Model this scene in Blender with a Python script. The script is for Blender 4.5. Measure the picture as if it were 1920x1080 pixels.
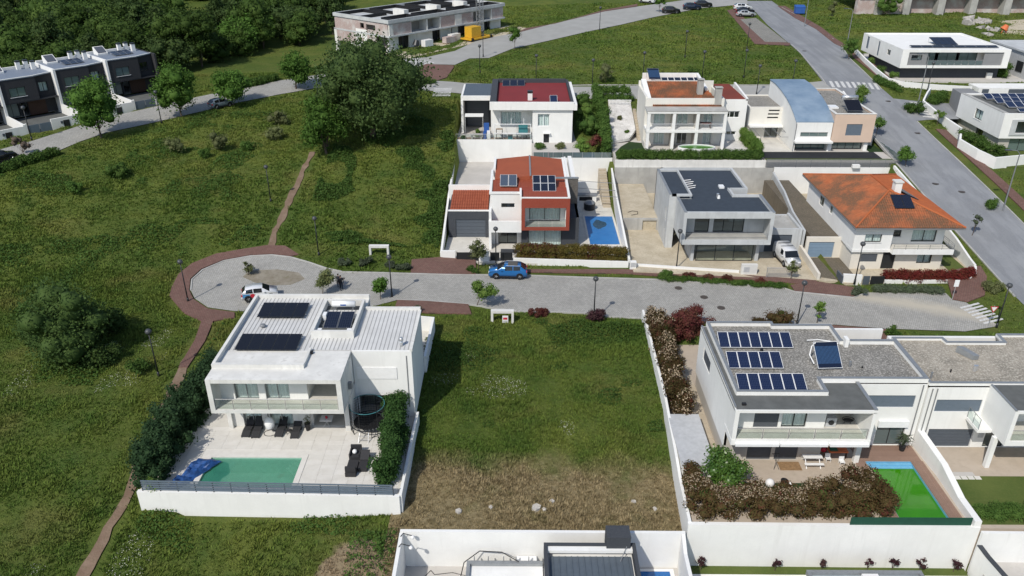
import bpy, bmesh, math, random
import numpy as np
from mathutils import Vector, Matrix
random.seed(7)
NPR = np.random.default_rng(11)
for o in list(bpy.data.objects):
 bpy.data.objects.remove(o)
scene = bpy.context.scene
COL = scene.collection
rad = math.radians
# ------------------------------------------------------------------ camera
FPX, TILT, YAW, CAMH = 1486.0, rad(26.9), rad(0.378), 40.0
cam_d = bpy.data.cameras.new('camera')
cam = bpy.data.objects.new('camera', cam_d)
COL.objects.link(cam)
cam.location = (0, 0, CAMH)
cam.rotation_euler = (rad(90) - TILT, 0, YAW)
cam_d.sensor_width = 36.0
cam_d.lens = 36.0 * FPX / 1920.0
cam_d.clip_start = 0.5
cam_d.clip_end = 6000
scene.camera = cam
# ------------------------------------------------------------------ light
SUN_EL, SUN_AZ = rad(47), rad(212)       # azimuth clockwise from +Y of where the sun stands
world = bpy.data.worlds.new('World')
scene.world = world
world.use_nodes = True
wn = world.node_tree
sky = wn.nodes.new('ShaderNodeTexSky')
sky.sky_type = 'NISHITA'
sky.sun_disc = False
sky.sun_elevation = SUN_EL
sky.sun_rotation = SUN_AZ
sky.air_density = 1.0
sky.dust_density = 1.0
bg = wn.nodes['Background']
bg.inputs['Strength'].default_value = 0.115
wn.links.new(sky.outputs[0], bg.inputs[0])
sun_d = bpy.data.lights.new('sun', 'SUN')
sun_d.energy = 3.1
sun_d.angle = rad(0.6)
sun_d.color = (1.0, 0.945, 0.86)
sun = bpy.data.objects.new('sun', sun_d)
COL.objects.link(sun)
sdir = Vector((math.sin(SUN_AZ) * math.cos(SUN_EL), math.cos(SUN_AZ) * math.cos(SUN_EL), math.sin(SUN_EL)))
sun.rotation_euler = sdir.to_track_quat('Z', 'Y').to_euler()
sun.location = sdir * 200
vs = scene.view_settings
vs.view_transform = 'Standard'
vs.look = 'None'
vs.exposure = 0.22
vs.gamma = 1.0
vs.use_curve_mapping = False
scene.cycles.max_bounces = 6
scene.cycles.diffuse_bounces = 3
scene.cycles.glossy_bounces = 2
scene.cycles.transmission_bounces = 4
scene.cycles.transparent_max_bounces = 12
scene.cycles.caustics_reflective = False
scene.cycles.caustics_refractive = False
# ------------------------------------------------------------------ materials
MATS = {}
def new_mat(name):
 m = bpy.data.materials.new(name)
 m.use_nodes = True
 nt = m.node_tree
 b = nt.nodes['Principled BSDF']
 MATS[name] = m
 return m, nt, b
def N(nt, kind, **kw):
 n = nt.nodes.new('ShaderNode' + kind)
 for k, v in kw.items():
  if k in n.inputs:
   n.inputs[k].default_value = v
  else:
   setattr(n, k, v)
 return n
def L(nt, a, b):
 nt.links.new(a, b)
def mixc(nt, fac, a, b, blend='MIX'):
 n = nt.nodes.new('ShaderNodeMix')
 n.data_type = 'RGBA'
 n.blend_type = blend
 for sock, v in ((n.inputs[0], fac), (n.inputs[6], a), (n.inputs[7], b)):
  if isinstance(v, (int, float)):
   sock.default_value = v
  elif isinstance(v, (tuple, list)):
   sock.default_value = (*v[:3], 1)
  else:
   nt.links.new(v, sock)
 return n.outputs[2]
def mth(nt, op, a, b=None, c=None, clamp=False):
 n = nt.nodes.new('ShaderNodeMath')
 n.operation = op
 n.use_clamp = clamp
 for i, v in enumerate((a, b, c)):
  if v is None:
   continue
  if isinstance(v, (int, float)):
   n.inputs[i].default_value = v
  else:
   nt.links.new(v, n.inputs[i])
 return n.outputs[0]
def ramp(nt, fac, lo, hi):
 n = nt.nodes.new('ShaderNodeMapRange')
 n.inputs[1].default_value = lo
 n.inputs[2].default_value = hi
 n.clamp = True
 nt.links.new(fac, n.inputs[0])
 return n.outputs[0]
def wpos(nt):
 return nt.nodes.new('ShaderNodeNewGeometry').outputs['Position']
def noise(nt, vec, scale, detail=4, rough=0.55, sc3=None):
 n = nt.nodes.new('ShaderNodeTexNoise')
 n.inputs['Scale'].default_value = scale
 n.inputs['Detail'].default_value = detail
 n.inputs['Roughness'].default_value = rough
 if sc3 is not None:
  m = nt.nodes.new('ShaderNodeVectorMath')
  m.operation = 'MULTIPLY'
  m.inputs[1].default_value = sc3
  nt.links.new(vec, m.inputs[0])
  vec = m.outputs[0]
 nt.links.new(vec, n.inputs['Vector'])
 return n.outputs[0]
def bump(nt, b, height, strength=0.4, dist=0.02):
 n = nt.nodes.new('ShaderNodeBump')
 n.inputs['Strength'].default_value = strength
 n.inputs['Distance'].default_value = dist
 nt.links.new(height, n.inputs['Height'])
 nt.links.new(n.outputs[0], b.inputs['Normal'])
def plain(name, col, rough=0.6, metal=0.0, var=0.12, scale=3.0, spec=0.3, dark=None):
 """a solid colour with soft uneven tone"""
 m, nt, b = new_mat(name)
 p = wpos(nt)
 n1 = noise(nt, p, scale, 5)
 f = ramp(nt, n1, 0.3, 0.7)
 lo = tuple(c * (1 - var) for c in col) if dark is None else dark
 hi = tuple(min(1, c * (1 + var * 0.5)) for c in col)
 L(nt, mixc(nt, f, lo, hi), b.inputs['Base Color'])
 b.inputs['Roughness'].default_value = rough
 b.inputs['Metallic'].default_value = metal
 b.inputs['Specular IOR Level'].default_value = spec
 return m
def plaster(name, col, streak=0.16, dirt=(0.40, 0.39, 0.36), rough=0.85, base=0.07):
 """painted render: rain streaks, blotches, fine grain"""
 m, nt, b = new_mat(name)
 p = wpos(nt)
 st = noise(nt, p, 1.0, 5, 0.6, (2.2, 2.2, 0.16))
 bl = noise(nt, p, 0.55, 5, 0.6)
 fi = noise(nt, p, 14, 3)
 f = mth(nt, 'MULTIPLY', ramp(nt, st, 0.52, 0.8), ramp(nt, bl, 0.38, 0.68))
 f = mth(nt, 'MULTIPLY', f, streak * 2.2, clamp=True)
 c0 = mixc(nt, ramp(nt, bl, 0.35, 0.65), tuple(c * (1 - base) for c in col), col)
 c1 = mixc(nt, mth(nt, 'MULTIPLY', ramp(nt, fi, 0.4, 0.7), 0.06), c0, (0.4, 0.4, 0.38))
 L(nt, mixc(nt, f, c1, dirt), b.inputs['Base Color'])
 b.inputs['Roughness'].default_value = rough
 b.inputs['Specular IOR Level'].default_value = 0.2
 bump(nt, b, fi, 0.15, 0.01)
 return m
plaster('white_plaster', (0.80, 0.80, 0.775))
plaster('old_white', (0.72, 0.715, 0.68), 0.5, base=0.18)
plaster('cream_plaster', (0.70, 0.66, 0.58), 0.25)
plaster('stone_beige', (0.50, 0.47, 0.42), 0.3)
plaster('peach', (0.62, 0.475, 0.375), 0.12)
plaster('light_concrete', (0.53, 0.55, 0.555), 0.35, (0.22, 0.22, 0.22), base=0.2)
plaster('concrete', (0.44, 0.435, 0.41), 0.6, (0.2, 0.2, 0.19), base=0.25)
plaster('anthracite', (0.050, 0.056, 0.066), 0.12, (0.10, 0.10, 0.10))
plaster('brick_red_paint', (0.27, 0.055, 0.032), 0.1, (0.16, 0.05, 0.04))
plaster('grey_plaster', (0.23, 0.235, 0.24), 0.2, (0.14, 0.14, 0.14))
plaster('dark_cladding', (0.035, 0.036, 0.040), 0.15, (0.07, 0.065, 0.06))
plain('white_paint', (0.80, 0.80, 0.79), 0.45, var=0.05)
plain('roof_sheet', (0.60, 0.60, 0.585), 0.5, var=0.1, scale=1.0)
plain('seam_grey', (0.36, 0.36, 0.35), 0.6)  # darker grey for the raised seams of the sheet roof
plain('white_metal', (0.78, 0.79, 0.79), 0.35, var=0.05)
plain('grey_metal', (0.24, 0.25, 0.26), 0.45, 0.3)
plain('dark_metal', (0.03, 0.032, 0.035), 0.4, 0.2)
plain('flashing', (0.30, 0.315, 0.325), 0.45, 0.4)
plain('slate_door', (0.085, 0.10, 0.12), 0.45, var=0.06)
plain('blue_door', (0.20, 0.28, 0.37), 0.4, var=0.06)
plain('shutter_grey', (0.085, 0.095, 0.11), 0.5, var=0.05)
plain('shutter_blue', (0.13, 0.165, 0.205), 0.5, var=0.06)
plain('black_rubber', (0.012, 0.012, 0.013), 0.6)
plain('black_plastic', (0.02, 0.02, 0.022), 0.5)
plain('rattan', (0.035, 0.035, 0.038), 0.7, var=0.3, scale=30)
plain('wood', (0.30, 0.19, 0.10), 0.6, var=0.3, scale=6)
plain('brown_wood', (0.055, 0.028, 0.018), 0.6, var=0.3, scale=6)
plain('asphalt_roof', (0.12, 0.125, 0.12), 0.9, var=0.2, scale=1.2)
plain('membrane', (0.043, 0.056, 0.074), 0.85, var=0.15, scale=1.5)
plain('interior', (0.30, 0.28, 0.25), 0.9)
plain('curtain', (0.80, 0.82, 0.80), 0.9, var=0.1)
plain('yellow_paint', (0.62, 0.36, 0.03), 0.5, var=0.15)
plain('red_thing', (0.50, 0.03, 0.05), 0.6)
plain('orange_thing', (0.60, 0.16, 0.06), 0.6)
plain('blue_thing', (0.03, 0.10, 0.34), 0.6)
plain('teal_thing', (0.05, 0.20, 0.22), 0.6)
plain('white_plastic', (0.78, 0.78, 0.77), 0.4, var=0.04)
plain('grey_plastic', (0.45, 0.46, 0.47), 0.5)
plain('terracotta_pot', (0.35, 0.13, 0.07), 0.8)
plain('bark', (0.11, 0.085, 0.065), 0.95, var=0.35, scale=8)
plain('lamp_globe', (0.07, 0.075, 0.08), 0.35, 0.1)
plain('skin', (0.45, 0.29, 0.21), 0.6)
plain('dark_cloth', (0.02, 0.022, 0.028), 0.9)
plain('grey_cloth', (0.14, 0.13, 0.14), 0.9)
plain('hair', (0.015, 0.012, 0.01), 0.7)
plain('stone_rock', (0.50, 0.47, 0.42), 0.9, var=0.3, scale=4)
plain('granite_block', (0.42, 0.40, 0.37), 0.9, var=0.35, scale=4)
plain('artificial_green', (0.035, 0.13, 0.075), 0.8)
plain('screen_green', (0.015, 0.07, 0.045), 0.8)
def glass(name, tint, gloss=0.25, dens=0.35):
 """window glass: see-through with sky reflections"""
 m = bpy.data.materials.new(name)
 m.use_nodes = True
 nt = m.node_tree
 nt.nodes.clear()
 out = N(nt, 'OutputMaterial')
 tr = N(nt, 'BsdfTransparent')
 tr.inputs[0].default_value = (*[t * (1 - dens) + 0.0 for t in tint], 1)
 gl = N(nt, 'BsdfGlossy')
 gl.inputs['Roughness'].default_value = 0.03
 gl.inputs[0].default_value = (0.9, 0.95, 0.95, 1)
 df = N(nt, 'BsdfDiffuse')
 df.inputs[0].default_value = (*[t * 0.35 for t in tint], 1)
 fr = N(nt, 'LayerWeight')
 fr.inputs[0].default_value = 0.5
 f = mth(nt, 'ADD', mth(nt, 'MULTIPLY', mth(nt, 'POWER', fr.outputs['Facing'], 4.0), 0.8), 0.03 + gloss * 0.2, clamp=True)
 m1 = N(nt, 'MixShader')
 m1.inputs[0].default_value = dens * 0.6
 L(nt, tr.outputs[0], m1.inputs[1])
 L(nt, df.outputs[0], m1.inputs[2])
 m2 = N(nt, 'MixShader')
 L(nt, f, m2.inputs[0])
 L(nt, m1.outputs[0], m2.inputs[1])
 L(nt, gl.outputs[0], m2.inputs[2])
 L(nt, m2.outputs[0], out.inputs[0])
 MATS[name] = m
 return m
glass('glass', (0.94, 0.985, 0.98), 0.1, 0.025)
glass('rail_glass', (0.95, 0.985, 0.97), 0.05, 0.03)
glass('frosted_glass', (0.55, 0.72, 0.72), 0.3, 0.9)
glass('teal_glass', (0.62, 0.86, 0.82), 0.5, 0.95)  # pale teal diffuse colour stands in for reflected light
def solar(name, cell, line, nx, ny, lw=0.06):
 """photovoltaic cells from the panel's own UVs"""
 m, nt, b = new_mat(name)
 uv = N(nt, 'UVMap')
 sp = N(nt, 'SeparateXYZ')
 L(nt, uv.outputs[0], sp.inputs[0])
 fx = mth(nt, 'FRACT', mth(nt, 'MULTIPLY', sp.outputs[0], nx))
 fy = mth(nt, 'FRACT', mth(nt, 'MULTIPLY', sp.outputs[1], ny))
 ex = mth(nt, 'GREATER_THAN', mth(nt, 'ABSOLUTE', mth(nt, 'SUBTRACT', fx, 0.5)), 0.5 - lw)
 ey = mth(nt, 'GREATER_THAN', mth(nt, 'ABSOLUTE', mth(nt, 'SUBTRACT', fy, 0.5)), 0.5 - lw)
 e = mth(nt, 'MAXIMUM', ex, ey)
 n1 = noise(nt, wpos(nt), 6, 4)
 c = mixc(nt, n1, cell, tuple(min(1, x * 1.7) for x in cell))
 L(nt, mixc(nt, e, c, line), b.inputs['Base Color'])
 b.inputs['Roughness'].default_value = 0.22
 b.inputs['Specular IOR Level'].default_value = 0.5
 return m
solar('pv_blue', (0.006, 0.012, 0.036), (0.045, 0.06, 0.11), 6, 10, 0.05)
solar('pv_black', (0.006, 0.006, 0.009), (0.010, 0.010, 0.012), 6, 10)
solar('pv_dark', (0.006, 0.009, 0.020), (0.03, 0.035, 0.05), 6, 10)
solar('tubes_blue', (0.022, 0.05, 0.105), (0.008, 0.014, 0.032), 18, 1, 0.16)
def foliage(name, cols, rough=0.65, trans=0.3, big=0.5, spec=0.08):
 """leaves: tone differs leaf by leaf and clump by clump"""
 m, nt, b = new_mat(name)
 g = nt.nodes.new('ShaderNodeNewGeometry')
 n1 = noise(nt, g.outputs['Position'], big, 3)
 r = g.outputs['Random Per Island']
 a = mixc(nt, r, cols[0], cols[1])
 c = mixc(nt, ramp(nt, n1, 0.35, 0.65), a, mixc(nt, r, cols[1], cols[2]))
 oi = N(nt, 'ObjectInfo')
 v = mth(nt, 'ADD', mth(nt, 'MULTIPLY', oi.outputs['Random'], 0.5), 0.75)
 vm = nt.nodes.new('ShaderNodeVectorMath')
 vm.operation = 'SCALE'
 L(nt, c, vm.inputs[0])
 L(nt, v, vm.inputs[3])
 L(nt, vm.outputs[0], b.inputs['Base Color'])
 b.inputs['Roughness'].default_value = rough
 b.inputs['Specular IOR Level'].default_value = spec
 tl = N(nt, 'BsdfTranslucent')
 L(nt, vm.outputs[0], tl.inputs[0])
 mx = N(nt, 'MixShader')
 mx.inputs[0].default_value = trans
 L(nt, b.outputs[0], mx.inputs[1])
 L(nt, tl.outputs[0], mx.inputs[2])
 L(nt, mx.outputs[0], nt.nodes['Material Output'].inputs[0])
 return m
foliage('leaf_dark', [(0.034, 0.062, 0.020), (0.058, 0.098, 0.030), (0.090, 0.132, 0.042)], big=0.7)
foliage('leaf_wood', [(0.034, 0.066, 0.014), (0.056, 0.100, 0.022), (0.088, 0.138, 0.032)], big=0.25)
foliage('leaf_street', [(0.058, 0.123, 0.023), (0.090, 0.181, 0.032), (0.123, 0.217, 0.046)], big=0.8)
foliage('leaf_bright', [(0.072, 0.138, 0.026), (0.116, 0.203, 0.041), (0.174, 0.254, 0.061)])
foliage('leaf_olive', [(0.087, 0.109, 0.043), (0.138, 0.160, 0.065), (0.189, 0.203, 0.094)])
foliage('leaf_hedge', [(0.043, 0.090, 0.020), (0.072, 0.138, 0.029), (0.113, 0.181, 0.043)], big=1.2)
foliage('leaf_conifer', [(0.020, 0.043, 0.020), (0.035, 0.072, 0.029), (0.052, 0.096, 0.041)], big=1.0)
foliage('leaf_cypress', [(0.038, 0.090, 0.026), (0.061, 0.133, 0.035), (0.087, 0.174, 0.046)], big=1.2)
foliage('leaf_photinia', [(0.052, 0.080, 0.022), (0.125, 0.036, 0.030), (0.055, 0.100, 0.024)], big=1.2)
foliage('leaf_red', [(0.13, 0.020, 0.020), (0.20, 0.032, 0.030), (0.09, 0.052, 0.024)], big=1.6)
foliage('leaf_maroon', [(0.087, 0.020, 0.026), (0.145, 0.043, 0.038), (0.087, 0.065, 0.032)], big=1.2)
foliage('leaf_rusty', [(0.109, 0.102, 0.026), (0.152, 0.094, 0.029), (0.116, 0.138, 0.035)], big=0.8)
foliage('blossom', [(0.26, 0.20, 0.13), (0.38, 0.31, 0.22), (0.19, 0.14, 0.09)], big=1.0, trans=0.1)
foliage('leaf_lavender', [(0.080, 0.102, 0.065), (0.109, 0.131, 0.087), (0.072, 0.109, 0.051)], big=1.0)
def meadow_colour(nt):
 """grass tone at a place in the world: lush, yellow-green, dry and brown stretches"""
 p = wpos(nt)
 n1 = noise(nt, p, 0.055, 4, 0.6)
 n2 = noise(nt, p, 0.33, 5, 0.65)
 n3 = noise(nt, p, 2.2, 4, 0.6)
 n4 = noise(nt, p, 0.12, 3, 0.6, (1.0, 1.6, 1.0))
 c = mixc(nt, ramp(nt, n1, 0.36, 0.62), (0.074, 0.122, 0.021), (0.134, 0.166, 0.033))
 c = mixc(nt, mth(nt, 'MULTIPLY', ramp(nt, n2, 0.42, 0.68), 0.8), c, (0.054, 0.106, 0.020))
 c = mixc(nt, mth(nt, 'MULTIPLY', ramp(nt, n4, 0.54, 0.70), 0.45), c, (0.190, 0.172, 0.056))
 c = mixc(nt, mth(nt, 'MULTIPLY', ramp(nt, n3, 0.5, 0.72), 0.22), c, (0.175, 0.185, 0.050))
 sp = N(nt, 'SeparateXYZ')
 L(nt, p, sp.inputs[0])
 x, y = sp.outputs[0], sp.outputs[1]
 ny = mth(nt, 'ADD', y, mth(nt, 'MULTIPLY', n2, 5.0))
 fy = mth(nt, 'SUBTRACT', 1.0, ramp(nt, ny, 51.0, 54.0))
 fx = mth(nt, 'MULTIPLY', mth(nt, 'GREATER_THAN', x, -9.3), mth(nt, 'LESS_THAN', x, 13.2))
 dry = mth(nt, 'MULTIPLY', fy, fx)
 dc = mixc(nt, ramp(nt, n3, 0.34, 0.64), (0.190, 0.150, 0.080), (0.330, 0.265, 0.155))
 dc = mixc(nt, mth(nt, 'MULTIPLY', ramp(nt, n2, 0.55, 0.72), 0.55), dc, (0.115, 0.125, 0.045))
 rx = mth(nt, 'DIVIDE', mth(nt, 'ADD', x, 11.2), 2.3)
 ry = mth(nt, 'DIVIDE', mth(nt, 'SUBTRACT', y, 39.6), 2.6)
 rr = mth(nt, 'ADD', mth(nt, 'ADD', mth(nt, 'MULTIPLY', rx, rx), mth(nt, 'MULTIPLY', ry, ry)), mth(nt, 'MULTIPLY', mth(nt, 'SUBTRACT', n2, 0.5), 3.0))
 cut = mth(nt, 'MULTIPLY', mth(nt, 'SUBTRACT', 1.0, ramp(nt, rr, 0.9, 1.25)), mth(nt, 'LESS_THAN', x, -8.4))
 return mixc(nt, cut, mixc(nt, dry, c, dc), (0.30, 0.235, 0.155)), n2, n3
m, nt, b = new_mat('meadow')
mc, n2, n3 = meadow_colour(nt)
L(nt, mixc(nt, 0.25, mc, (0.070, 0.068, 0.028)), b.inputs['Base Color'])
b.inputs['Roughness'].default_value = 0.95
b.inputs['Specular IOR Level'].default_value = 0.1
bump(nt, b, noise(nt, wpos(nt), 3.0, 8, 0.7), 1.0, 0.25)
m, nt, b = new_mat('grass_blade')
mc, n2, n3 = meadow_colour(nt)
g = nt.nodes.new('ShaderNodeNewGeometry')
v = mth(nt, 'ADD', mth(nt, 'MULTIPLY', g.outputs['Random Per Island'], 0.6), 1.05)
vm = nt.nodes.new('ShaderNodeVectorMath')
vm.operation = 'SCALE'
L(nt, mc, vm.inputs[0])
L(nt, v, vm.inputs[3])
L(nt, vm.outputs[0], b.inputs['Base Color'])
b.inputs['Roughness'].default_value = 0.8
b.inputs['Specular IOR Level'].default_value = 0.15
tl = N(nt, 'BsdfTranslucent')
L(nt, vm.outputs[0], tl.inputs[0])
mx = N(nt, 'MixShader')
mx.inputs[0].default_value = 0.3
L(nt, b.outputs[0], mx.inputs[1])
L(nt, tl.outputs[0], mx.inputs[2])
L(nt, mx.outputs[0], nt.nodes['Material Output'].inputs[0])
def ground_mat(name, c0, c1, c2, s1=0.5, s2=6, bs=0.4, bd=0.03, rough=0.9, w=0.6, lo=0.5):
 m, nt, b = new_mat(name)
 p = wpos(nt)
 a = noise(nt, p, s1, 5, 0.6)
 d = noise(nt, p, s2, 4, 0.6)
 c = mixc(nt, ramp(nt, a, 0.35, 0.65), c0, c1)
 if name == 'asphalt':      # wheel tracks and resurfacing lanes along the road
  c = mixc(nt, mth(nt, 'MULTIPLY', ramp(nt, noise(nt, p, 1.0, 4, 0.6, (0.75, 0.03, 1.0)), 0.46, 0.56), 0.5), c, tuple(v * 0.78 for v in c0))
 c = mixc(nt, mth(nt, 'MULTIPLY', ramp(nt, d, lo, lo + 0.22), w), c, c2)
 L(nt, c, b.inputs['Base Color'])
 b.inputs['Roughness'].default_value = rough
 b.inputs['Specular IOR Level'].default_value = 0.2
 bump(nt, b, d, bs, bd)
 return m
def setts(name, c0, c1, joint, size, stain=None, bs=0.5, dust=False):
 """small stones in rows with dark joints, worn patches"""
 m, nt, b = new_mat(name)
 p = wpos(nt)
 br = N(nt, 'TexBrick')
 br.offset = 0.5
 br.inputs['Scale'].default_value = 1.0 / size
 br.inputs['Brick Width'].default_value = 1.15
 br.inputs['Row Height'].default_value = 1.0
 br.inputs['Mortar Size'].default_value = 0.10
 br.inputs['Mortar Smooth'].default_value = 0.3
 br.inputs['Color1'].default_value = (*c0, 1)
 br.inputs['Color2'].default_value = (*c1, 1)
 br.inputs['Mortar'].default_value = (*joint, 1)
 L(nt, p, br.inputs['Vector'])
 a = noise(nt, p, 0.35, 6, 0.65)
 d = noise(nt, p, 2.5, 4, 0.6)
 dark = mixc(nt, mth(nt, 'MULTIPLY', ramp(nt, a, 0.42, 0.7), 0.45), br.outputs[0], tuple(x * 0.62 for x in c0))
 c = mixc(nt, mth(nt, 'MULTIPLY', ramp(nt, d, 0.5, 0.75), 0.35), dark, stain or tuple(x * 1.25 for x in c1))
 if dust:    # fine sand carried out of the building plots
  sp = N(nt, 'SeparateXYZ')
  L(nt, p, sp.inputs[0])
  q = mth(nt, 'ADD', sp.outputs[1], mth(nt, 'MULTIPLY', sp.outputs[0], 0.36))
  q = mth(nt, 'ABSOLUTE', mth(nt, 'SUBTRACT', mth(nt, 'ADD', q, mth(nt, 'MULTIPLY', a, 2.4)), 91.3))
  f = mth(nt, 'MULTIPLY', mth(nt, 'SUBTRACT', 1.0, ramp(nt, q, 0.2, 1.7)), ramp(nt, sp.outputs[0], 30.0, 38.0))
  c = mixc(nt, mth(nt, 'MULTIPLY', f, 0.85), c, (0.46, 0.42, 0.34))
 L(nt, c, b.inputs['Base Color'])
 b.inputs['Roughness'].default_value = 0.85
 b.inputs['Specular IOR Level'].default_value = 0.25
 bump(nt, b, mth(nt, 'SUBTRACT', 1.0, br.outputs['Fac']), bs, 0.02)
 return m
setts('granite_setts', (0.33, 0.325, 0.305), (0.43, 0.42, 0.395), (0.18, 0.175, 0.15), 0.19, (0.40, 0.38, 0.33), dust=True)
setts('granite_bay', (0.24, 0.235, 0.215), (0.31, 0.30, 0.275), (0.13, 0.125, 0.10), 0.17, (0.33, 0.30, 0.24))
setts('red_pavers', (0.160, 0.086, 0.070), (0.205, 0.112, 0.092), (0.095, 0.066, 0.054), 0.22, (0.20, 0.15, 0.115), 0.3)
setts('driveway_pavers', (0.145, 0.125, 0.095), (0.20, 0.17, 0.13), (0.08, 0.07, 0.05), 0.16, (0.12, 0.11, 0.08))
ground_mat('asphalt', (0.215, 0.225, 0.24), (0.26, 0.27, 0.28), (0.29, 0.295, 0.30), 0.25, 9, 0.25, 0.01)
ground_mat('old_asphalt', (0.29, 0.29, 0.275), (0.34, 0.34, 0.325), (0.37, 0.36, 0.33), 0.35, 8, 0.3, 0.02)
ground_mat('sand', (0.42, 0.365, 0.27), (0.53, 0.47, 0.36), (0.32, 0.275, 0.195), 0.6, 4, 0.8, 0.08)
ground_mat('island_soil', (0.20, 0.175, 0.135), (0.27, 0.245, 0.20), (0.14, 0.13, 0.07), 0.8, 3, 0.5, 0.05)
ground_mat('dirt_path', (0.17, 0.115, 0.080), (0.23, 0.165, 0.12), (0.12, 0.10, 0.05), 0.8, 5, 0.6, 0.06)
ground_mat('bare_soil', (0.26, 0.20, 0.13), (0.36, 0.29, 0.20), (0.15, 0.12, 0.07), 0.7, 5, 0.9, 0.12)
ground_mat('lawn', (0.070, 0.102, 0.024), (0.098, 0.126, 0.032), (0.118, 0.134, 0.040), 0.4, 5, 0.8, 0.05)
ground_mat('dark_lawn', (0.020, 0.042, 0.014), (0.028, 0.055, 0.018), (0.035, 0.062, 0.020), 0.5, 6, 0.8, 0.05)
ground_mat('roof_gravel', (0.15, 0.145, 0.13), (0.22, 0.21, 0.19), (0.46, 0.44, 0.40), 0.6, 7.5, 0.9, 0.06, w=1.0, lo=0.47)
ground_mat('roof_gravel_pale', (0.22, 0.20, 0.165), (0.35, 0.315, 0.26), (0.54, 0.50, 0.42), 0.5, 7.5, 0.9, 0.06, w=1.0, lo=0.47)
ground_mat('white_stones', (0.50, 0.49, 0.47), (0.68, 0.67, 0.65), (0.24, 0.23, 0.22), 0.8, 5, 0.8, 0.06)
ground_mat('patio_cream', (0.54, 0.52, 0.47), (0.62, 0.60, 0.545), (0.47, 0.45, 0.40), 0.6, 3, 0.1, 0.01)
ground_mat('patio_beige', (0.42, 0.355, 0.285), (0.47, 0.40, 0.325), (0.38, 0.325, 0.26), 0.5, 3, 0.1, 0.01)
ground_mat('screed', (0.46, 0.44, 0.41), (0.53, 0.505, 0.47), (0.42, 0.40, 0.37), 0.5, 4, 0.1, 0.01)
ground_mat('black_gravel', (0.022, 0.024, 0.028), (0.030, 0.032, 0.036), (0.05, 0.052, 0.056), 0.6, 8, 0.5, 0.03)
def tile_mat(name, cols, rough=0.75):
 """slabs: each piece its own tone"""
 m, nt, b = new_mat(name)
 oi = N(nt, 'ObjectInfo')
 p = wpos(nt)
 n1 = noise(nt, p, 1.4, 6, 0.65)
 n2 = noise(nt, p, 9, 4)
 c = mixc(nt, oi.outputs['Random'], cols[0], cols[1])
 c = mixc(nt, mth(nt, 'MULTIPLY', ramp(nt, n1, 0.45, 0.72), 0.6), c, cols[2])
 L(nt, mixc(nt, mth(nt, 'MULTIPLY', n2, 0.12), c, (0.3, 0.28, 0.24)), b.inputs['Base Color'])
 b.inputs['Roughness'].default_value = rough
 return m
tile_mat('paving_slab', [(0.63, 0.61, 0.56), (0.69, 0.67, 0.625), (0.55, 0.525, 0.475)])
tile_mat('deck_slab', [(0.235, 0.145, 0.105), (0.27, 0.17, 0.125), (0.20, 0.125, 0.09)])
tile_mat('step_slab', [(0.42, 0.36, 0.27), (0.50, 0.43, 0.33), (0.36, 0.31, 0.23)])
tile_mat('clay_tile', [(0.36, 0.115, 0.048), (0.43, 0.145, 0.06), (0.20, 0.095, 0.055)])
def clay(name, a, c_, old, f_old):
 m, nt, b = new_mat(name)
 g = nt.nodes.new('ShaderNodeNewGeometry')
 p = g.outputs['Position']
 n1 = noise(nt, p, 0.42, 4, 0.6)
 n2 = noise(nt, p, 5, 4, 0.7)
 c = mixc(nt, g.outputs['Random Per Island'], a, c_)
 f = mth(nt, 'MULTIPLY', ramp(nt, n1, 0.34, 0.62), mth(nt, 'ADD', ramp(nt, n2, 0.35, 0.65), 0.35))
 L(nt, mixc(nt, mth(nt, 'MULTIPLY', f, f_old, clamp=True), c, old), b.inputs['Base Color'])
 b.inputs['Roughness'].default_value = 0.85
 b.inputs['Specular IOR Level'].default_value = 0.2
 return m
clay('clay_orange', (0.34, 0.105, 0.045), (0.42, 0.14, 0.06), (0.150, 0.085, 0.050), 1.25)
clay('clay_new', (0.36, 0.095, 0.034), (0.44, 0.130, 0.046), (0.30, 0.10, 0.05), 0.4)
clay('clay_rose', (0.30, 0.080, 0.042), (0.35, 0.098, 0.050), (0.24, 0.07, 0.04), 0.5)
clay('maroon_roof', (0.20, 0.032, 0.036), (0.22, 0.038, 0.040), (0.17, 0.03, 0.033), 0.6)
def water(name, shallow, deep, alpha=0.6, wave=0.15, blot=None):
 m, nt, b = new_mat(name)
 p = wpos(nt)
 n0 = noise(nt, p, 0.5, 4, 0.6)
 c = mixc(nt, ramp(nt, n0, 0.3, 0.7), shallow, deep)
 if blot:
  c = mixc(nt, mth(nt, 'MULTIPLY', ramp(nt, noise(nt, p, 0.9, 3, 0.6), 0.62, 0.74), 0.6), c, blot)
 L(nt, c, b.inputs['Base Color'])
 b.inputs['Roughness'].default_value = 0.06
 b.inputs['Specular IOR Level'].default_value = 0.5
 b.inputs['Alpha'].default_value = alpha
 bump(nt, b, noise(nt, p, 3.5, 3), wave, 0.03)
 return m
water('water_turquoise', (0.065, 0.33, 0.21), (0.045, 0.265, 0.17), 0.52, 0.25, (0.03, 0.15, 0.085))
water('water_algae', (0.045, 0.24, 0.004), (0.032, 0.19, 0.003), 0.97, 0.08)
water('water_blue', (0.015, 0.14, 0.42), (0.012, 0.115, 0.36), 0.9)
water('water_green', (0.06, 0.22, 0.02), (0.05, 0.18, 0.02), 0.9)
plain('pool_liner', (0.30, 0.50, 0.40), 0.5)
plain('pool_liner_blue', (0.16, 0.42, 0.62), 0.5)
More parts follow.
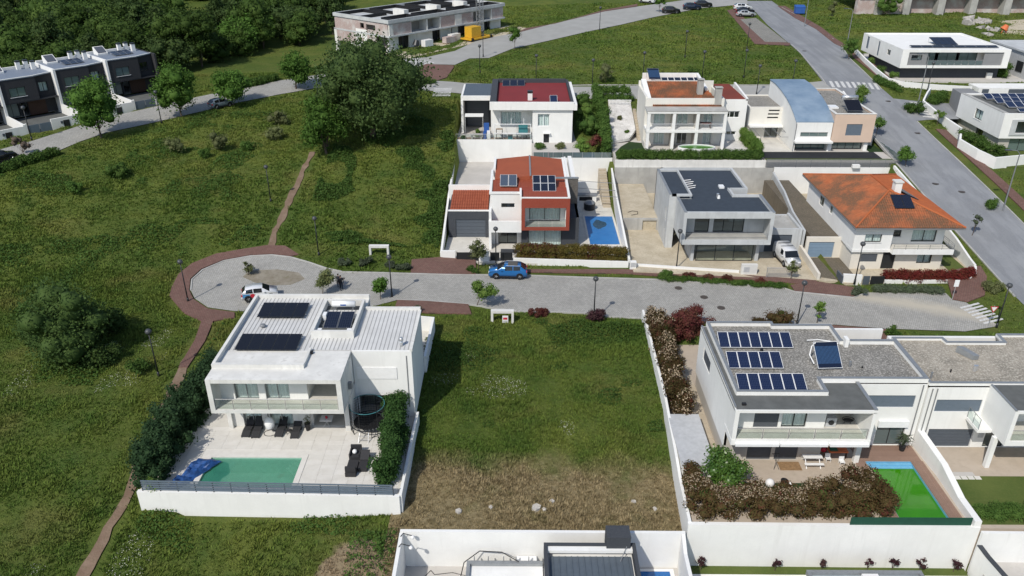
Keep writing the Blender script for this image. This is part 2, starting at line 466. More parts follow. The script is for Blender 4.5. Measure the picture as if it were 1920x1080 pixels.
def cover_mat():
 m, nt, b = new_mat('pool_cover')
 p = wpos(nt)
 n1 = noise(nt, p, 0.7, 4, 0.6)
 c = mixc(nt, ramp(nt, n1, 0.3, 0.7), (0.020, 0.145, 0.40), (0.030, 0.18, 0.46))
 L(nt, c, b.inputs['Base Color'])
 b.inputs['Roughness'].default_value = 0.35
 bump(nt, b, noise(nt, p, 1.2, 4), 0.4, 0.08)
cover_mat()
def car_paint(name, col, rough=0.25):
 m, nt, b = new_mat(name)
 b.inputs['Base Color'].default_value = (*col, 1)
 b.inputs['Roughness'].default_value = rough
 b.inputs['Metallic'].default_value = 0.15
 b.inputs['Coat Weight'].default_value = 0.6
 b.inputs['Coat Roughness'].default_value = 0.05
 n1 = noise(nt, wpos(nt), 4, 4)
 L(nt, mixc(nt, n1, tuple(x * 0.92 for x in col), col), b.inputs['Base Color'])
car_paint('paint_blue', (0.010, 0.135, 0.38))
car_paint('paint_white', (0.74, 0.75, 0.76))
car_paint('paint_black', (0.012, 0.013, 0.016))
car_paint('paint_silver', (0.42, 0.44, 0.46))
car_paint('paint_grey_blue', (0.20, 0.25, 0.30))
car_paint('paint_navy', (0.012, 0.022, 0.055))
car_paint('decal_red', (0.58, 0.035, 0.06))
car_paint('decal_blue', (0.10, 0.30, 0.56))
m, nt, b = new_mat('car_glass')
b.inputs['Base Color'].default_value = (0.012, 0.014, 0.017, 1)
b.inputs['Roughness'].default_value = 0.05
b.inputs['Specular IOR Level'].default_value = 0.6
m, nt, b = new_mat('alloy')
b.inputs['Base Color'].default_value = (0.35, 0.36, 0.37, 1)
b.inputs['Metallic'].default_value = 0.8
b.inputs['Roughness'].default_value = 0.35
m, nt, b = new_mat('steel')
b.inputs['Base Color'].default_value = (0.62, 0.63, 0.64, 1)
b.inputs['Metallic'].default_value = 0.7
b.inputs['Roughness'].default_value = 0.3
m, nt, b = new_mat('blue_zinc')
p = wpos(nt)
L(nt, mixc(nt, ramp(nt, noise(nt, p, 0.35, 5, 0.6), 0.35, 0.65), (0.17, 0.25, 0.345), (0.27, 0.355, 0.445)), b.inputs['Base Color'])
b.inputs['Roughness'].default_value = 0.5
b.inputs['Metallic'].default_value = 0.2
m, nt, b = new_mat('raw_brick')
p = wpos(nt)
br = N(nt, 'TexBrick')
br.inputs['Scale'].default_value = 3.4
br.inputs['Color1'].default_value = (0.33, 0.22, 0.20, 1)
br.inputs['Color2'].default_value = (0.42, 0.30, 0.275, 1)
br.inputs['Mortar'].default_value = (0.46, 0.44, 0.42, 1)
br.inputs['Mortar Size'].default_value = 0.03
rt_ = N(nt, 'Mapping')
rt_.inputs['Rotation'].default_value = (rad(90), 0, rad(-40))
L(nt, p, rt_.inputs['Vector'])
L(nt, rt_.outputs[0], br.inputs['Vector'])
c = mixc(nt, mth(nt, 'MULTIPLY', ramp(nt, noise(nt, p, 0.5, 5), 0.46, 0.66), 0.75), br.outputs[0], (0.56, 0.55, 0.53))
L(nt, c, b.inputs['Base Color'])
b.inputs['Roughness'].default_value = 0.95
m, nt, b = new_mat('clad_stone')
p = wpos(nt)
L(nt, mixc(nt, ramp(nt, noise(nt, p, 3, 6, 0.7, (1, 1, 3)), 0.35, 0.65), (0.06, 0.055, 0.05), (0.17, 0.155, 0.135)), b.inputs['Base Color'])
m, nt, b = new_mat('road_paint')
p = wpos(nt)
L(nt, mixc(nt, ramp(nt, noise(nt, p, 5, 5, 0.7), 0.4, 0.7), (0.62, 0.62, 0.60), (0.34, 0.34, 0.33)), b.inputs['Base Color'])
b.inputs['Roughness'].default_value = 0.8
plain('cast_iron', (0.10, 0.085, 0.075), 0.6, 0.3)
foliage('leaf_thicket', [(0.032, 0.062, 0.018), (0.055, 0.096, 0.026), (0.084, 0.130, 0.036)], big=0.8)
foliage('leaf_purple', [(0.043, 0.017, 0.026), (0.072, 0.029, 0.038), (0.058, 0.043, 0.032)], big=1.2)
foliage('leaf_citrus', [(0.043, 0.109, 0.017), (0.080, 0.167, 0.026), (0.131, 0.217, 0.041)], rough=0.35, big=1.2, spec=0.5)
plain('flower_white', (0.55, 0.55, 0.45), 0.8)
# ------------------------------------------------------------------ mesh helpers
ORG = {}
class MB:
 def __init__(self):
  self.v, self.f, self.m, self.uv = [], [], [], {}
 def face(self, pts, m=0, uv=None):
  n = len(self.v)
  self.v += [tuple(p) for p in pts]
  self.f.append(tuple(range(n, n + len(pts))))
  self.m.append(m)
  if uv:
   self.uv[len(self.f) - 1] = uv
 def box(self, x0, y0, z0, x1, y1, z1, m=0):
  if x1 < x0: x0, x1 = x1, x0
  if y1 < y0: y0, y1 = y1, y0
  if z1 < z0: z0, z1 = z1, z0
  n = len(self.v)
  self.v += [(x0, y0, z0), (x1, y0, z0), (x1, y1, z0), (x0, y1, z0),
    (x0, y0, z1), (x1, y0, z1), (x1, y1, z1), (x0, y1, z1)]
  for q in ((0, 3, 2, 1), (4, 5, 6, 7), (0, 1, 5, 4), (1, 2, 6, 5), (2, 3, 7, 6), (3, 0, 4, 7)):
   self.f.append(tuple(n + i for i in q))
   self.m.append(m)
  return self
 def prism(self, pts, z0, z1, m=0):
  """closed column over a polygon; z0 / z1 a number or one per point"""
  k = len(pts)
  a = sum(pts[i][0] * pts[(i + 1) % k][1] - pts[(i + 1) % k][0] * pts[i][1] for i in range(k))
  zz0 = list(z0) if isinstance(z0, (list, tuple)) else [z0] * k
  zz1 = list(z1) if isinstance(z1, (list, tuple)) else [z1] * k
  pts = list(pts)
  if a < 0:
   pts, zz0, zz1 = pts[::-1], zz0[::-1], zz1[::-1]
  n = len(self.v)
  self.v += [(p[0], p[1], z) for p, z in zip(pts, zz0)] + [(p[0], p[1], z) for p, z in zip(pts, zz1)]
  self.f.append(tuple(n + i for i in range(k))[::-1]); self.m.append(m)
  self.f.append(tuple(n + k + i for i in range(k))); self.m.append(m)
  for i in range(k):
   j = (i + 1) % k
   self.f.append((n + i, n + j, n + k + j, n + k + i)); self.m.append(m)
  return self
 def tube(self, p0, p1, r, r1=None, n=8, m=0, cap=True):
  p0, p1 = Vector(p0), Vector(p1)
  r1 = r if r1 is None else r1
  d = (p1 - p0).normalized()
  a = d.orthogonal().normalized()
  b_ = d.cross(a)
  k = len(self.v)
  for p, q in ((p0, r), (p1, r1)):
   for i in range(n):
    t = 2 * math.pi * i / n
    self.v.append(tuple(p + a * (q * math.cos(t)) + b_ * (q * math.sin(t))))
  for i in range(n):
   j = (i + 1) % n
   self.f.append((k + i, k + j, k + n + j, k + n + i)); self.m.append(m)
  if cap:
   self.f.append(tuple(k + i for i in range(n))[::-1]); self.m.append(m)
   self.f.append(tuple(k + n + i for i in range(n))); self.m.append(m)
  return self
 def path(self, pts, r, n=6, m=0):
  for a, b_ in zip(pts[:-1], pts[1:]):
   self.tube(a, b_, r, n=n, m=m)
  return self
 def ring(self, c, rx, ry, r, n=24, m=0, z=None):
  pts = [(c[0] + rx * math.cos(2 * math.pi * i / n), c[1] + ry * math.sin(2 * math.pi * i / n), c[2]) for i in range(n + 1)]
  return self.path(pts, r, 5, m)
 def ball(self, c, rx, ry=None, rz=None, seg=12, rings=8, m=0):
  ry = rx if ry is None else ry
  rz = rx if rz is None else rz
  k = len(self.v)
  for i in range(rings + 1):
   t = math.pi * i / rings
   for j in range(seg):
    s = 2 * math.pi * j / seg
    self.v.append((c[0] + rx * math.sin(t) * math.cos(s), c[1] + ry * math.sin(t) * math.sin(s), c[2] + rz * math.cos(t)))
  for i in range(rings):
   for j in range(seg):
    j2 = (j + 1) % seg
    self.f.append((k + i * seg + j, k + (i + 1) * seg + j, k + (i + 1) * seg + j2, k + i * seg + j2)); self.m.append(m)
  return self
 def build(self, name, mats, parent=None, smooth=False, off=None):
  if isinstance(mats, str):
   mats = [mats]
  o0 = Vector(off) if off is not None else (ORG.get(parent.name, Vector()) if parent else Vector())
  me = bpy.data.meshes.new(name)
  me.from_pydata([(x - o0.x, y - o0.y, z - o0.z) for x, y, z in self.v], [], self.f)
  for q in mats:
   me.materials.append(MATS[q])
  if len(mats) > 1:
   me.polygons.foreach_set('material_index', self.m)
  if self.uv:
   ul = me.uv_layers.new(name='UVMap')
   for fi, cs in self.uv.items():
    for li, c in zip(me.polygons[fi].loop_indices, cs):
     ul.data[li].uv = c
  if smooth:
   me.polygons.foreach_set('use_smooth', [True] * len(me.polygons))
  me.update()
  o = bpy.data.objects.new(name, me)
  COL.objects.link(o)
  if parent:
   o.parent = parent
   ORG[o.name] = ORG.get(parent.name, Vector())
  return o
def tag(o, label=None, cat=None, group=None, kind=None):
 if label: o['label'] = label
 if cat: o['category'] = cat
 if group: o['group'] = group
 if kind: o['kind'] = kind
 elif cat: o['kind'] = 'thing'
 return o
def thing(name, label, cat, loc=(0, 0, 0), group=None, rotz=0.0, local=False):
 """an Empty at the thing's base; parts are given in world coordinates, or in its own with local=True"""
 o = bpy.data.objects.new(name, None)
 o.empty_display_size = 0.3
 COL.objects.link(o)
 o.location = loc
 o.rotation_euler = (0, 0, rotz)
 ORG[o.name] = Vector((0, 0, 0)) if local else Vector(loc)
 return tag(o, label, cat, group)
def copy_tree(o, parent=None):
 c = o.copy()
 COL.objects.link(c)
 c.parent = parent
 for ch in list(o.children):
  copy_tree(ch, c)
 return c
def arr_mesh(name, V, Fq, mat, parent=None):
 """mesh from numpy arrays: V (n,3), Fq (m,3|4)"""
 me = bpy.data.meshes.new(name)
 n, m, k = len(V), len(Fq), Fq.shape[1]
 me.vertices.add(n)
 me.vertices.foreach_set('co', np.ascontiguousarray(V, dtype=np.float32).ravel())
 me.loops.add(m * k)
 me.loops.foreach_set('vertex_index', np.ascontiguousarray(Fq, dtype=np.int32).ravel())
 me.polygons.add(m)
 me.polygons.foreach_set('loop_start', np.arange(0, m * k, k, dtype=np.int32))
 me.polygons.foreach_set('loop_total', np.full(m, k, dtype=np.int32))
 for q in ([mat] if isinstance(mat, str) else mat):
  me.materials.append(MATS[q])
 me.update(calc_edges=True)
 me.validate()
 o = bpy.data.objects.new(name, me)
 COL.objects.link(o)
 if parent:
  o.parent = parent
  ORG[o.name] = ORG.get(parent.name, Vector())
 return o
# ------------------------------------------------------------------ terrain height
CTRL = [(-37, 80, 0), (-25, 80, 0), (-10, 78, 0), (5, 77, 0), (20, 76, 0), (35, 74, 0), (50, 73, 0), (58, 75, 0),
  (58, 60, -2), (58, 88, 2.1), (58, 100, 3.9), (58, 112, 5.6), (58, 125, 7.5), (58, 137, 9.3), (57, 150, 10.2),
  (56, 170, 11.3), (54, 195, 12.5), (52, 230, 14), (75, 110, 4.8), (80, 128, 6.5), (72, 142, 9.5), (90, 142, 9.5),
  (90, 200, 13), (80, 92, 2.5), (-10, 135, 9.3), (12, 136, 9.3), (35, 138, 9.3), (50, 138.5, 9.3), (0, 150, 10.2),
  (20, 162, 11), (30, 185, 12.2), (-73, 108, 6.5), (-61, 116, 7), (-49, 128, 8), (-35, 141, 9), (-63.5, 127, 7.3), (-72, 119.5, 6.8), (-90, 150, 8.5),
  (-60, 170, 9), (-30, 200, 10.5), (0, 230, 13), (-18, 142, 9.6), (-25, 157, 10.9), (-3, 185, 11.8), (12, 190, 12.1), (37, 205, 12.8), (-40, 165, 8.8), (-65, 80, 1.0), (-45, 80, 0.3), (-30, 60, -0.6),
  (-45, 60, -0.8), (-30, 46, -1.6), (-34, 38, -3.2), (-55, 45, -2.5), (-15, 95, 2.0), (-15, 110, 5), (-15, 124, 7.9),
  (-40, 100, 3.6), (-40, 120, 6.8), (0, 95, 0.6), (30, 95, 0.9), (45, 95, 1.6), (5, 116, 5), (25, 117, 5),
  (45, 120, 5.6), (2, 70, -0.1), (2, 60, -0.4), (2, 52, -0.9), (2, 46, -1.7), (2, 42, -2.4), (-22, 41.5, -2.6),
  (-20, 36, -4.0), (5, 37, -4.3), (30, 38, -4.3), (-40, 30, -5), (0, 20, -7), (40, 20, -7), (60, 45, -4),
  (-150, 250, 14), (0, 300, 17), (150, 300, 18), (-200, 120, 6), (-150, 60, -1), (150, 100, 4), (150, 60, 0),
  (0, -50, -12), (-150, -50, -12), (150, -50, -12), (0, 600, 50), (-400, 600, 50), (400, 600, 50), (-500, 100, 8), (500, 100, 8)]
_cp = np.array(CTRL, dtype=float)
_sc = 100.0
def _phi(d):
 return np.where(d > 0, d * d * np.log(np.maximum(d, 1e-9)), 0.0)
def _solve():
 X = _cp[:, :2] / _sc
 n = len(X)
 D = np.sqrt(((X[:, None] - X[None]) ** 2).sum(-1))
 K = _phi(D) + np.eye(n) * 0.0008
 P = np.hstack([np.ones((n, 1)), X])
 A = np.block([[K, P], [P.T, np.zeros((3, 3))]])
 return np.linalg.solve(A, np.concatenate([_cp[:, 2], np.zeros(3)]))
_w = _solve()
def Hn(x, y):
 x = np.asarray(x, float) / _sc
 y = np.asarray(y, float) / _sc
 X = _cp[:, :2] / _sc
 out = _w[-3] + _w[-2] * x + _w[-1] * y
 for i in range(len(X)):
  out = out + _w[i] * _phi(np.sqrt((x - X[i, 0]) ** 2 + (y - X[i, 1]) ** 2))
 return out
def H(x, y):
 return float(Hn(x, y))
_fw = Vector((-math.sin(YAW) * math.cos(TILT), math.cos(YAW) * math.cos(TILT), -math.sin(TILT)))
_rt = Vector((math.cos(YAW), math.sin(YAW), 0))
_up = _rt.cross(_fw)
def at(px, py, z):
 """where the sight line through a photo point meets the level z (used to survey the place)"""
 d = _fw + _rt * ((px - 960) / FPX) - _up * ((py - 540) / FPX)
 t = (z - CAMH) / d.z
 return d.x * t, d.y * t
def G(px, py):
 """the same for the sloping ground"""
 z = 2.0
 for _ in range(25):
  x, y = at(px, py, z)
  z = 0.5 * z + 0.5 * H(x, y)
 return x, y
def G3(px, py):
 x, y = G(px, py)
 return x, y, H(x, y)
def pip(X, Y, poly):
 ins = np.zeros(X.shape, bool)
 k = len(poly)
 for i in range(k):
  x0, y0 = poly[i]
  x1, y1 = poly[(i + 1) % k]
  c = ((y0 > Y) != (y1 > Y))
  with np.errstate(divide='ignore', invalid='ignore'):
   xx = (x1 - x0) * (Y - y0) / (y1 - y0 + 1e-12) + x0
  ins ^= c & (X < xx)
 return ins
PAVED = []      # outlines of draped surfaces (no grass there)
CARVE = []      # (outline, z): built plots, the ground is dug away under them
def drape(name, poly, mat, dz=0.05, step=2.0, skirt=0.0, paved=True, kind='structure', hf=None):
 bm = bmesh.new()
 vs_ = [bm.verts.new((x, y, 0)) for x, y in poly]
 bm.faces.new(vs_)
 xs = [p[0] for p in poly]
 ys = [p[1] for p in poly]
 for ax, lo, hi in ((0, min(xs), max(xs)), (1, min(ys), max(ys))):
  c = math.ceil(lo / step) * step
  while c < hi:
   no = (1, 0, 0) if ax == 0 else (0, 1, 0)
   co = (c + 0.013, 0, 0) if ax == 0 else (0, c + 0.013, 0)
   bmesh.ops.bisect_plane(bm, geom=bm.verts[:] + bm.edges[:] + bm.faces[:], plane_co=co, plane_no=no)
   c += step
 X = np.array([v.co.x for v in bm.verts])
 Y = np.array([v.co.y for v in bm.verts])
 Z = Hn(X, Y) if hf is None else hf(X, Y)
 for v, z in zip(bm.verts, Z):
  v.co.z = z + dz
 if skirt > 0:
  be = [e for e in bm.edges if e.is_boundary]
  r = bmesh.ops.extrude_edge_only(bm, edges=be)
  for v in r['geom']:
   if isinstance(v, bmesh.types.BMVert):
    v.co.z -= skirt
 bmesh.ops.recalc_face_normals(bm, faces=bm.faces[:])
 up = sum(f.normal.z for f in bm.faces)
 if up < 0:
  bmesh.ops.reverse_faces(bm, faces=bm.faces[:])
 me = bpy.data.meshes.new(name)
 bm.to_mesh(me)
 bm.free()
 me.materials.append(MATS[mat])
 o = bpy.data.objects.new(name, me)
 COL.objects.link(o)
 tag(o, kind=kind)
 if paved:
  PAVED.append(poly)
 return o
def PX(*pts):
 return [G(*p) for p in pts]
def strip(pts, w):
 """outline of a band of width w (one number, or one per point) along ground points"""
 l, r = [], []
 for i, p in enumerate(pts):
  a = pts[max(0, i - 1)]
  b_ = pts[min(len(pts) - 1, i + 1)]
  dx, dy = b_[0] - a[0], b_[1] - a[1]
  q = math.hypot(dx, dy)
  ww = w[i] if isinstance(w, (list, tuple)) else w
  nx, ny = -dy / q * ww / 2, dx / q * ww / 2
  l.append((p[0] + nx, p[1] + ny))
  r.append((p[0] - nx, p[1] - ny))
 return l + r[::-1]
# ------------------------------------------------------------------ roads and paths
street = PX((358, 545), (360, 525), (380, 507), (420, 490), (470, 481), (510, 479), (545, 483), (580, 493), (612, 504),
   (645, 511), (770, 514), (890, 516), (985, 517), (1100, 521), (1235, 525), (1350, 533), (1457, 537), (1490, 548),
   (1600, 559), (1627, 549), (1773, 550), (1786, 563), (1812, 568), (1872, 612), (1810, 622), (1660, 617), (1561, 609),
   (1400, 607), (1201, 598), (1144, 595), (1093, 588), (1047, 586), (970, 585), (924, 579), (878, 571), (800, 565), (745, 563),
   (700, 575), (620, 580), (520, 585), (440, 584), (390, 577), (365, 560))
tag(drape('cobbled_street', street, 'granite_setts', 0.05), 'grey granite sett street with a round turning head at its end', None)
road = [(54.2, 73.8), (54, 76.5), (54, 84), (54, 95), (54, 107), (54, 120), (54.0, 134), (53.3, 140.5)] + PX((1500, 100), (1482, 84), (1440, 48), (1412, 18), (1396, 2)) + \
 PX((1447, 2), (1465, 15), (1492, 30), (1532, 50), (1562, 72), (1578, 88), (1592, 110), (1628, 142), (1652, 165)) + \
 [(62.5, 131), (62.5, 121), (62.5, 108), (62.5, 95), (62.5, 80), (62.5, 50), (55.0, 50), (54.6, 62)]
tag(drape('main_road', road, 'asphalt', 0.045), 'grey asphalt main road running up the right side')
tag(drape('side_street', [(62.45, 132), (62.45, 123)] + [(65, 123.8), (72, 125.5), (110, 134), (110, 139.5), (75, 131.6), (66, 131.5)], 'asphalt', 0.04), 'side street between the white houses')
back = [(53.9, 133.5), (53.4, 140.2)] + PX((1450, 161), (1340, 161), (1200, 161), (1100, 163), (1000, 163), (900, 160), (850, 154), (800, 151), (768, 150), (760, 158)) + \
 PX((700, 166), (760, 166), (800, 170), (866, 176)) + [(-8, 130.3), (15, 131.5), (35, 132.5)]
tag(drape('back_street', back, 'old_asphalt', 0.05), 'narrow pale street behind the upper houses')
left_st = PX((-60, 300), (0, 281), (60, 265), (150, 236), (230, 214), (310, 196), (400, 176), (470, 164), (520, 152), (600, 140), (660, 136), (740, 140), (770, 150),
   (765, 160), (700, 166), (620, 160), (520, 178), (450, 192), (400, 204), (340, 218), (280, 232), (200, 249), (150, 266), (110, 283), (50, 297), (0, 307), (-60, 325))
tag(drape('left_street', left_st, 'granite_setts', 0.055), 'cobbled street in front of the dark terraced houses')
up_st = PX((748, 128), (745, 112), (800, 108), (853, 96), (900, 74), (970, 62), (1033, 46), (1133, 22), (1200, 12), (1300, -2), (1400, -6), (1402, 8), (1310, 16), (1233, 31),
  (1167, 46), (1100, 60), (1027, 77), (960, 92), (917, 109), (880, 110), (853, 122), (812, 121), (772, 132), (768, 150), (750, 146))
tag(drape('upper_street', up_st, 'old_asphalt', 0.06), 'old street passing the unfinished building')
tag(drape('red_junction_island', PX((768, 133), (800, 121), (853, 124), (838, 146), (813, 154), (785, 147)), 'red_pavers', 0.14, skirt=0.14), 'red paved corner by the upper junction')
tag(drape('parking_bays', PX((1388, 37), (1417, 34), (1476, 80), (1434, 79)), 'granite_bay', 0.08), 'pale cobbled parking bays beside the main road')
tag(drape('red_bay_edge', PX((1363, 20), (1380, 16), (1430, 76), (1482, 81), (1480, 86), (1415, 83)), 'red_pavers', 0.07), 'red paver band round the parking bays')
ring_out = [(318, 556), (322, 540), (335, 515), (360, 495), (405, 477), (450, 469), (500, 461), (535, 462), (560, 478), (545, 481), (510, 477), (470, 479), (420, 488), (378, 505), (357, 524), (355, 545), (363, 562), (390, 580), (440, 587),
   (440, 597), (400, 603), (385, 640), (352, 690), (335, 690), (365, 640), (378, 603), (345, 588)]
tag(drape('red_path', PX(*ring_out), 'red_pavers', 0.12, skirt=0.12), 'reddish paved path curving round the turning head')
def trail(pts, w, seed):
 """uneven outline of a trodden path"""
 g = random.Random(seed)
 out = []
 for a, b_ in zip(pts[:-1], pts[1:]):
  n = max(1, int(math.hypot(b_[0] - a[0], b_[1] - a[1]) / 0.9))
  out += [(a[0] + (b_[0] - a[0]) * i / n + g.uniform(-.12, .12), a[1] + (b_[1] - a[1]) * i / n) for i in range(n)]
 return strip(out + [pts[-1]], [w * g.uniform(0.55, 1.25) for _ in out] + [w])
tag(drape('footpath', trail(PX((352, 670), (325, 735), (290, 800), (255, 885), (240, 930), (205, 990), (165, 1065), (140, 1110)), 0.85, 3), 'dirt_path', 0.06), 'worn reddish path running down past the left hedge')
tag(drape('dirt_path', trail(PX((508, 470), (517, 430), (535, 395), (555, 350), (575, 305), (586, 285)), 0.85, 4), 'dirt_path', 0.05), 'narrow dirt path through the meadow')
for nm, pl, mt, dz in (
  ('red_driveway', PX((772, 488), (832, 483), (892, 487), (892, 516), (830, 515), (770, 513)), 'red_pavers', 0.13),
  ('red_pavement', PX((745, 564), (800, 566), (878, 572), (884, 590), (800, 588), (740, 580)), 'red_pavers', 0.13),
  ('red_pavement', PX((985, 506), (1170, 506), (1240, 511), (1240, 519), (1175, 514), (985, 511)), 'red_pavers', 0.13),
  ('red_pavement', PX((1240, 510), (1400, 517), (1530, 527), (1530, 535), (1400, 525), (1240, 517)), 'red_pavers', 0.12),
  ('red_driveway', PX((1482, 536), (1530, 529), (1600, 540), (1602, 558), (1490, 547)), 'red_pavers', 0.14),
  ('red_pavement', PX((1772, 512), (1800, 505), (1838, 500), (1850, 520), (1846, 555), (1815, 567), (1786, 562)), 'red_pavers', 0.14),
  ('red_pavement', PX((1555, 611), (1660, 619), (1680, 640), (1560, 640)), 'red_pavers', 0.13),
  ('red_pavement', [(64.3, 64), (65.8, 64), (65.8, 95), (65.8, 120), (64.3, 120), (64.3, 95)], 'red_pavers', 0.12),
  ('red_pavement', PX((1592, 92), (1604, 96), (1690, 165), (1680, 168), (1640, 140), (1600, 108)), 'red_pavers', 0.12),
  ('red_pavement', PX((1472, 12), (1502, 30), (1540, 52), (1568, 74), (1590, 88), (1590, 94), (1564, 82), (1530, 55), (1490, 34), (1458, 12)), 'red_pavers', 0.12),
  ('red_pavement', PX((970, 62), (985, 54), (1040, 45), (1130, 20), (1195, 8), (1195, 12), (1133, 22), (1033, 46)), 'red_pavers', 0.12)):
 tag(drape(nm, pl, mt, dz, skirt=0.13))
tag(drape('turning_island', PX((455, 520), (470, 508), (520, 506), (560, 512), (572, 524), (545, 535), (490, 536)), 'island_soil', 0.075, paved=False), 'bare earth island in the turning head')
def kerb(pts, w=0.16, up=0.12):
 o = strip(pts, w)
 k = len(pts)
 mb = MB()
 for i in range(k - 1):
  q = [o[i], o[i + 1], o[2 * k - 2 - i], o[2 * k - 1 - i]]
  n = max(1, int(math.hypot(q[1][0] - q[0][0], q[1][1] - q[0][1]) / 3))
  for j in range(n):
   f = lambda a, b_, t: (a[0] + (b_[0] - a[0]) * t, a[1] + (b_[1] - a[1]) * t)
   r = [f(q[0], q[1], j / n), f(q[0], q[1], (j + 1) / n), f(q[3], q[2], (j + 1) / n), f(q[3], q[2], j / n)]
   zz = [H(*p) for p in r]
   mb.prism(r, [z - 0.2 for z in zz], [z + up for z in zz])
 tag(mb.build('kerb', 'concrete'), kind='structure')
kerb([(53.93, 76.5), (53.93, 95), (53.93, 115), (53.93, 134)])
kerb([(62.57, 50), (62.57, 80), (62.57, 100), (62.57, 122.8)])
kerb(PX((1548, 157), (1500, 99), (1484, 84)))
kerb(PX((1652, 167), (1628, 143), (1592, 109), (1578, 87), (1532, 49), (1465, 14)))
kerb(street[10:20]); kerb(street[26:37]); kerb(street[0:11])
kerb(PX((1450, 160), (1340, 160), (1200, 160), (1000, 162), (870, 157)))
def crossing(p0, p1, width, n, name='zebra_crossing'):
 """painted bars between two ground points"""
 r = tag(MB().box(0, 0, 0, 0.01, 0.01, 0.004).build(name, 'road_paint'), kind='structure')
 a, b_ = Vector((*p0, 0)), Vector((*p1, 0))
 d = (b_ - a)
 ln = d.length
 d.normalize()
 nn = Vector((-d.y, d.x, 0))
 v0 = None
 mb_all = []
 for i in range(n):
  s = (i + 0.15) / n * ln
  e = s + 0.55 * ln / n
  mb = MB()
  q = [a + d * s - nn * width / 2, a + d * e - nn * width / 2, a + d * e + nn * width / 2, a + d * s + nn * width / 2]
  mb.face([(p.x, p.y, H(p.x, p.y) + 0.075) for p in q])
  mb.build('painted_bar', 'road_paint', r)
 r.location.z = 0
 bm_ = r.data
 z = H(a.x, a.y) + 0.06
 for v_ in bm_.vertices:
  v_.co.x += a.x; v_.co.y += a.y; v_.co.z += z
 return r
crossing((54.0, 138.5), (62.2, 137.3), 3.2, 9)
crossing(G(1815, 572), G(1866, 606), 2.6, 7)
crossing((65.6, 124.4), (65.9, 131.2), 2.6, 6)
crossing(G(768, 112), G(806, 122), 3.0, 7)
crossing((-12.6, 131.3), (-12.6, 135.6), 3.0, 6)
# ------------------------------------------------------------------ plots dug into the slope
BASE = {
 'yard_pool_house': ([(-27.95, 45.35), (-8.6, 45.0), (-8.6, 70), (-26.2, 70), (-26.2, 57), (-27.95, 50)], 0.0, 'patio_cream'),
 'yard_gravel_roof_house': ([(12.7, 43.25), (33.1, 43.0), (33.1, 67), (13.3, 68.5)], -0.8, 'patio_beige'),
 'yard_twin_house': ([(33.12, 42.9), (60, 42.6), (60, 66), (33.12, 67)], -0.82, 'patio_beige'),
 'yard_lower_house': ([(-8.3, 30), (12.1, 30), (12.1, 42.75), (-8.3, 42.8)], -4.55, 'screed'),
 'yard_lower_garden': ([(12.3, 30), (33.0, 30), (33.0, 42.9), (12.3, 43.1)], -5.3, 'screed'),
 'yard_lower_right': ([(33.2, 30), (60, 30), (60, 42.4), (33.2, 42.5)], -3.6, 'screed'),
 'yard_red_box_house': ([(-8.9, 85.4), (13.1, 84.4), (13.2, 118), (-9.2, 118)], 0.2, 'patio_cream'),
 'yard_concrete_house': ([(13.5, 82.6), (36.2, 80.2), (36.6, 94), (36.6, 109.9), (14.2, 109.9), (13.6, 95)], 0.28, 'sand'),
 'yard_hip_roof_house': ([(36.7, 79.8), (50.5, 79.8), (52.6, 82.5), (53.0, 109.9), (36.7, 109.9)], 0.3, 'sand'),
 'yard_red_roof_house': ([(-9.3, 117.2), (2.2, 117.2), (2.2, 112.6), (9.2, 112.6), (9.2, 130), (-9.3, 130)], 5.2, 'screed'),
 'yard_arcade_house': ([(14.2, 109.2), (35.3, 109.2), (35.3, 124), (19.5, 124), (14.0, 117)], 5.0, 'screed'),
 'yard_curved_roof_house': ([(35.5, 109.4), (54.6, 109.4), (53.6, 131), (35.5, 131)], 5.02, 'screed'),
 'yard_white_box_house': ([(67, 141.5), (97, 141.5), (97, 168), (67, 168)], 9.25, 'screed'),
 'yard_right_house': ([(67.5, 107), (105, 107), (105, 134), (72.5, 134), (67.5, 121)], 5.0, 'lawn'),
}
_ta = rad(47.5)
_t0, _tu, _tv = Vector((-67.9, 132.8)), Vector((math.cos(_ta), math.sin(_ta))), Vector((-math.sin(_ta), math.cos(_ta)))
CARVE.append(([tuple(_t0 + _tu * a + _tv * c) for a, c in ((-33, -7.3), (8.3, -7.3), (8.3, 9), (-33, 9))], 6.9))
HOLES = {'yard_pool_house': (-23.9, 45.72, -16.75, 49.3, 1.75), 'yard_gravel_roof_house': (27.75, 43.4, 31.35, 50.15, 1.6)}
for nm, (pl, z, mt) in BASE.items():
 CARVE.append((pl, z))
 mb = MB()
 if nm in HOLES:
  hx0, hy0, hx1, hy1, dp = HOLES[nm]
  ring_ = [(hx0, hy0), (hx0, hy1), (hx1, hy1), (hx1, hy0)]
  mb.prism([pl[0]] + ring_ + [(hx0, hy0 - 0.0001), (pl[0][0] + 0.0001, pl[0][1])] + pl[1:], z - 6.5, z)
  CARVE.append(([(hx0 - 1, hy0 - 1), (hx1 + 1, hy0 - 1), (hx1 + 1, hy1 + 1), (hx0 - 1, hy1 + 1)], z - dp))
 else:
  mb.prism(pl, z - 6.5, z)
 tag(mb.build(nm, mt), kind='structure')
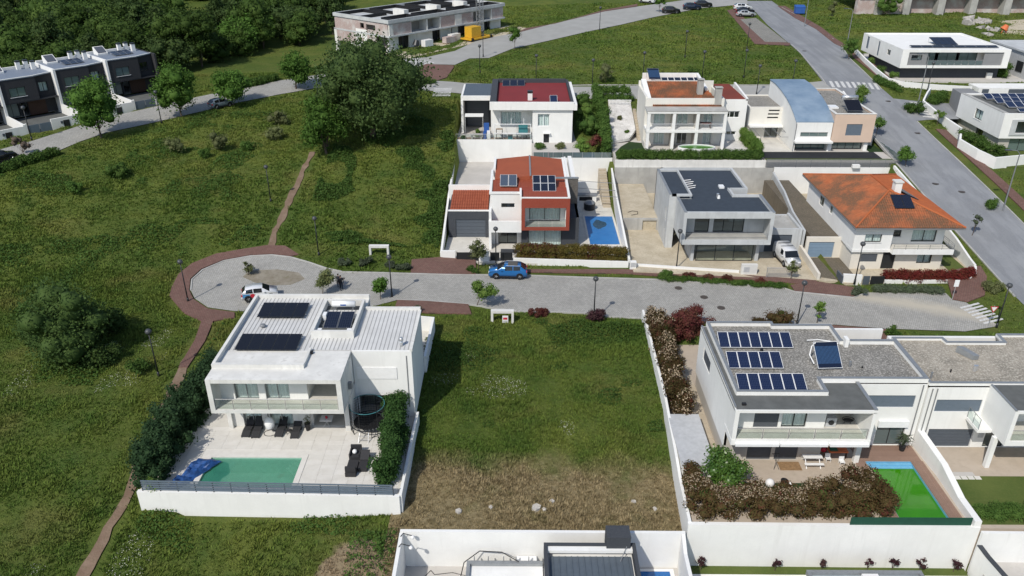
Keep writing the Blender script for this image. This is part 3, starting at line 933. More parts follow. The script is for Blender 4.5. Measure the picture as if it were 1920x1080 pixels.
# ------------------------------------------------------------------ the ground
def spaced(segs):
 out = []
 for a, b_, s in segs:
  out += list(np.arange(a, b_, s))
 return np.array(out + [segs[-1][1]])
gx = spaced([(-3000, -400, 260), (-400, -130, 15), (-130, -50, 1.5), (-50, 60, 0.6), (60, 120, 1.5), (120, 400, 15), (400, 3000, 260)])
gy = spaced([(-400, 0, 40), (0, 30, 3), (30, 130, 0.6), (130, 240, 1.5), (240, 420, 8), (420, 3000, 215)])
GX, GY = np.meshgrid(gx, gy)
GZ = Hn(np.clip(GX, -500, 500), np.clip(GY, -60, 700))
def vnoise(x, y, s, seed):
 """smooth value noise"""
 x = x / s
 y = y / s
 xi = np.floor(x).astype(np.int64)
 yi = np.floor(y).astype(np.int64)
 xf = x - xi
 yf = y - yi
 def h(a, b_):
  n = (a * 374761393 + b_ * 668265263 + seed * 69069) & 0x7fffffff
  n = ((n ^ (n >> 13)) * 1274126177) & 0x7fffffff
  return ((n ^ (n >> 16)) & 0xffff) / 65535.0
 u = xf * xf * (3 - 2 * xf)
 v = yf * yf * (3 - 2 * yf)
 return (h(xi, yi) * (1 - u) + h(xi + 1, yi) * u) * (1 - v) + (h(xi, yi + 1) * (1 - u) + h(xi + 1, yi + 1) * u) * v
paved = np.zeros(GX.shape, bool)
for pl in PAVED:
 paved |= pip(GX, GY, pl)
grown = paved.copy()
for _ in range(2):
 grown[1:] |= grown[:-1]; grown[:-1] |= grown[1:]
 grown[:, 1:] |= grown[:, :-1]; grown[:, :-1] |= grown[:, 1:]
rough = 0.16 * (vnoise(GX, GY, 1.3, 1) - 0.3) + 0.30 * (vnoise(GX, GY, 4.5, 2) - 0.35)
rough += np.where((GX > -9) & (GX < 13) & (GY < 53) & (GY > 42), 0.45 * (vnoise(GX, GY, 2.2, 5) - 0.45), 0)
bank = np.exp(-((GX + 10.5) / 3.0) ** 2 - ((GY - 41.0) / 2.5) ** 2) * 1.2
GZ = GZ + np.where(grown, 0, np.clip(rough, -0.05, 1) + np.where(GX < -8.4, bank, 0))
GZ = np.where(paved, GZ - 0.06, GZ)
dug = np.zeros(GX.shape, bool)
for pl, z in CARVE:
 ins = pip(GX, GY, pl)
 GZ = np.where(ins, np.minimum(GZ, z - 0.35), GZ)
 dug |= ins
nx_, ny_ = len(gx), len(gy)
idx = np.arange(nx_ * ny_).reshape(ny_, nx_)
quads = np.stack([idx[:-1, :-1].ravel(), idx[:-1, 1:].ravel(), idx[1:, 1:].ravel(), idx[1:, :-1].ravel()], 1)
ground = arr_mesh('ground', np.stack([GX.ravel(), GY.ravel(), GZ.ravel()], 1), quads, 'meadow')
ground.data.polygons.foreach_set('use_smooth', [True] * len(ground.data.polygons))
tag(ground, 'rough green meadow covering the whole slope', kind='structure')
def zg(x, y):
 """height of the finished ground mesh"""
 i = int(np.clip(np.searchsorted(gx, x) - 1, 0, nx_ - 2))
 j = int(np.clip(np.searchsorted(gy, y) - 1, 0, ny_ - 2))
 u = (x - gx[i]) / (gx[i + 1] - gx[i])
 v = (y - gy[j]) / (gy[j + 1] - gy[j])
 return float((GZ[j, i] * (1 - u) + GZ[j, i + 1] * u) * (1 - v) + (GZ[j + 1, i] * (1 - u) + GZ[j + 1, i + 1] * u) * v)
# ------------------------------------------------------------------ building helpers
def fpt(face, pos, u, d, z):
 if face == 'S': return (u, pos + d, z)
 if face == 'N': return (u, pos - d, z)
 if face == 'W': return (pos + d, u, z)
 return (pos - d, u, z)
def fbox(mb, face, pos, u0, u1, d0, d1, z0, z1, m=0):
 a = fpt(face, pos, u0, d0, z0)
 c = fpt(face, pos, u1, d1, z1)
 mb.box(*a, *c, m)
def wall_open(mb, face, pos, th, u0, u1, z0, z1, ops=(), m=0):
 """a wall with real openings"""
 us = sorted({u0, u1, *[min(max(v, u0), u1) for o in ops for v in o[:2]]})
 for a, c in zip(us[:-1], us[1:]):
  if c - a < 1e-4:
   continue
  holes = sorted([(max(o[2], z0), min(o[3], z1)) for o in ops if o[0] < c - 1e-4 and o[1] > a + 1e-4])
  z = z0
  for h0, h1 in holes:
   if h0 > z + 1e-4:
    fbox(mb, face, pos, a, c, 0, th, z, h0, m)
   z = max(z, h1)
  if z < z1 - 1e-4:
   fbox(mb, face, pos, a, c, 0, th, z, z1, m)
def shell(mb, x0, y0, x1, y1, z0, z1, th=0.3, S=(), N=(), W=(), E=(), m=0):
 wall_open(mb, 'S', y0, th, x0, x1, z0, z1, S, m)
 wall_open(mb, 'N', y1, th, x0, x1, z0, z1, N, m)
 wall_open(mb, 'W', x0, th, y0 + th, y1 - th, z0, z1, W, m)
 wall_open(mb, 'E', x1, th, y0 + th, y1 - th, z0, z1, E, m)
 return mb
def window(par, face, pos, u0, u1, z0, z1, panes=2, frame='dark_metal', pane='glass', dep=0.14, curtain=None, sill=None, fw=0.07, name='window', shut=None):
 """frame, panes (each a piece), curtain folds behind, sill"""
 mb = MB()
 fbox(mb, face, pos, u0, u1, dep, dep + 0.07, z0, z0 + fw)
 fbox(mb, face, pos, u0, u1, dep, dep + 0.07, z1 - fw, z1)
 w = (u1 - u0 - fw) / panes
 for i in range(panes + 1):
  a = u0 + i * w
  fbox(mb, face, pos, a, a + fw, dep, dep + 0.07, z0 + fw, z1 - fw)
 o = mb.build(name, frame, par)
 for i in range(panes):
  if pane is None:
   break
  a = u0 + i * w + fw
  mp = MB()
  fbox(mp, face, pos, a, a + w - fw, dep + 0.025, dep + 0.045, z0 + fw, z1 - fw)
  mp.build('pane', pane, o)
 if curtain:
  mc_ = MB()
  n = max(6, int((u1 - u0) / 0.16))
  for i in range(n):
   a = u0 + (u1 - u0) * i / n
   c = u0 + (u1 - u0) * (i + 1) / n
   da, dc = (0.22, 0.30) if i % 2 else (0.30, 0.22)
   mc_.face([fpt(face, pos, a, dep + da, z0 + 0.02), fpt(face, pos, c, dep + dc, z0 + 0.02), fpt(face, pos, c, dep + dc, z1), fpt(face, pos, a, dep + da, z1)])
  mc_.build('curtain', curtain, o)
 if shut:
  ms = MB()
  n = max(4, int((z1 - z0) / 0.12))
  h = (z1 - z0) / n
  for i in range(n):
   fbox(ms, face, pos, u0, u1, dep - 0.06, dep - 0.02, z0 + i * h, z0 + (i + 1) * h - 0.012)
  ms.build('shutter', shut, o)
 if sill:
  ms = MB()
  fbox(ms, face, pos, u0 - 0.08, u1 + 0.08, -0.06, dep, z0 - 0.06, z0 - 0.002)
  ms.build('sill', sill, o)
 return o
def garage_door(par, face, pos, u0, u1, z0, z1, mat, n=5, dep=0.12, name='garage_door'):
 mb = MB()
 fbox(mb, face, pos, u0, u1, dep + 0.05, dep + 0.10, z0, z1)
 o = mb.build(name, mat, par)
 h = (z1 - z0) / n
 for i in range(n):
  q = MB()
  fbox(q, face, pos, u0 + 0.01, u1 - 0.01, dep, dep + 0.048, z0 + i * h + 0.012, z0 + (i + 1) * h - 0.012)
  q.build('panel', mat, o)
 return o
def glass_rail(par, p0, p1, z, h=1.0, n=6, pane='rail_glass', metal='grey_metal', name='railing', post=True):
 """posts and handrail with single glass sheets"""
 a, b_ = Vector((p0[0], p0[1], z)), Vector((p1[0], p1[1], z))
 d = b_ - a
 up_ = Vector((0, 0, 1))
 mb = MB()
 mb.tube(a + up_ * h, b_ + up_ * h, 0.025, n=6)
 for i in range(n + 1):
  q = a + d * (i / n)
  if post:
   mb.tube(q, q + up_ * h, 0.022, n=6)
 o = mb.build(name, metal, par)
 nn = d.normalized().cross(up_) * 0.008
 for i in range(n):
  s = a + d * ((i + 0.04) / n)
  e = a + d * ((i + 0.96) / n)
  m_ = MB()
  pts = [s + nn, e + nn, e - nn, s - nn]
  m_.prism([(p.x, p.y) for p in pts], z + 0.06, z + h - 0.05)
  m_.build('glass_panel', pane, o)
 return o
def bar_rail(par, p0, p1, z, h=1.0, n=6, bars=4, vert=False, metal='grey_metal', name='railing', r=0.015, pr=0.025):
 a, b_ = Vector((p0[0], p0[1], z)), Vector((p1[0], p1[1], z))
 d = b_ - a
 up_ = Vector((0, 0, 1))
 mb = MB()
 for i in range(n + 1):
  q = a + d * (i / n)
  mb.tube(q, q + up_ * h, pr, n=5)
 mb.tube(a + up_ * h, b_ + up_ * h, pr, n=5)
 if vert:
  mb.tube(a + up_ * 0.1, b_ + up_ * 0.1, r, n=5)
  k = int(d.length / 0.13)
  for i in range(k):
   q = a + d * ((i + 0.5) / k)
   mb.tube(q + up_ * 0.1, q + up_ * h, r * 0.8, n=4)
 else:
  for i in range(bars):
   zz = h * (i + 0.6) / (bars + 0.4)
   mb.tube(a + up_ * zz, b_ + up_ * zz, r, n=5)
 return mb.build(name, metal, par)
def solar_array(par, o0, ux, vy, nx, ny, w, h, gap=0.025, mat='pv_blue', frame='white_metal', name='solar_array', legs=True, th=0.035, hang=0.0):
 """rows of framed panels, each its own piece; o0 = low front corner, ux along the row, vy up the slope"""
 o0, ux, vy = Vector(o0), Vector(ux).normalized(), Vector(vy).normalized()
 nn = ux.cross(vy)
 W_, H_ = nx * (w + gap) - gap, ny * (h + gap) - gap
 mb = MB()
 for s in (0.2, 0.8):
  a = o0 + vy * (H_ * s) - nn * 0.05
  mb.tube(a - ux * 0.15, a + ux * (W_ + 0.15), 0.025, n=5)
 if legs:
  k = max(2, nx // 2 + 1)
  for i in range(k):
   c = o0 + ux * (W_ * i / (k - 1))
   for s in (0.06, 0.94):
    p = c + vy * (H_ * s) - nn * 0.05
    mb.tube(p, (p.x, p.y, p.z - max(0.05, (p.z - o0.z) + 0.12)), 0.02, n=5)
 arr = mb.build(name, 'grey_metal', par)
 f = 0.03
 for j in range(ny):
  for i in range(nx):
   c = o0 + ux * (i * (w + gap)) + vy * (j * (h + gap))
   q = MB()
   p = [c, c + ux * w, c + ux * w + vy * h, c + vy * h]
   t = [v - nn * th for v in p]
   q.face(t[::-1], 0)
   for k in range(4):
    k2 = (k + 1) % 4
    q.face([t[k], t[k2], p[k2], p[k]], 0)
   ii = [c + ux * f + vy * f, c + ux * (w - f) + vy * f, c + ux * (w - f) + vy * (h - f), c + ux * f + vy * (h - f)]
   for k in range(4):
    k2 = (k + 1) % 4
    q.face([p[k], p[k2], ii[k2], ii[k]], 0)
   q.face(ii, 1, [(0, 0), (1, 0), (1, 1), (0, 1)])
   q.build('solar_panel', [frame, mat], arr)
 return arr
def parapet(mb, pts, z0, z1, th=0.25, m=0, closed=True):
 """upright band along an outline, thickness inward (outline counter-clockwise)"""
 k = len(pts)
 a = sum(pts[i][0] * pts[(i + 1) % k][1] - pts[(i + 1) % k][0] * pts[i][1] for i in range(k))
 if a < 0:
  pts = pts[::-1]
 inn = []
 for i in range(k):
  p, c, n = Vector(pts[i - 1]), Vector(pts[i]), Vector(pts[(i + 1) % k])
  d1 = (c - p).normalized()
  d2 = (n - c).normalized()
  n1 = Vector((-d1.y, d1.x))
  n2 = Vector((-d2.y, d2.x))
  s = (n1 + n2)
  s = s / max(0.2, s.dot(n1))
  inn.append((c.x + s.x * th, c.y + s.y * th))
 for i in range(k):
  j = (i + 1) % k
  o, q, r, s = pts[i], pts[j], inn[j], inn[i]
  mb.face([(o[0], o[1], z0), (q[0], q[1], z0), (q[0], q[1], z1), (o[0], o[1], z1)], m)
  mb.face([(r[0], r[1], z0), (s[0], s[1], z0), (s[0], s[1], z1), (r[0], r[1], z1)], m)
  mb.face([(o[0], o[1], z1), (q[0], q[1], z1), (r[0], r[1], z1), (s[0], s[1], z1)], m)
  mb.face([(o[0], o[1], z0), (s[0], s[1], z0), (r[0], r[1], z0), (q[0], q[1], z0)], m)
 return mb
def wall_line(name, label, pts, z0, z1, th=0.2, mat='white_plaster', cap=None, cat='wall', group=None, par=None):
 """free-standing wall along points; z1 a number or one per point"""
 zt = list(z1) if isinstance(z1, (list, tuple)) else [z1] * len(pts)
 zb = list(z0) if isinstance(z0, (list, tuple)) else [z0] * len(pts)
 outl = strip(pts, th)
 k = len(pts)
 mb = MB()
 for i in range(k - 1):
  l0, l1, r1, r0 = outl[i], outl[i + 1], outl[2 * k - 2 - i], outl[2 * k - 1 - i]
  q = [(*l0, zb[i]), (*l1, zb[i + 1]), (*r1, zb[i + 1]), (*r0, zb[i])]
  t = [(*l0, zt[i]), (*l1, zt[i + 1]), (*r1, zt[i + 1]), (*r0, zt[i])]
  mb.face(t[::-1]); mb.face([q[0], q[1], t[1], t[0]]); mb.face([q[2], q[3], t[3], t[2]])
  if i == 0: mb.face([q[3], q[0], t[0], t[3]])
  if i == k - 2: mb.face([q[1], q[2], t[2], t[1]])
 o = mb.build(name, mat, par)
 if par is None:
  tag(o, label, cat, group)
 if cap:
  out2 = strip(pts, th + 0.08)
  mc_ = MB()
  for i in range(k - 1):
   ids = (i, i + 1, 2 * k - 2 - i, 2 * k - 1 - i)
   zz = (zt[i], zt[i + 1], zt[i + 1], zt[i])
   lo = [(*out2[j], z + 0.002) for j, z in zip(ids, zz)]
   hi = [(*out2[j], z + 0.05) for j, z in zip(ids, zz)]
   mc_.face(hi[::-1]); mc_.face([lo[0], lo[1], hi[1], hi[0]]); mc_.face([lo[2], lo[3], hi[3], hi[2]])
   if i == 0: mc_.face([lo[3], lo[0], hi[0], hi[3]])
   if i == k - 2: mc_.face([lo[1], lo[2], hi[2], hi[1]])
  mc_.build('coping', cap, o)
 return o
def tile_roof(par, poly, mat, col=0.24, row=0.42, name='roof_tiles', amp=0.055, base=None):
 """rows of barrel tiles over one roof plane; poly: eave start, eave end, then the rest (3-D)"""
 P = [Vector(p) for p in poly]
 u = (P[1] - P[0]).normalized()
 nn = u.cross(P[2] - P[0]).normalized()
 if nn.z < 0:
  nn = -nn
 v = nn.cross(u).normalized()
 if v.z < 0: v = -v
 q2 = [((p - P[0]).dot(u), (p - P[0]).dot(v)) for p in P]
 us = [a for a, _ in q2]
 V, F_ = [], []
 c = min(us)
 while c < max(us):
  uc = c + col / 2
  xs = []
  k = len(q2)
  for i in range(k):
   (a0, b0), (a1, b1) = q2[i], q2[(i + 1) % k]
   if (a0 > uc) != (a1 > uc):
    xs.append(b0 + (b1 - b0) * (uc - a0) / (a1 - a0))
  xs.sort()
  for s0, s1 in zip(xs[::2], xs[1::2]):
   t = s0
   while t < s1 - 0.02:
    e = min(t + row, s1)
    n0 = len(V)
    for tt, lift in ((t, 0.03), (e, 0.0)):
     for du, dn in ((0, 0), (0.25, amp), (0.5, amp * 1.2), (0.75, amp), (1.0, 0)):
      w_ = P[0] + u * (c + du * col) + v * tt + nn * (dn + lift + 0.01)
      V.append((w_.x, w_.y, w_.z))
    for i in range(4):
     F_.append((n0 + i, n0 + i + 1, n0 + 6 + i, n0 + 5 + i))
    t = e
  c += col
 o0 = ORG.get(par.name, Vector())
 o = arr_mesh(name, np.array(V) - np.array(o0)[None], np.array(F_), mat, par)
 o['kind'] = 'stuff'
 mb = MB()
 mb.face([tuple(p - nn * 0.02) for p in P])
 mb.face([tuple(p - nn * 0.14) for p in P][::-1])
 for i in range(len(P)):
  a, b_ = P[i], P[(i + 1) % len(P)]
  mb.face([tuple(a - nn * 0.14), tuple(b_ - nn * 0.14), tuple(b_ - nn * 0.02), tuple(a - nn * 0.02)])
 mb.build('roof_deck', base or mat, par)
 return o
def seam_roof(par, x0, y0, x1, y1, zf, step, mat, axis='y', rib=0.03, name='roof', slab=0.12, seam=None):
 """sheet roof with raised seams; zf(x, y) gives its height"""
 mb = MB()
 c = [(x0, y0), (x1, y0), (x1, y1), (x0, y1)]
 mb.prism(c, [zf(*p) - slab for p in c], [zf(*p) for p in c])
 o = mb.build(name, mat, par)
 r = MB()
 if axis == 'y':
  n = int((x1 - x0) / step)
  for i in range(n):
   x = x0 + (i + 0.5) * (x1 - x0) / n
   a = [(x - 0.03, y0 + .01), (x + 0.03, y0 + .01), (x + 0.03, y1 - .01), (x - 0.03, y1 - .01)]
   r.prism(a, [zf(*p) - 0.01 for p in a], [zf(*p) + rib for p in a])
 else:
  n = int((y1 - y0) / step)
  for i in range(n):
   y = y0 + (i + 0.5) * (y1 - y0) / n
   a = [(x0 + .01, y - 0.03), (x1 - .01, y - 0.03), (x1 - .01, y + 0.03), (x0 + .01, y + 0.03)]
   r.prism(a, [zf(*p) - 0.01 for p in a], [zf(*p) + rib for p in a])
 s = r.build('roof_seams', seam or mat, o)
 s['kind'] = 'stuff'
 return o
def slabs(par_name, label, x0, y0, x1, y1, z, w, h, mat, gap=0.012, skip=None, brick=True, hole=None):
 """paving laid slab by slab (shared mesh)"""
 mb = MB()
 if hole:
  a0, b0, a1, b1 = hole
  mb.box(x0, y0, z - 0.05, a0, y1, z + 0.004); mb.box(a1, y0, z - 0.05, x1, y1, z + 0.004)
  mb.box(a0, b1, z - 0.05, a1, y1, z + 0.004)
 else:
  mb.box(x0, y0, z - 0.05, x1, y1, z + 0.004)
 base = tag(mb.build(par_name, mat), kind='structure')
 me = MB().box(0, 0, 0, w - gap, h - gap, 0.022).build('paving_slab', mat, base)
 first = True
 j = 0
 y = y0
 while y < y1 - 0.05:
  x = x0 - (w / 2 if (brick and j % 2) else 0)
  while x < x1 - 0.05:
   if x >= x0 - 0.01 and x + w <= x1 + 0.05 and y + h <= y1 + 0.05 and not (skip and skip(x + w / 2, y + h / 2)):
    if first:
     o = me
     first = False
    else:
     o = me.copy()
     COL.objects.link(o)
    o.location = (x, y, z + 0.006)
   x += w
  y += h
  j += 1
 return base
# ================================================================== white pool house, left foreground
def pool_house():
 h = thing('pool_house', 'white two-storey house with ribbed roof, black solar panels and turquoise pool in front', 'house', (-16, 58, 0))
 mb = MB()
 shell(mb, -23.7, 53.3, -13.36, 61.6, 0, 3.3, 0.25, S=[(-22.5, -20.95, 0.02, 2.4), (-20.3, -18.4, 0.02, 2.4), (-17.0, -13.61, 0.02, 2.6)])
 mb.box(-17.0, 53.55, 0, -16.8, 57.0, 2.9)
 mb.box(-16.8, 56.8, 0, -13.4, 57.0, 2.9)
 mb.box(-13.6, 53.05, 0, -13.36, 53.3, 3.3)
 mb.box(-23.7, 53.0, 0, -23.35, 53.3, 3.3)
 mb.box(-14.0, 52.75, 0, -13.6, 53.05, 3.34)
 mb.build('wall', 'old_white', h)
 mb = MB()
 wall_open(mb, 'S', 54.8, 0.25, -13.36, -8.5, 0, 6.42, [(-13.1, -9.8, 0, 2.15)])
 mb.box(-8.75, 55.05, 0, -8.5, 61.6, 6.42)
 mb.box(-23.75, 52.25, 3.55, -23.5, 64.0, 6.2)
 mb.box(-13.65, 54.1, 3.55, -13.4, 55.0, 6.2)
 mb.box(-23.5, 63.8, 3.3, -13.4, 64.0, 6.4)
 mb.box(-13.36, 61.35, 0, -8.75, 61.6, 6.42)
 wall_open(mb, 'S', 52.05, 0.2, -23.5, -16.5, 3.55, 6.2, [(-22.3, -20.4, 3.58, 5.9), (-19.85, -17.95, 3.58, 5.9)])
 mb.box(-16.7, 52.25, 3.55, -16.5, 54.6, 6.2)
 mb.box(-16.5, 54.4, 3.55, -13.65, 54.6, 6.2)
 mb.build('wall', 'white_plaster', h)
 mb = MB()
 mb.box(-23.75, 50.5, 3.35, -13.4, 54.6, 3.62)
 mb.box(-23.75, 50.5, 6.12, -13.4, 54.8, 6.46)
 mb.box(-23.75, 50.5, 3.62, -23.38, 52.25, 6.12)
 mb.box(-13.78, 50.5, 3.62, -13.4, 54.1, 6.12)
 mb.build('balcony_frame', 'old_white', h)
 MB().box(-23.3, 50.7, 3.622, -13.85, 52.0, 3.65).build('balcony_floor', 'patio_cream', h)
 MB().box(-16.4, 52.0, 3.622, -13.85, 54.3, 3.65).build('balcony_floor', 'patio_cream', h)
 glass_rail(h, (-23.35, 50.62), (-13.82, 50.62), 3.64, 0.95, 7)
 for a, c in ((-22.3, -20.4), (-19.85, -17.95)):
  window(h, 'S', 52.05, a, c, 3.58, 5.9, 2, 'grey_metal', curtain='curtain')
 for a, c in ((-22.5, -20.95), (-20.3, -18.4)):
  window(h, 'S', 53.3, a, c, 0.02, 2.4, 2, 'grey_metal', curtain='curtain')
 window(h, 'S', 56.3, -13.1, -9.0, 0.02, 2.4, 3, 'grey_metal')
 MB().box(-13.1, 55.05, 2.16, -9.0, 57.0, 2.3).build('recess_ceiling', 'white_plaster', h)
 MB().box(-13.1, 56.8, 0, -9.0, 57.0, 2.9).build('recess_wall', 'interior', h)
 MB().box(-13.1, 54.74, 3.8, -9.8, 54.79, 4.9).build('shutter_panel', 'white_paint', h)
 zr = lambda x, y: 6.36 + 0.012 * (y - 52)
 o = seam_roof(h, -23.5, 52.4, -16.72, 63.8, zr, 0.33, 'roof_sheet', seam='seam_grey', rib=0.02)
 o2 = seam_roof(h, -16.7, 54.95, -8.62, 61.5, lambda x, y: 6.44 + 0.02 * (y - 55), 0.33, 'roof_sheet', seam='seam_grey', rib=0.02)
 MB().box(-16.7, 61.5, 6.2, -13.4, 63.8, 6.5).build('roof', 'old_white', h)
 mb = MB()
 mb.box(-23.75, 52.1, 6.46, -16.55, 52.4, 6.82)
 mb.box(-23.75, 52.4, 6.2, -23.5, 64.0, 6.85)
 mb.box(-23.5, 63.8, 6.4, -13.4, 64.05, 6.85)
 mb.box(-16.75, 52.4, 6.46, -16.55, 54.8, 6.75)
 mb.box(-13.4, 61.5, 6.42, -8.5, 61.75, 6.8)
 mb.box(-8.62, 54.8, 6.42, -8.42, 61.5, 6.62)
 mb.build('parapet', 'old_white', h)
 mb = MB()
 parapet(mb, [(-17.05, 56.75), (-13.5, 56.75), (-13.5, 62.5), (-17.05, 62.5)], 6.4, 7.15, 0.22)
 mb.build('heater_enclosure', 'old_white', h)
 MB().box(-16.83, 56.97, 6.5, -13.72, 62.28, 6.54).build('enclosure_floor', 'asphalt_roof', h)
 ht = MB().tube((-16.2, 61.4, 7.25), (-14.2, 61.4, 7.25), 0.27, n=16).build('heater_tank', 'white_metal', h, True)
 MB().box(-15.45, 61.12, 7.2, -14.95, 61.135, 7.32).build('blue_print', 'blue_thing', ht)
 mb = MB()
 for x in (-16.0, -14.4):
  mb.tube((x, 61.5, 6.55), (x, 61.5, 7.05), 0.03)
  mb.tube((x, 61.4, 6.95), (x, 58.2, 6.6), 0.03)
 mb.build('heater_frame', 'grey_metal', ht)
 solar_array(h, (-16.4, 58.2, 6.62), (1, 0, 0), (0, 1, 0.16), 2, 1, 1.15, 2.3, 0.05, 'pv_dark', 'grey_metal', 'heat_collector', legs=False)
 MB().box(-16.75, 57.3, 6.54, -16.35, 57.8, 6.85).build('vent_box', 'white_metal', h)
 MB().box(-16.7, 59.6, 6.54, -16.4, 60.2, 7.1).build('vent_box', 'white_metal', h)
 MB().box(-14.2, 57.2, 6.54, -13.8, 57.7, 6.9).build('vent_box', 'white_metal', h)
 solar_array(h, (-22.5, 59.95, 6.72), (1, 0, 0), (0, 1, 0.08), 4, 1, 1.0, 2.3, 0.02, 'pv_black', 'dark_metal')
 solar_array(h, (-22.75, 54.6, 6.66), (1, 0, 0), (0, 1, 0.08), 5, 1, 0.98, 2.25, 0.02, 'pv_black', 'dark_metal')
 ch = MB().tube((-9.4, 55.6, 6.4), (-9.4, 55.6, 7.0), 0.13, n=10)
 ch.tube((-9.4, 55.6, 7.0), (-9.4, 55.6, 7.25), 0.2, 0.12, n=10)
 ch.build('flue', 'steel', h, True)
 MB().ball((-21.6, 58.6, 6.62), 0.25, 0.25, 0.16).build('roof_vent', 'grey_metal', h)
 MB().box(-8.98, 54.76, 1.0, -8.9, 54.8, 6.0).build('drain_pipe', 'grey_metal', h)
 MB().box(-16.52, 54.2, 6.5, -16.35, 54.45, 6.7).build('roof_outlet', 'black_plastic', h)
 MB().box(-13.4, 52.6, 4.2, -13.1, 52.9, 4.8).build('wall_lamp', 'grey_metal', h)
 return h
pool_house()
# ------------------------------------------------------------------ yard of the pool house
def patio_left():
 slabs('patio', 'pale stone patio', -25.9, 45.45, -8.8, 53.2, 0.0, 1.2, 0.6, 'paving_slab', brick=False, hole=(-24.3, 45.4, -16.35, 49.7),
  skip=lambda x, y: -24.9 < x < -15.75 and 44.9 < y < 50.0)
 p = thing('swimming_pool', 'turquoise rectangular pool with pale stone edge in the patio', 'swimming pool', (-20.3, 47.5, 0))
 mb = MB()
 parapet(mb, [(-24.3, 45.42), (-16.35, 45.42), (-16.35, 49.7), (-24.3, 49.7)], 0.0, 0.05, 0.42)
 mb.build('coping', 'paving_slab', p)
 mb = MB()
 x0, y0, x1, y1 = -23.88, 45.74, -16.77, 49.28
 mb.face([(x0, y0, -1.5), (x1, y0, -1.5), (x1, y1, -1.5), (x0, y1, -1.5)])
 for a, c in (((x0, y0), (x0, y1)), ((x0, y1), (x1, y1)), ((x1, y1), (x1, y0)), ((x1, y0), (x0, y0))):
  mb.face([(*a, -1.5), (*c, -1.5), (*c, 0.0), (*a, 0.0)])
 mb.build('basin', 'pool_liner', p)
 for i in range(4):
  MB().prism([(x1 - 0.01, y1 - 0.01), (x1 - 1.5 + i * 0.32, y1 - 0.01), (x1 - 0.01, y1 - 1.5 + i * 0.32)], -1.2 + i * 0.27, -0.95 + i * 0.27).build('step', 'pool_liner', p)
 MB().face([(x0, y0, -0.13), (x1, y0, -0.13), (x1, y1, -0.13), (x0, y1, -0.13)])
 mb = MB()
 mb.face([(x0, y0, -0.13), (x1, y0, -0.13), (x1, y1, -0.13), (x0, y1, -0.13)])
 mb.build('water', 'water_turquoise', p)
 wall_line('retaining_wall', 'white retaining wall under the slatted fence of the turquoise pool', [(-28.0, 45.3), (-8.55, 44.9)], [-3.2, -5.0], 0.12, 0.3)
 wall_line('boundary_wall', 'white wall between the pool house hedge and the empty plot', [(-8.5, 44.95), (-8.35, 52.9), (-8.3, 54.7)], [-4.5, -3, -3], [0.15, 0.55, 0.55], 0.22)
 wall_line('boundary_wall', 'white garden wall left of the pool house beside the red path', [(-26.4, 57.2), (-25.6, 66.0), (-25.4, 68.5)], -1.5, [0.9, 1.1, 1.3], 0.22)
 wall_line('boundary_wall', 'white street wall behind the pool house with dark gate', [(-25.4, 68.6), (-21.5, 69.4)], -1, 1.2, 0.22)
 wall_line('boundary_wall', 'white pillar wall at the street corner right of the pool house', [(-8.4, 61.8), (-8.3, 69.2), (-10.5, 69.5)], -1, 1.6, 0.22)
 f = thing('slatted_fence', 'grey metal fence of horizontal bars along the turquoise pool', 'fence', (-18, 45.2, 0.1))
 n = 14
 for i in range(n + 1):
  x = -27.6 + i * 18.6 / n
  y = 45.32 - 0.42 * (x + 28) / 19.5
  MB().box(x - 0.03, y - 0.03, 0.1, x + 0.03, y + 0.03, 1.05).build('post', 'dark_metal', f)
 for j in range(5):
  z = 0.22 + j * 0.19
  MB().prism([(-27.6, 45.28), (-9.0, 44.88), (-9.0, 44.93), (-27.6, 45.33)], z, z + 0.11).build('slat', 'shutter_blue', f)
 t = thing('trampoline', 'round black trampoline with safety net beside the white house', 'trampoline', (-12.1, 53.0, 0))
 c = (-12.15, 53.1)
 r = 1.45
 mb = MB()
 mb.ring((*c, 0.75), r, r, 0.05, 28)
 mb.build('frame', 'dark_metal', t)
 mb = MB()
 mb.face([(c[0] + 1.2 * math.cos(i * math.pi / 14), c[1] + 1.2 * math.sin(i * math.pi / 14), 0.76) for i in range(28)])
 mb.build('mat', 'black_rubber', t)
 mb = MB()
 for i in range(28):
  a = i * math.pi / 14
  mb.tube((c[0] + 1.22 * math.cos(a), c[1] + 1.22 * math.sin(a), 0.76), (c[0] + 1.4 * math.cos(a), c[1] + 1.4 * math.sin(a), 0.74), 0.02, n=4)
 mb.build('springs', 'steel', t)['kind'] = 'stuff'
 for i in range(4):
  a = i * math.pi / 2 + 0.5
  mb = MB()
  for da in (-0.18, 0.18):
   mb.tube((c[0] + r * math.cos(a + da), c[1] + r * math.sin(a + da), 0.72), (c[0] + 1.38 * math.cos(a + da), c[1] + 1.38 * math.sin(a + da), 0.05), 0.03, n=6)
  mb.tube((c[0] + 1.38 * math.cos(a - 0.2), c[1] + 1.38 * math.sin(a - 0.2), 0.05), (c[0] + 1.38 * math.cos(a + 0.2), c[1] + 1.38 * math.sin(a + 0.2), 0.05), 0.03, n=6)
  mb.build('leg', 'dark_metal', t)
 for i in range(6):
  a = i * math.pi / 3 + 0.2
  MB().tube((c[0] + 1.48 * math.cos(a), c[1] + 1.48 * math.sin(a), 0.5), (c[0] + 1.42 * math.cos(a), c[1] + 1.42 * math.sin(a), 2.45), 0.028, n=6).build('net_pole', 'dark_metal', t)
 MB().ring((*c, 2.42), 1.42, 1.42, 0.03, 28).build('net_hoop', 'teal_thing', t)
 mb = MB()
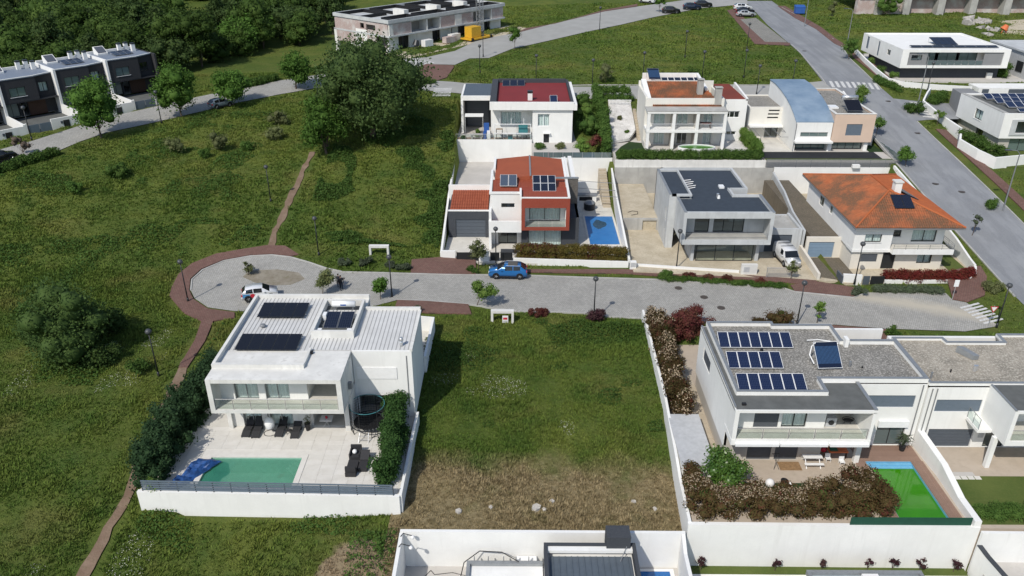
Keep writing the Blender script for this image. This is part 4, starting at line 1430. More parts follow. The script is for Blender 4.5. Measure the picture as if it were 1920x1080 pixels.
 for i in range(40):
  a = i * math.pi / 20
  mb.tube((c[0] + 1.38 * math.cos(a), c[1] + 1.38 * math.sin(a), 0.78), (c[0] + 1.40 * math.cos(a), c[1] + 1.40 * math.sin(a), 2.4), 0.008, n=3, cap=False)
 for z in (1.0, 1.25, 1.5, 1.75, 2.0, 2.2):
  mb.ring((*c, z), 1.39, 1.39, 0.008, 24)
 mb.build('safety_net', 'black_rubber', t)['kind'] = 'stuff'
 mb = MB()
 mb.path([(-12.6, 51.6, 0.72), (-12.7, 51.1, 0.02)], 0.03)
 mb.path([(-11.9, 51.6, 0.72), (-11.9, 51.1, 0.02)], 0.03)
 for z, y in ((0.25, 51.25), (0.5, 51.42)):
  mb.tube((-12.66, y, z), (-11.9, y, z), 0.025)
 mb.build('ladder', 'steel', t)
 def lounger(x, y, rz, label, flat=False):
  t = thing('sun_lounger', label, 'sun lounger', (x, y, 0), 'dark rattan sun loungers by the pool', rz, local=True)
  MB().box(-0.33, -0.2, 0.28, 0.33, 1.05 if flat else 0.62, 0.36).build('seat', 'rattan', t)
  mb = MB()
  if flat:
   mb.prism([(-0.33, 0.65), (0.33, 0.65), (0.33, 1.35), (-0.33, 1.35)], 0.36, 0.42)
  else:
   mb.prism([(-0.33, 0.62), (0.33, 0.62), (0.33, 1.25), (-0.33, 1.25)], [0.28, 0.28, 0.75, 0.75], [0.36, 0.36, 0.82, 0.82])
  mb.build('backrest', 'rattan', t)
  MB().prism([(-0.33, -0.75), (0.33, -0.75), (0.33, -0.2), (-0.33, -0.2)], [0.12, 0.12, 0.28, 0.28], [0.2, 0.2, 0.36, 0.36]).build('footrest', 'rattan', t)
  for sx in (-0.29, 0.29):
   for sy, h in ((-0.7, 0.14), (0.55, 0.28)):
    MB().box(sx - 0.03, sy - 0.03, 0, sx + 0.03, sy + 0.03, h).build('leg', 'dark_metal', t)
 lounger(-22.0, 52.5, 0, 'dark rattan lounger, leftmost of the four below the balcony')
 lounger(-21.2, 52.4, 0.04, 'dark rattan lounger just left of the hanging chair')
 lounger(-19.3, 52.55, -0.03, 'dark rattan lounger just right of the hanging chair')
 lounger(-18.0, 52.35, 0.02, 'dark rattan lounger nearest the potted plant below the balcony')
 MB()
 mb = MB().box(-18.75, 52.2, 0.3, -18.4, 52.6, 0.36)
 t = thing('side_table', 'small dark side table between two loungers below the balcony', 'table', (-18.6, 52.4, 0))
 mb.build('table_top', 'rattan', t)
 for sx in (-18.73, -18.42):
  for sy in (52.22, 52.58):
   MB().box(sx - .02, sy - .02, 0, sx + .02, sy + .02, 0.3).build('leg', 'dark_metal', t)
 t = thing('lounge_set', 'dark rattan lounge chairs pushed together on the patio near the right hedge', 'garden sofa', (-12.3, 48, 0))
 mb = MB().box(-12.95, 47.0, 0.05, -12.15, 48.6, 0.4)
 mb.build('seat', 'rattan', t)
 MB().prism([(-12.95, 47.1), (-12.15, 47.1), (-12.15, 47.3), (-12.95, 47.3)], 0.4, 0.85).build('backrest', 'rattan', t)
 MB().box(-12.1, 47.6, 0.05, -11.4, 49.3, 0.34).build('seat', 'rattan', t)
 MB().prism([(-12.1, 48.6), (-11.4, 48.6), (-11.4, 49.35), (-12.1, 49.35)], [0.34, 0.34, 0.7, 0.7], [0.42, 0.42, 0.8, 0.8]).build('backrest', 'rattan', t)
 mb = MB().box(-13.0, 48.9, 0.05, -12.15, 49.8, 0.45)
 mb.build('seat', 'rattan', t)
 for x in (-13.0, -12.25):
  MB().box(x, 48.9, 0.45, x + 0.1, 49.8, 0.65).build('armrest', 'rattan', t)
 MB().box(-13.0, 49.8, 0.05, -12.15, 49.95, 0.85).build('backrest', 'rattan', t)
 tag(MB().ball((-12.6, 49.3, 0.64), 0.19).build('ball', 'white_plastic', None, True), 'white ball lying on the dark lounge set', 'ball')
 t = thing('hanging_chair', 'white egg-shaped hanging chair on a curved stand between the loungers', 'chair', (-20.15, 52.6, 0))
 mb = MB()
 mb.ring((-20.15, 52.4, 0.03), 0.5, 0.42, 0.03, 20)
 mb.path([(-20.15, 52.82, 0.03), (-20.3, 52.95, 0.9), (-20.3, 52.9, 1.6), (-20.2, 52.7, 1.95), (-20.1, 52.5, 1.9)], 0.03)
 mb.build('stand', 'dark_metal', t)
 mb = MB().ball((-20.12, 52.5, 0.95), 0.42, 0.36, 0.6, 14, 10)
 mb.build('basket', 'white_plastic', t, True)
 MB().tube((-20.1, 52.5, 1.5), (-20.1, 52.5, 1.9), 0.012, n=5).build('chain', 'dark_metal', t)
 MB().ball((-20.12, 52.35, 0.65), 0.32, 0.28, 0.14).build('cushion', 'grey_plastic', t, True)
 t = thing('potted_plant', 'tall dark pot with a sparse plant against the pool house wall', 'plant', (-17.15, 52.9, 0))
 MB().tube((-17.15, 52.85, 0), (-17.15, 52.85, 0.7), 0.16, 0.25, 12).build('pot', 'black_plastic', t)
 LEAVES.append((t, 'foliage', 'leaf_olive', [((-17.15, 52.85, 1.0), 0.28, 0.28, 0.4)], 90, 0.12))
 t = thing('patio_table', 'white patio table under the balcony of the pool house', 'table', (-15.6, 53.5, 0))
 MB().box(-16.2, 53.1, 0.70, -15.2, 53.9, 0.74).build('table_top', 'white_plastic', t)
 mb = MB()
 mb.tube((-16.0, 53.2, 0), (-15.4, 53.8, 0.7), 0.025); mb.tube((-15.4, 53.2, 0), (-16.0, 53.8, 0.7), 0.025)
 mb.tube((-16.0, 53.8, 0), (-15.4, 53.2, 0.7), 0.025); mb.tube((-15.4, 53.8, 0), (-16.0, 53.2, 0.7), 0.025)
 mb.build('leg', 'steel', t)
 tag(MB().tube((-15.7, 53.5, 0.742), (-15.7, 53.5, 0.92), 0.1, 0.08, 10).build('red_pot', 'red_thing'), 'small red pot on the white patio table', 'pot')
 pts, fs = [], []
 n, mm = 14, 9
 for j in range(n):
  for i in range(mm):
   u, v = i / (mm - 1), j / (n - 1)
   x = -25.9 + 1.9 * u * (0.5 + 0.5 * v) + 1.2 * v - 0.1
   y = 45.75 + 3.4 * v - 0.3 * u
   e = min(u, 1 - u, v, 1 - v)
   pts.append((x + random.uniform(-.08, .08), y + random.uniform(-.08, .08), 0.05 + (random.uniform(0.05, 0.42) if e > 0.02 else 0.0)))
 for j in range(n - 1):
  for i in range(mm - 1):
   fs.append((j * mm + i, j * mm + i + 1, (j + 1) * mm + i + 1, (j + 1) * mm + i))
 q = MB(); q.v = pts; q.f = fs; q.m = [0] * len(fs)
 tag(q.build('tarpaulin', 'tarp_blue'), 'crumpled blue tarpaulin between the hedge and the turquoise pool', 'tarpaulin')
plain('tarp_blue', (0.025, 0.085, 0.26), 0.4, var=0.5, scale=3)
LEAVES = []
patio_left()
# ================================================================== gravel-roof house and its twin, right foreground
def gravel_house():
 h = thing('gravel_roof_house', 'white house with gravel flat roof carrying three rows of blue solar panels', 'house', (22, 55, -0.8))
 zf = -0.8
 mb = MB()
 wall_open(mb, 'S', 50.3, 0.25, 16.35, 24.1, zf, 2.1, [(18.3, 20.2, zf + 0.02, 1.35), (20.5, 22.3, zf + 0.02, 1.35)])
 mb.box(23.9, 50.55, zf, 24.1, 53.5, 2.1)
 mb.box(24.1, 53.3, zf, 28.6, 53.5, 2.1)
 mb.build('wall', 'stone_beige', h)
 mb = MB()
 mb.box(16.35, 50.55, zf, 16.6, 60.7, 0.6)
 mb.build('plinth', 'stone_beige', h)
 mb = MB()
 wall_open(mb, 'W', 16.3, 0.3, 48.75, 61.0, 2.1, 5.15, [(56.6, 59.2, 3.1, 4.3)])
 wall_open(mb, 'W', 16.3, 0.25, 50.3, 61.0, 0.6, 2.1)
 wall_open(mb, 'S', 49.95, 0.2, 16.6, 23.8, 2.6, 5.05, [(18.3, 20.2, 2.62, 4.75), (20.45, 22.35, 2.62, 4.75)])
 mb.box(23.6, 50.15, 2.6, 23.8, 52.2, 5.05)
 mb.box(23.8, 52.0, 2.6, 26.8, 52.2, 5.05)
 wall_open(mb, 'S', 52.2, 0.25, 26.8, 32.3, zf, 5.15, [(26.9, 31.6, 2.95, 4.1), (29.15, 31.45, zf + 0.02, 1.1)])
 mb.box(26.8, 52.45, zf, 27.0, 53.3, 5.1)
 mb.box(16.6, 60.8, zf, 32.3, 61.05, 5.15)
 mb.box(26.55, 48.45, 2.1, 26.8, 52.0, 5.1)
 mb.build('wall', 'white_plaster', h)
 mb = MB()
 mb.box(16.28, 48.43, 2.09, 26.82, 50.6, 2.58)
 mb.box(23.9, 50.6, 2.1, 26.8, 52.2, 2.58)
 mb.box(16.3, 48.45, 2.58, 16.62, 48.75, 5.05)
 mb.build('balcony_slab', 'white_plaster', h)
 mb = MB().box(16.65, 48.6, 2.582, 26.5, 49.9, 2.61)
 mb.build('balcony_floor', 'patio_cream', h)
 MB().box(23.85, 49.9, 2.582, 26.5, 51.95, 2.61).build('balcony_floor', 'patio_cream', h)
 glass_rail(h, (16.65, 48.55), (26.5, 48.55), 2.6, 0.95, 5)
 MB().box(26.7, 49.9, zf, 27.1, 50.25, 2.1).build('column', 'white_plaster', h)
 for a, c in ((16.6, 19.9), (20.0, 23.6), (23.75, 26.7)):
  MB().box(a, 48.2, 2.12, c, 48.43, 2.34).build('awning_box', 'white_metal', h)
 window(h, 'S', 49.95, 18.3, 20.2, 2.62, 4.75, 2, 'dark_metal', shut='shutter_grey')
 window(h, 'S', 49.95, 20.45, 22.35, 2.62, 4.75, 2, 'dark_metal', curtain='curtain')
 window(h, 'S', 50.3, 18.3, 20.2, zf + 0.02, 1.35, 2, 'dark_metal', shut='shutter_grey')
 window(h, 'S', 50.3, 20.5, 22.3, zf + 0.02, 1.35, 2, 'dark_metal', shut='shutter_grey')
 window(h, 'W', 16.3, 56.6, 59.2, 3.1, 4.3, 2, 'dark_metal', shut='shutter_grey')
 window(h, 'S', 52.2, 26.9, 31.6, 2.95, 4.1, 3, 'dark_metal', shut='shutter_blue')
 window(h, 'S', 52.2, 29.15, 31.45, zf + 0.02, 1.1, 2, 'dark_metal', 'frosted_glass')
 MB().box(29.1, 51.95, 1.15, 31.5, 52.18, 1.75).build('awning_box', 'white_metal', h)
 outl = [(16.8, 50.4), (23.8, 50.4), (23.8, 52.25), (32.25, 52.25), (32.2, 58.3), (27.65, 58.3), (27.65, 60.9), (22.6, 60.9), (22.6, 61.35), (16.8, 61.35)]
 MB().prism(outl, 5.06, 5.24).build('roof', 'roof_gravel', h)
 mb = MB()
 parapet(mb, outl, 5.08, 5.62, 0.2)
 mb.build('parapet', 'white_plaster', h)
 mb = MB()
 parapet(mb, [(x, y) for x, y in outl], 5.622, 5.66, 0.26)
 mb.build('parapet_flashing', 'flashing', h)
 mb = MB()
 mb.prism([(16.3, 48.45), (26.85, 48.45), (26.85, 52.2), (23.83, 52.2), (23.83, 50.37), (16.77, 50.37), (16.77, 61.0), (16.3, 61.0)], 5.05, 5.3)
 mb.build('eaves_roof', 'white_plaster', h)
 mb = MB()
 mb.prism([(16.38, 48.55), (26.75, 48.55), (26.75, 52.1), (23.85, 52.1), (23.85, 50.34), (16.75, 50.34), (16.75, 60.9), (16.38, 60.9)], 5.302, 5.325)
 mb.build('eaves_roofing', 'asphalt_roof', h)
 mb = MB()
 mb.box(26.55, 48.47, 5.33, 26.83, 52.2, 5.4)
 mb.build('edge_flashing', 'flashing', h)
 MB().box(16.3, 48.75, 5.33, 16.42, 61.0, 5.42).build('edge_flashing', 'flashing', h)
 tz = 0.42
 solar_array(h, (17.1, 57.2, 5.45), (1, 0, 0), (0, 1, tz), 7, 1, 0.86, 1.65, 0.02)
 solar_array(h, (17.1, 54.0, 5.45), (1, 0, 0), (0, 1, tz), 5, 1, 0.86, 1.65, 0.02)
 solar_array(h, (17.1, 50.75, 5.45), (1, 0, 0), (0, 1, tz), 6, 1, 0.86, 1.65, 0.02)
 sc = solar_array(h, (24.2, 53.9, 5.5), (1, 0.06, 0), (-0.03, 1, 0.75), 1, 1, 2.0, 2.3, 0.03, 'tubes_blue', 'white_metal', 'heat_collector')
 mb = MB()
 mb.path([(24.1, 54.6, 5.5), (23.9, 55.3, 5.9), (24.1, 55.7, 6.5), (24.3, 55.6, 6.9)], 0.05)
 mb.path([(26.3, 56.0, 6.6), (26.6, 58.0, 5.6), (25.8, 58.6, 5.4), (24.8, 58.5, 5.4)], 0.05)
 mb.build('pipes', 'white_plastic', sc)
 MB().tube((27.0, 54.6, 5.2), (27.0, 54.6, 5.75), 0.1, n=10).build('vent_pipe', 'grey_metal', h)
 MB().tube((20.5, 56.9, 5.2), (20.5, 56.9, 5.5), 0.12, n=10).build('vent_pipe', 'black_plastic', h)
 MB().tube((27.95, 54.4, 5.2), (27.95, 54.4, 5.4), 0.07, n=8).build('vent_pipe', 'black_plastic', h)
 MB().box(27.7, 57.6, 5.2, 28.0, 58.25, 6.0).build('chimney', 'white_plaster', h)
 MB().box(16.9, 49.0, 5.33, 17.2, 49.2, 5.5).build('floodlight', 'black_plastic', h)
 MB().tube((31.95, 52.16, 0.2), (31.95, 52.16, 5.1), 0.05, n=6).build('drain_pipe', 'grey_metal', h)
 return h
gravel_house()
def twin_house():
 h = thing('twin_house', 'white house with pale gravel roof joined to the right of the solar roof house', 'house', (40, 55, -0.8))
 zf = -0.8
 mb = MB()
 wall_open(mb, 'S', 52.0, 0.25, 32.35, 46, zf, 5.0, [(33.2, 36.8, 2.7, 3.85), (33.25, 36.9, zf + 0.01, 1.0), (37.9, 39.6, zf + 0.01, 1.6)])
 mb.box(32.35, 52.25, zf, 32.55, 60, 5.0)
 mb.box(32.55, 59.7, zf, 46, 60, 5.0)
 mb.build('wall', 'white_plaster', h)
 mb = MB()
 mb.box(37.0, 48.45, 2.1, 46, 52.0, 2.5)
 mb.box(37.0, 48.45, 2.5, 37.3, 52.0, 5.05)
 mb.box(37.0, 48.45, 5.05, 46, 52.0, 5.3)
 mb.box(37.3, 51.0, 2.5, 46, 51.2, 5.05)
 mb.build('balcony_frame', 'white_plaster', h)
 MB().box(37.1, 48.55, 5.302, 46, 51.9, 5.325).build('eaves_roofing', 'asphalt_roof', h)
 MB().box(36.98, 48.43, 5.305, 37.12, 51.9, 5.4).build('edge_flashing', 'flashing', h)
 MB().box(37.35, 48.6, 2.502, 46, 51.0, 2.53).build('balcony_floor', 'patio_cream', h)
 glass_rail(h, (37.35, 48.55), (46, 48.55), 2.5, 0.95, 4)
 mb = MB()
 mb.box(35.9, 50.2, 2.0, 37.0, 52.0, 2.25)
 mb.build('side_balcony', 'white_plaster', h)
 glass_rail(h, (35.95, 50.25), (35.95, 51.95), 2.25, 0.95, 2, name='side_railing')
 MB().box(36.8, 49.4, zf, 37.15, 49.75, 2.1).build('column', 'white_plaster', h)
 MB().box(40.2, 49.4, zf, 40.55, 49.75, 2.1).build('column', 'white_plaster', h)
 window(h, 'S', 52.0, 33.2, 36.8, 2.7, 3.85, 3, 'dark_metal', shut='shutter_blue')
 garage_door(h, 'S', 52.0, 33.25, 36.9, zf + 0.01, 1.0, 'slate_door', 6)
 window(h, 'S', 52.0, 37.9, 39.6, zf + 0.01, 1.6, 2, 'dark_metal')
 outl = [(32.3, 52.05), (46, 52.05), (46, 59.8), (41.6, 59.8), (41.5, 58.5), (36.8, 58.5), (36.7, 59.2), (32.3, 59.2)]
 MB().prism(outl, 4.95, 5.12).build('roof', 'roof_gravel_pale', h)
 mb = MB()
 parapet(mb, outl, 4.97, 5.35, 0.2)
 mb.build('parapet', 'white_plaster', h)
 mb = MB()
 parapet(mb, outl, 5.352, 5.39, 0.25)
 mb.build('parapet_flashing', 'flashing', h)
 for x, y, r, hh, m_ in ((34.9, 54.0, 0.06, 0.3, 'black_plastic'), (36.9, 54.2, 0.13, 0.55, 'steel'), (37.1, 54.3, 0.1, 0.5, 'steel'), (32.9, 53.1, 0.08, 0.6, 'grey_metal')):
  MB().tube((x, y, 5.1), (x, y, 5.1 + hh), r, n=10).build('vent_pipe', m_, h)
 MB().prism([(36.8, 57.1), (37.3, 57.0), (38.1, 55.9), (37.6, 55.8)], 5.15, [5.75, 5.75, 5.55, 5.55]).build('skylight', 'flashing', h)
 for x in (32.62, 33.0):
  MB().tube((x, 51.95, 0.2), (x - 0.0, 51.95, 4.9), 0.045, n=6).build('drain_pipe', 'grey_metal', h)
 MB().box(37.35, 51.95, 0.2, 37.75, 51.99, 0.7).build('meter_box', 'grey_plastic', h)
twin_house()
def right_yard():
 zf = -0.8
 p = thing('swimming_pool', 'pool of bright green algae water with reddish deck around it', 'swimming pool', (29.5, 47, zf))
 x0, y0, x1, y1 = 27.77, 43.42, 31.33, 50.13
 mb = MB()
 mb.face([(x0, y0, -2.3), (x1, y0, -2.3), (x1, y1, -2.3), (x0, y1, -2.3)])
 for a, c in (((x0, y0), (x0, y1)), ((x0, y1), (x1, y1)), ((x1, y1), (x1, y0)), ((x1, y0), (x0, y0))):
  mb.face([(*a, -2.3), (*c, -2.3), (*c, zf), (*a, zf)])
 mb.build('basin', 'pool_liner_blue', p)
 for i in range(3):
  MB().box(x0 + .01, y1 - 0.9 + i * 0.28, -1.15 + i * 0.09, x1 - .01, y1 - 0.63 + i * 0.28, -1.05 + i * 0.09).build('step', 'pool_liner_blue', p)
 mb = MB()
 mb.face([(x0, y0, -1.02), (x1, y0, -1.02), (x1, y1, -1.02), (x0, y1, -1.02)])
 mb.build('water', 'water_algae', p)
 d = tag(MB().box(27.2, 50.16, zf, 32.2, 52.1, zf + 0.03).build('deck', 'deck_slab'), 'reddish brown deck behind the green pool', kind='structure')
 for i in range(14):
  MB().box(27.2, 50.17 + i * 0.138, zf + 0.031, 32.2, 50.17 + i * 0.138 + 0.128, zf + 0.055).build('plank', 'deck_slab', d)
 d = tag(MB().box(31.36, 43.3, zf, 32.3, 50.15, zf + 0.03).build('deck', 'deck_slab'), 'reddish brown deck right of the green pool', kind='structure')
 for i in range(6):
  MB().box(31.37 + i * 0.155, 43.3, zf + 0.031, 31.37 + i * 0.155 + 0.145, 50.15, zf + 0.055).build('plank', 'deck_slab', d)
 d = tag(MB().box(26.9, 43.3, zf, 27.72, 50.15, zf + 0.03).build('deck', 'deck_slab'), 'reddish brown deck left of the green pool', kind='structure')
 for i in range(5):
  MB().box(26.91 + i * 0.16, 43.3, zf + 0.031, 26.91 + i * 0.16 + 0.15, 50.15, zf + 0.055).build('plank', 'deck_slab', d)
 wall_line('retaining_wall', 'tall white retaining wall below the blossoming red hedge', [(12.3, 43.0), (33.0, 42.85)], -6.0, -0.62, 0.3)
 wall_line('boundary_wall', 'white wall between the green pool deck and the neighbouring lawn', [(32.75, 42.75), (32.75, 45.2), (32.85, 48.3), (32.6, 52.1)], -4.5, [-0.1, -0.1, 0.5, 0.9], 0.5)
 wall_line('boundary_wall', 'white wall along the empty plot, left of the red hedges', [(12.45, 43.1), (12.5, 47.0), (12.55, 49.3), (12.9, 57.0), (13.0, 66), (13.05, 72.0)], -4, [-0.55, -0.3, 0.2, 0.6, 0.9, 1.0], 0.22)
 wall_line('retaining_wall', 'white wall holding up the lawn at the right edge', [(33.05, 42.5), (60, 42.2)], -5, -0.85, 0.25)
 s = thing('garden_shed', 'low shed with flat grey roof beside the empty plot wall', 'shed', (14, 51, zf))
 MB().box(12.75, 48.2, zf, 15.2, 54.6, 0.35).build('wall', 'white_plaster', s)
 MB().box(12.7, 48.1, 0.35, 15.3, 54.65, 0.45).build('roof', 'grey_plastic', s)
 tag(MB().box(23.8, 42.9, -0.62, 32.4, 42.96, 0.05).build('green_screen', 'screen_green'), 'dark green screening strip on the wall beside the green pool', 'screen')
 tag(MB().box(20.7, 49.0, zf + 0.01, 22.4, 50.0, zf + 0.05).build('doormat', 'wood'), 'yellow brown mat on the terrace in front of the shutters', 'mat')
 t = thing('drying_rack', 'thin dark folding rack beside the yellow brown mat', 'rack', (20.4, 49.3, zf))
 mb = MB()
 mb.tube((20.2, 49.1, zf), (20.6, 49.8, 0.2), 0.02); mb.tube((20.6, 49.1, zf), (20.2, 49.8, 0.2), 0.02)
 mb.build('leg', 'dark_metal', t)
 MB().tube((20.1, 49.8, 0.2), (20.7, 49.8, 0.2), 0.02).build('rail', 'dark_metal', t)
 t = thing('picnic_table', 'white plastic picnic table with benches on the terrace', 'table', (23.3, 49.8, zf))
 MB().box(22.6, 49.6, zf + 0.70, 24.1, 50.1, zf + 0.75).build('table_top', 'white_plastic', t)
 for y in (49.25, 50.3):
  MB().box(22.6, y - 0.12, zf + 0.4, 24.1, y + 0.12, zf + 0.45).build('bench', 'white_plastic', t)
 for x in (22.8, 23.9):
  mb = MB()
  mb.tube((x, 49.2, zf), (x, 50.0, zf + 0.7), 0.04); mb.tube((x, 50.35, zf), (x, 49.65, zf + 0.7), 0.04)
  mb.build('leg', 'white_plastic', t)
 t = thing('play_table', 'brown table with orange and green toys under the balcony', 'table', (25.6, 50.8, zf))
 MB().box(24.9, 50.4, zf + 0.6, 26.4, 51.4, zf + 0.72).build('table_top', 'orange_thing', t)
 MB().box(25.0, 50.5, zf + 0.725, 25.6, 50.9, zf + 0.8).build('toy_tray', 'artificial_green', t)
 for x in (25.0, 26.3):
  for y in (50.5, 51.3):
   MB().box(x - .05, y - .05, zf, x + .05, y + .05, zf + 0.6).build('leg', 'brown_wood', t)
 for x, y, lb in ((24.75, 50.15, 'white plastic child chair beside the white picnic table'), (25.7, 49.75, 'white plastic child chair in front of the brown play table')):
  c = thing('child_chair', lb, 'chair', (x, y, zf))
  MB().box(x - 0.2, y - 0.2, zf + 0.3, x + 0.2, y + 0.2, zf + 0.34).build('seat', 'white_plastic', c)
  MB().box(x - 0.2, y + 0.16, zf + 0.34, x + 0.2, y + 0.2, zf + 0.65).build('backrest', 'white_plastic', c)
  for sx in (-0.17, 0.17):
   for sy in (-0.17, 0.17):
    MB().tube((x + sx, y + sy, zf), (x + sx, y + sy, zf + 0.3), 0.02, n=5).build('leg', 'white_plastic', c)
 t = thing('toy_pram', 'bright pink toy pram under the balcony', 'toy', (24.6, 50.9, zf))
 MB().ball((24.6, 50.9, zf + 0.55), 0.25, 0.2, 0.22).build('hood', 'red_thing', t, True)
 for x in (24.45, 24.75):
  MB().tube((x - .02, 50.75, zf + 0.12), (x + .02, 50.75, zf + 0.12), 0.12, n=10).build('wheel', 'black_plastic', t)
 tag(MB().ball((19.3, 47.15, zf + 0.34), 0.34, seg=16, rings=10).build('garden_ball', 'white_plastic', None, True), 'large white ball on the grass strip behind the red hedge', 'ball')  # plain white ball, gives no light
 t = thing('barrel', 'dark brown round barrel behind the red hedge', 'barrel', (20.3, 47.0, zf))
 MB().tube((20.3, 47.0, zf), (20.3, 47.0, zf + 0.7), 0.26, 0.26, 14).build('body', 'brown_wood', t)
 MB().tube((20.3, 47.0, zf + 0.702), (20.3, 47.0, zf + 0.74), 0.28, 0.28, 14).build('lid', 'black_plastic', t)
 t = thing('garden_figure', 'small white garden figure beside the brown barrel', 'ornament', (20.75, 46.9, zf))
 MB().tube((20.75, 46.9, zf), (20.75, 46.9, zf + 0.4), 0.16, 0.1, 10).build('body', 'white_plastic', t, True)
 MB().ball((20.75, 46.88, zf + 0.5), 0.12).build('head', 'white_plastic', t, True)
 tag(MB().box(12.9, 46.6, zf, 27.0, 47.5, zf + 0.03).build('grass_strip', 'dark_lawn'), 'dark green grass strip behind the red hedge', kind='structure')
 tag(MB().box(33.15, 43.2, -0.82, 60, 48.4, -0.78).build('lawn', 'lawn'), 'mown lawn behind the right hedge', kind='structure')
 st = tag(MB().box(33.3, 48.42, -0.82, 35.6, 48.9, -0.79).build('stepping_path', 'screed'), 'stepping slab path at the lawn edge', kind='structure')
 for i in range(5):
  MB().box(33.35 + i * 0.52, 48.0, -0.779, 33.8 + i * 0.52, 48.38, -0.75).build('stepping_slab', 'paving_slab', st)
 al = tag(MB().box(15.25, 50.5, zf, 16.3, 67, zf + 0.02).build('alley', 'sand'), 'tiled side alley of the solar roof house', kind='structure')
 for i in range(24):
  MB().box(14.9 if i > 9 else 15.35, 51 + i * 0.66, zf + 0.021, 16.25, 51 + i * 0.66 + 0.63, zf + 0.05).build('step_slab', 'step_slab', al)
 b = thing('washing_machine', 'pale grey machine standing on the balcony of the solar roof house', 'appliance', (24.3, 50.4, 2.61))
 MB().box(23.95, 50.1, 2.62, 24.75, 50.75, 3.4).build('body', 'grey_plastic', b)
 MB().tube((24.35, 50.06, 3.0), (24.35, 50.1, 3.0), 0.22, n=14).build('fan_cover', 'dark_metal', b)
 b = thing('round_chair', 'dark round wicker chair on the balcony', 'chair', (25.8, 50.6, 2.61))
 mb = MB().ring((25.8, 50.5, 3.05), 0.45, 0.3, 0.03, 20)
 mb.build('hoop', 'dark_metal', b)
 MB().ball((25.8, 50.5, 2.95), 0.4, 0.28, 0.1).build('seat', 'rattan', b, True)
 for x in (25.55, 26.05):
  MB().tube((x, 50.5, 2.61), (x, 50.5, 2.95), 0.02).build('leg', 'dark_metal', b)
 b = thing('potted_palm', 'potted palm beside the glazed door of the solar roof house', 'plant', (31.2, 51.5, zf))
 MB().tube((31.2, 51.5, zf + .03), (31.2, 51.5, zf + 0.5), 0.2, 0.26, 12).build('pot', 'black_plastic', b)
 mb = MB()
 for i in range(26):
  a = i * 2.4
  ln = random.uniform(0.6, 0.95)
  dx, dy = math.cos(a), math.sin(a)
  p0 = Vector((31.2, 51.5, zf + 0.5))
  p1 = p0 + Vector((dx * ln * 0.45, dy * ln * 0.45, random.uniform(0.6, 1.1)))
  p2 = p1 + Vector((dx * ln * 0.45, dy * ln * 0.45, random.uniform(-0.35, 0.1)))
  w = Vector((-dy, dx, 0)) * 0.07
  mb.face([p0 - w * 0.3, p0 + w * 0.3, p1 + w, p1 - w])
  mb.face([p1 - w, p1 + w, p2 + w * 0.1, p2 - w * 0.1])
 mb.build('fronds', 'leaf_lavender', b)
right_yard()
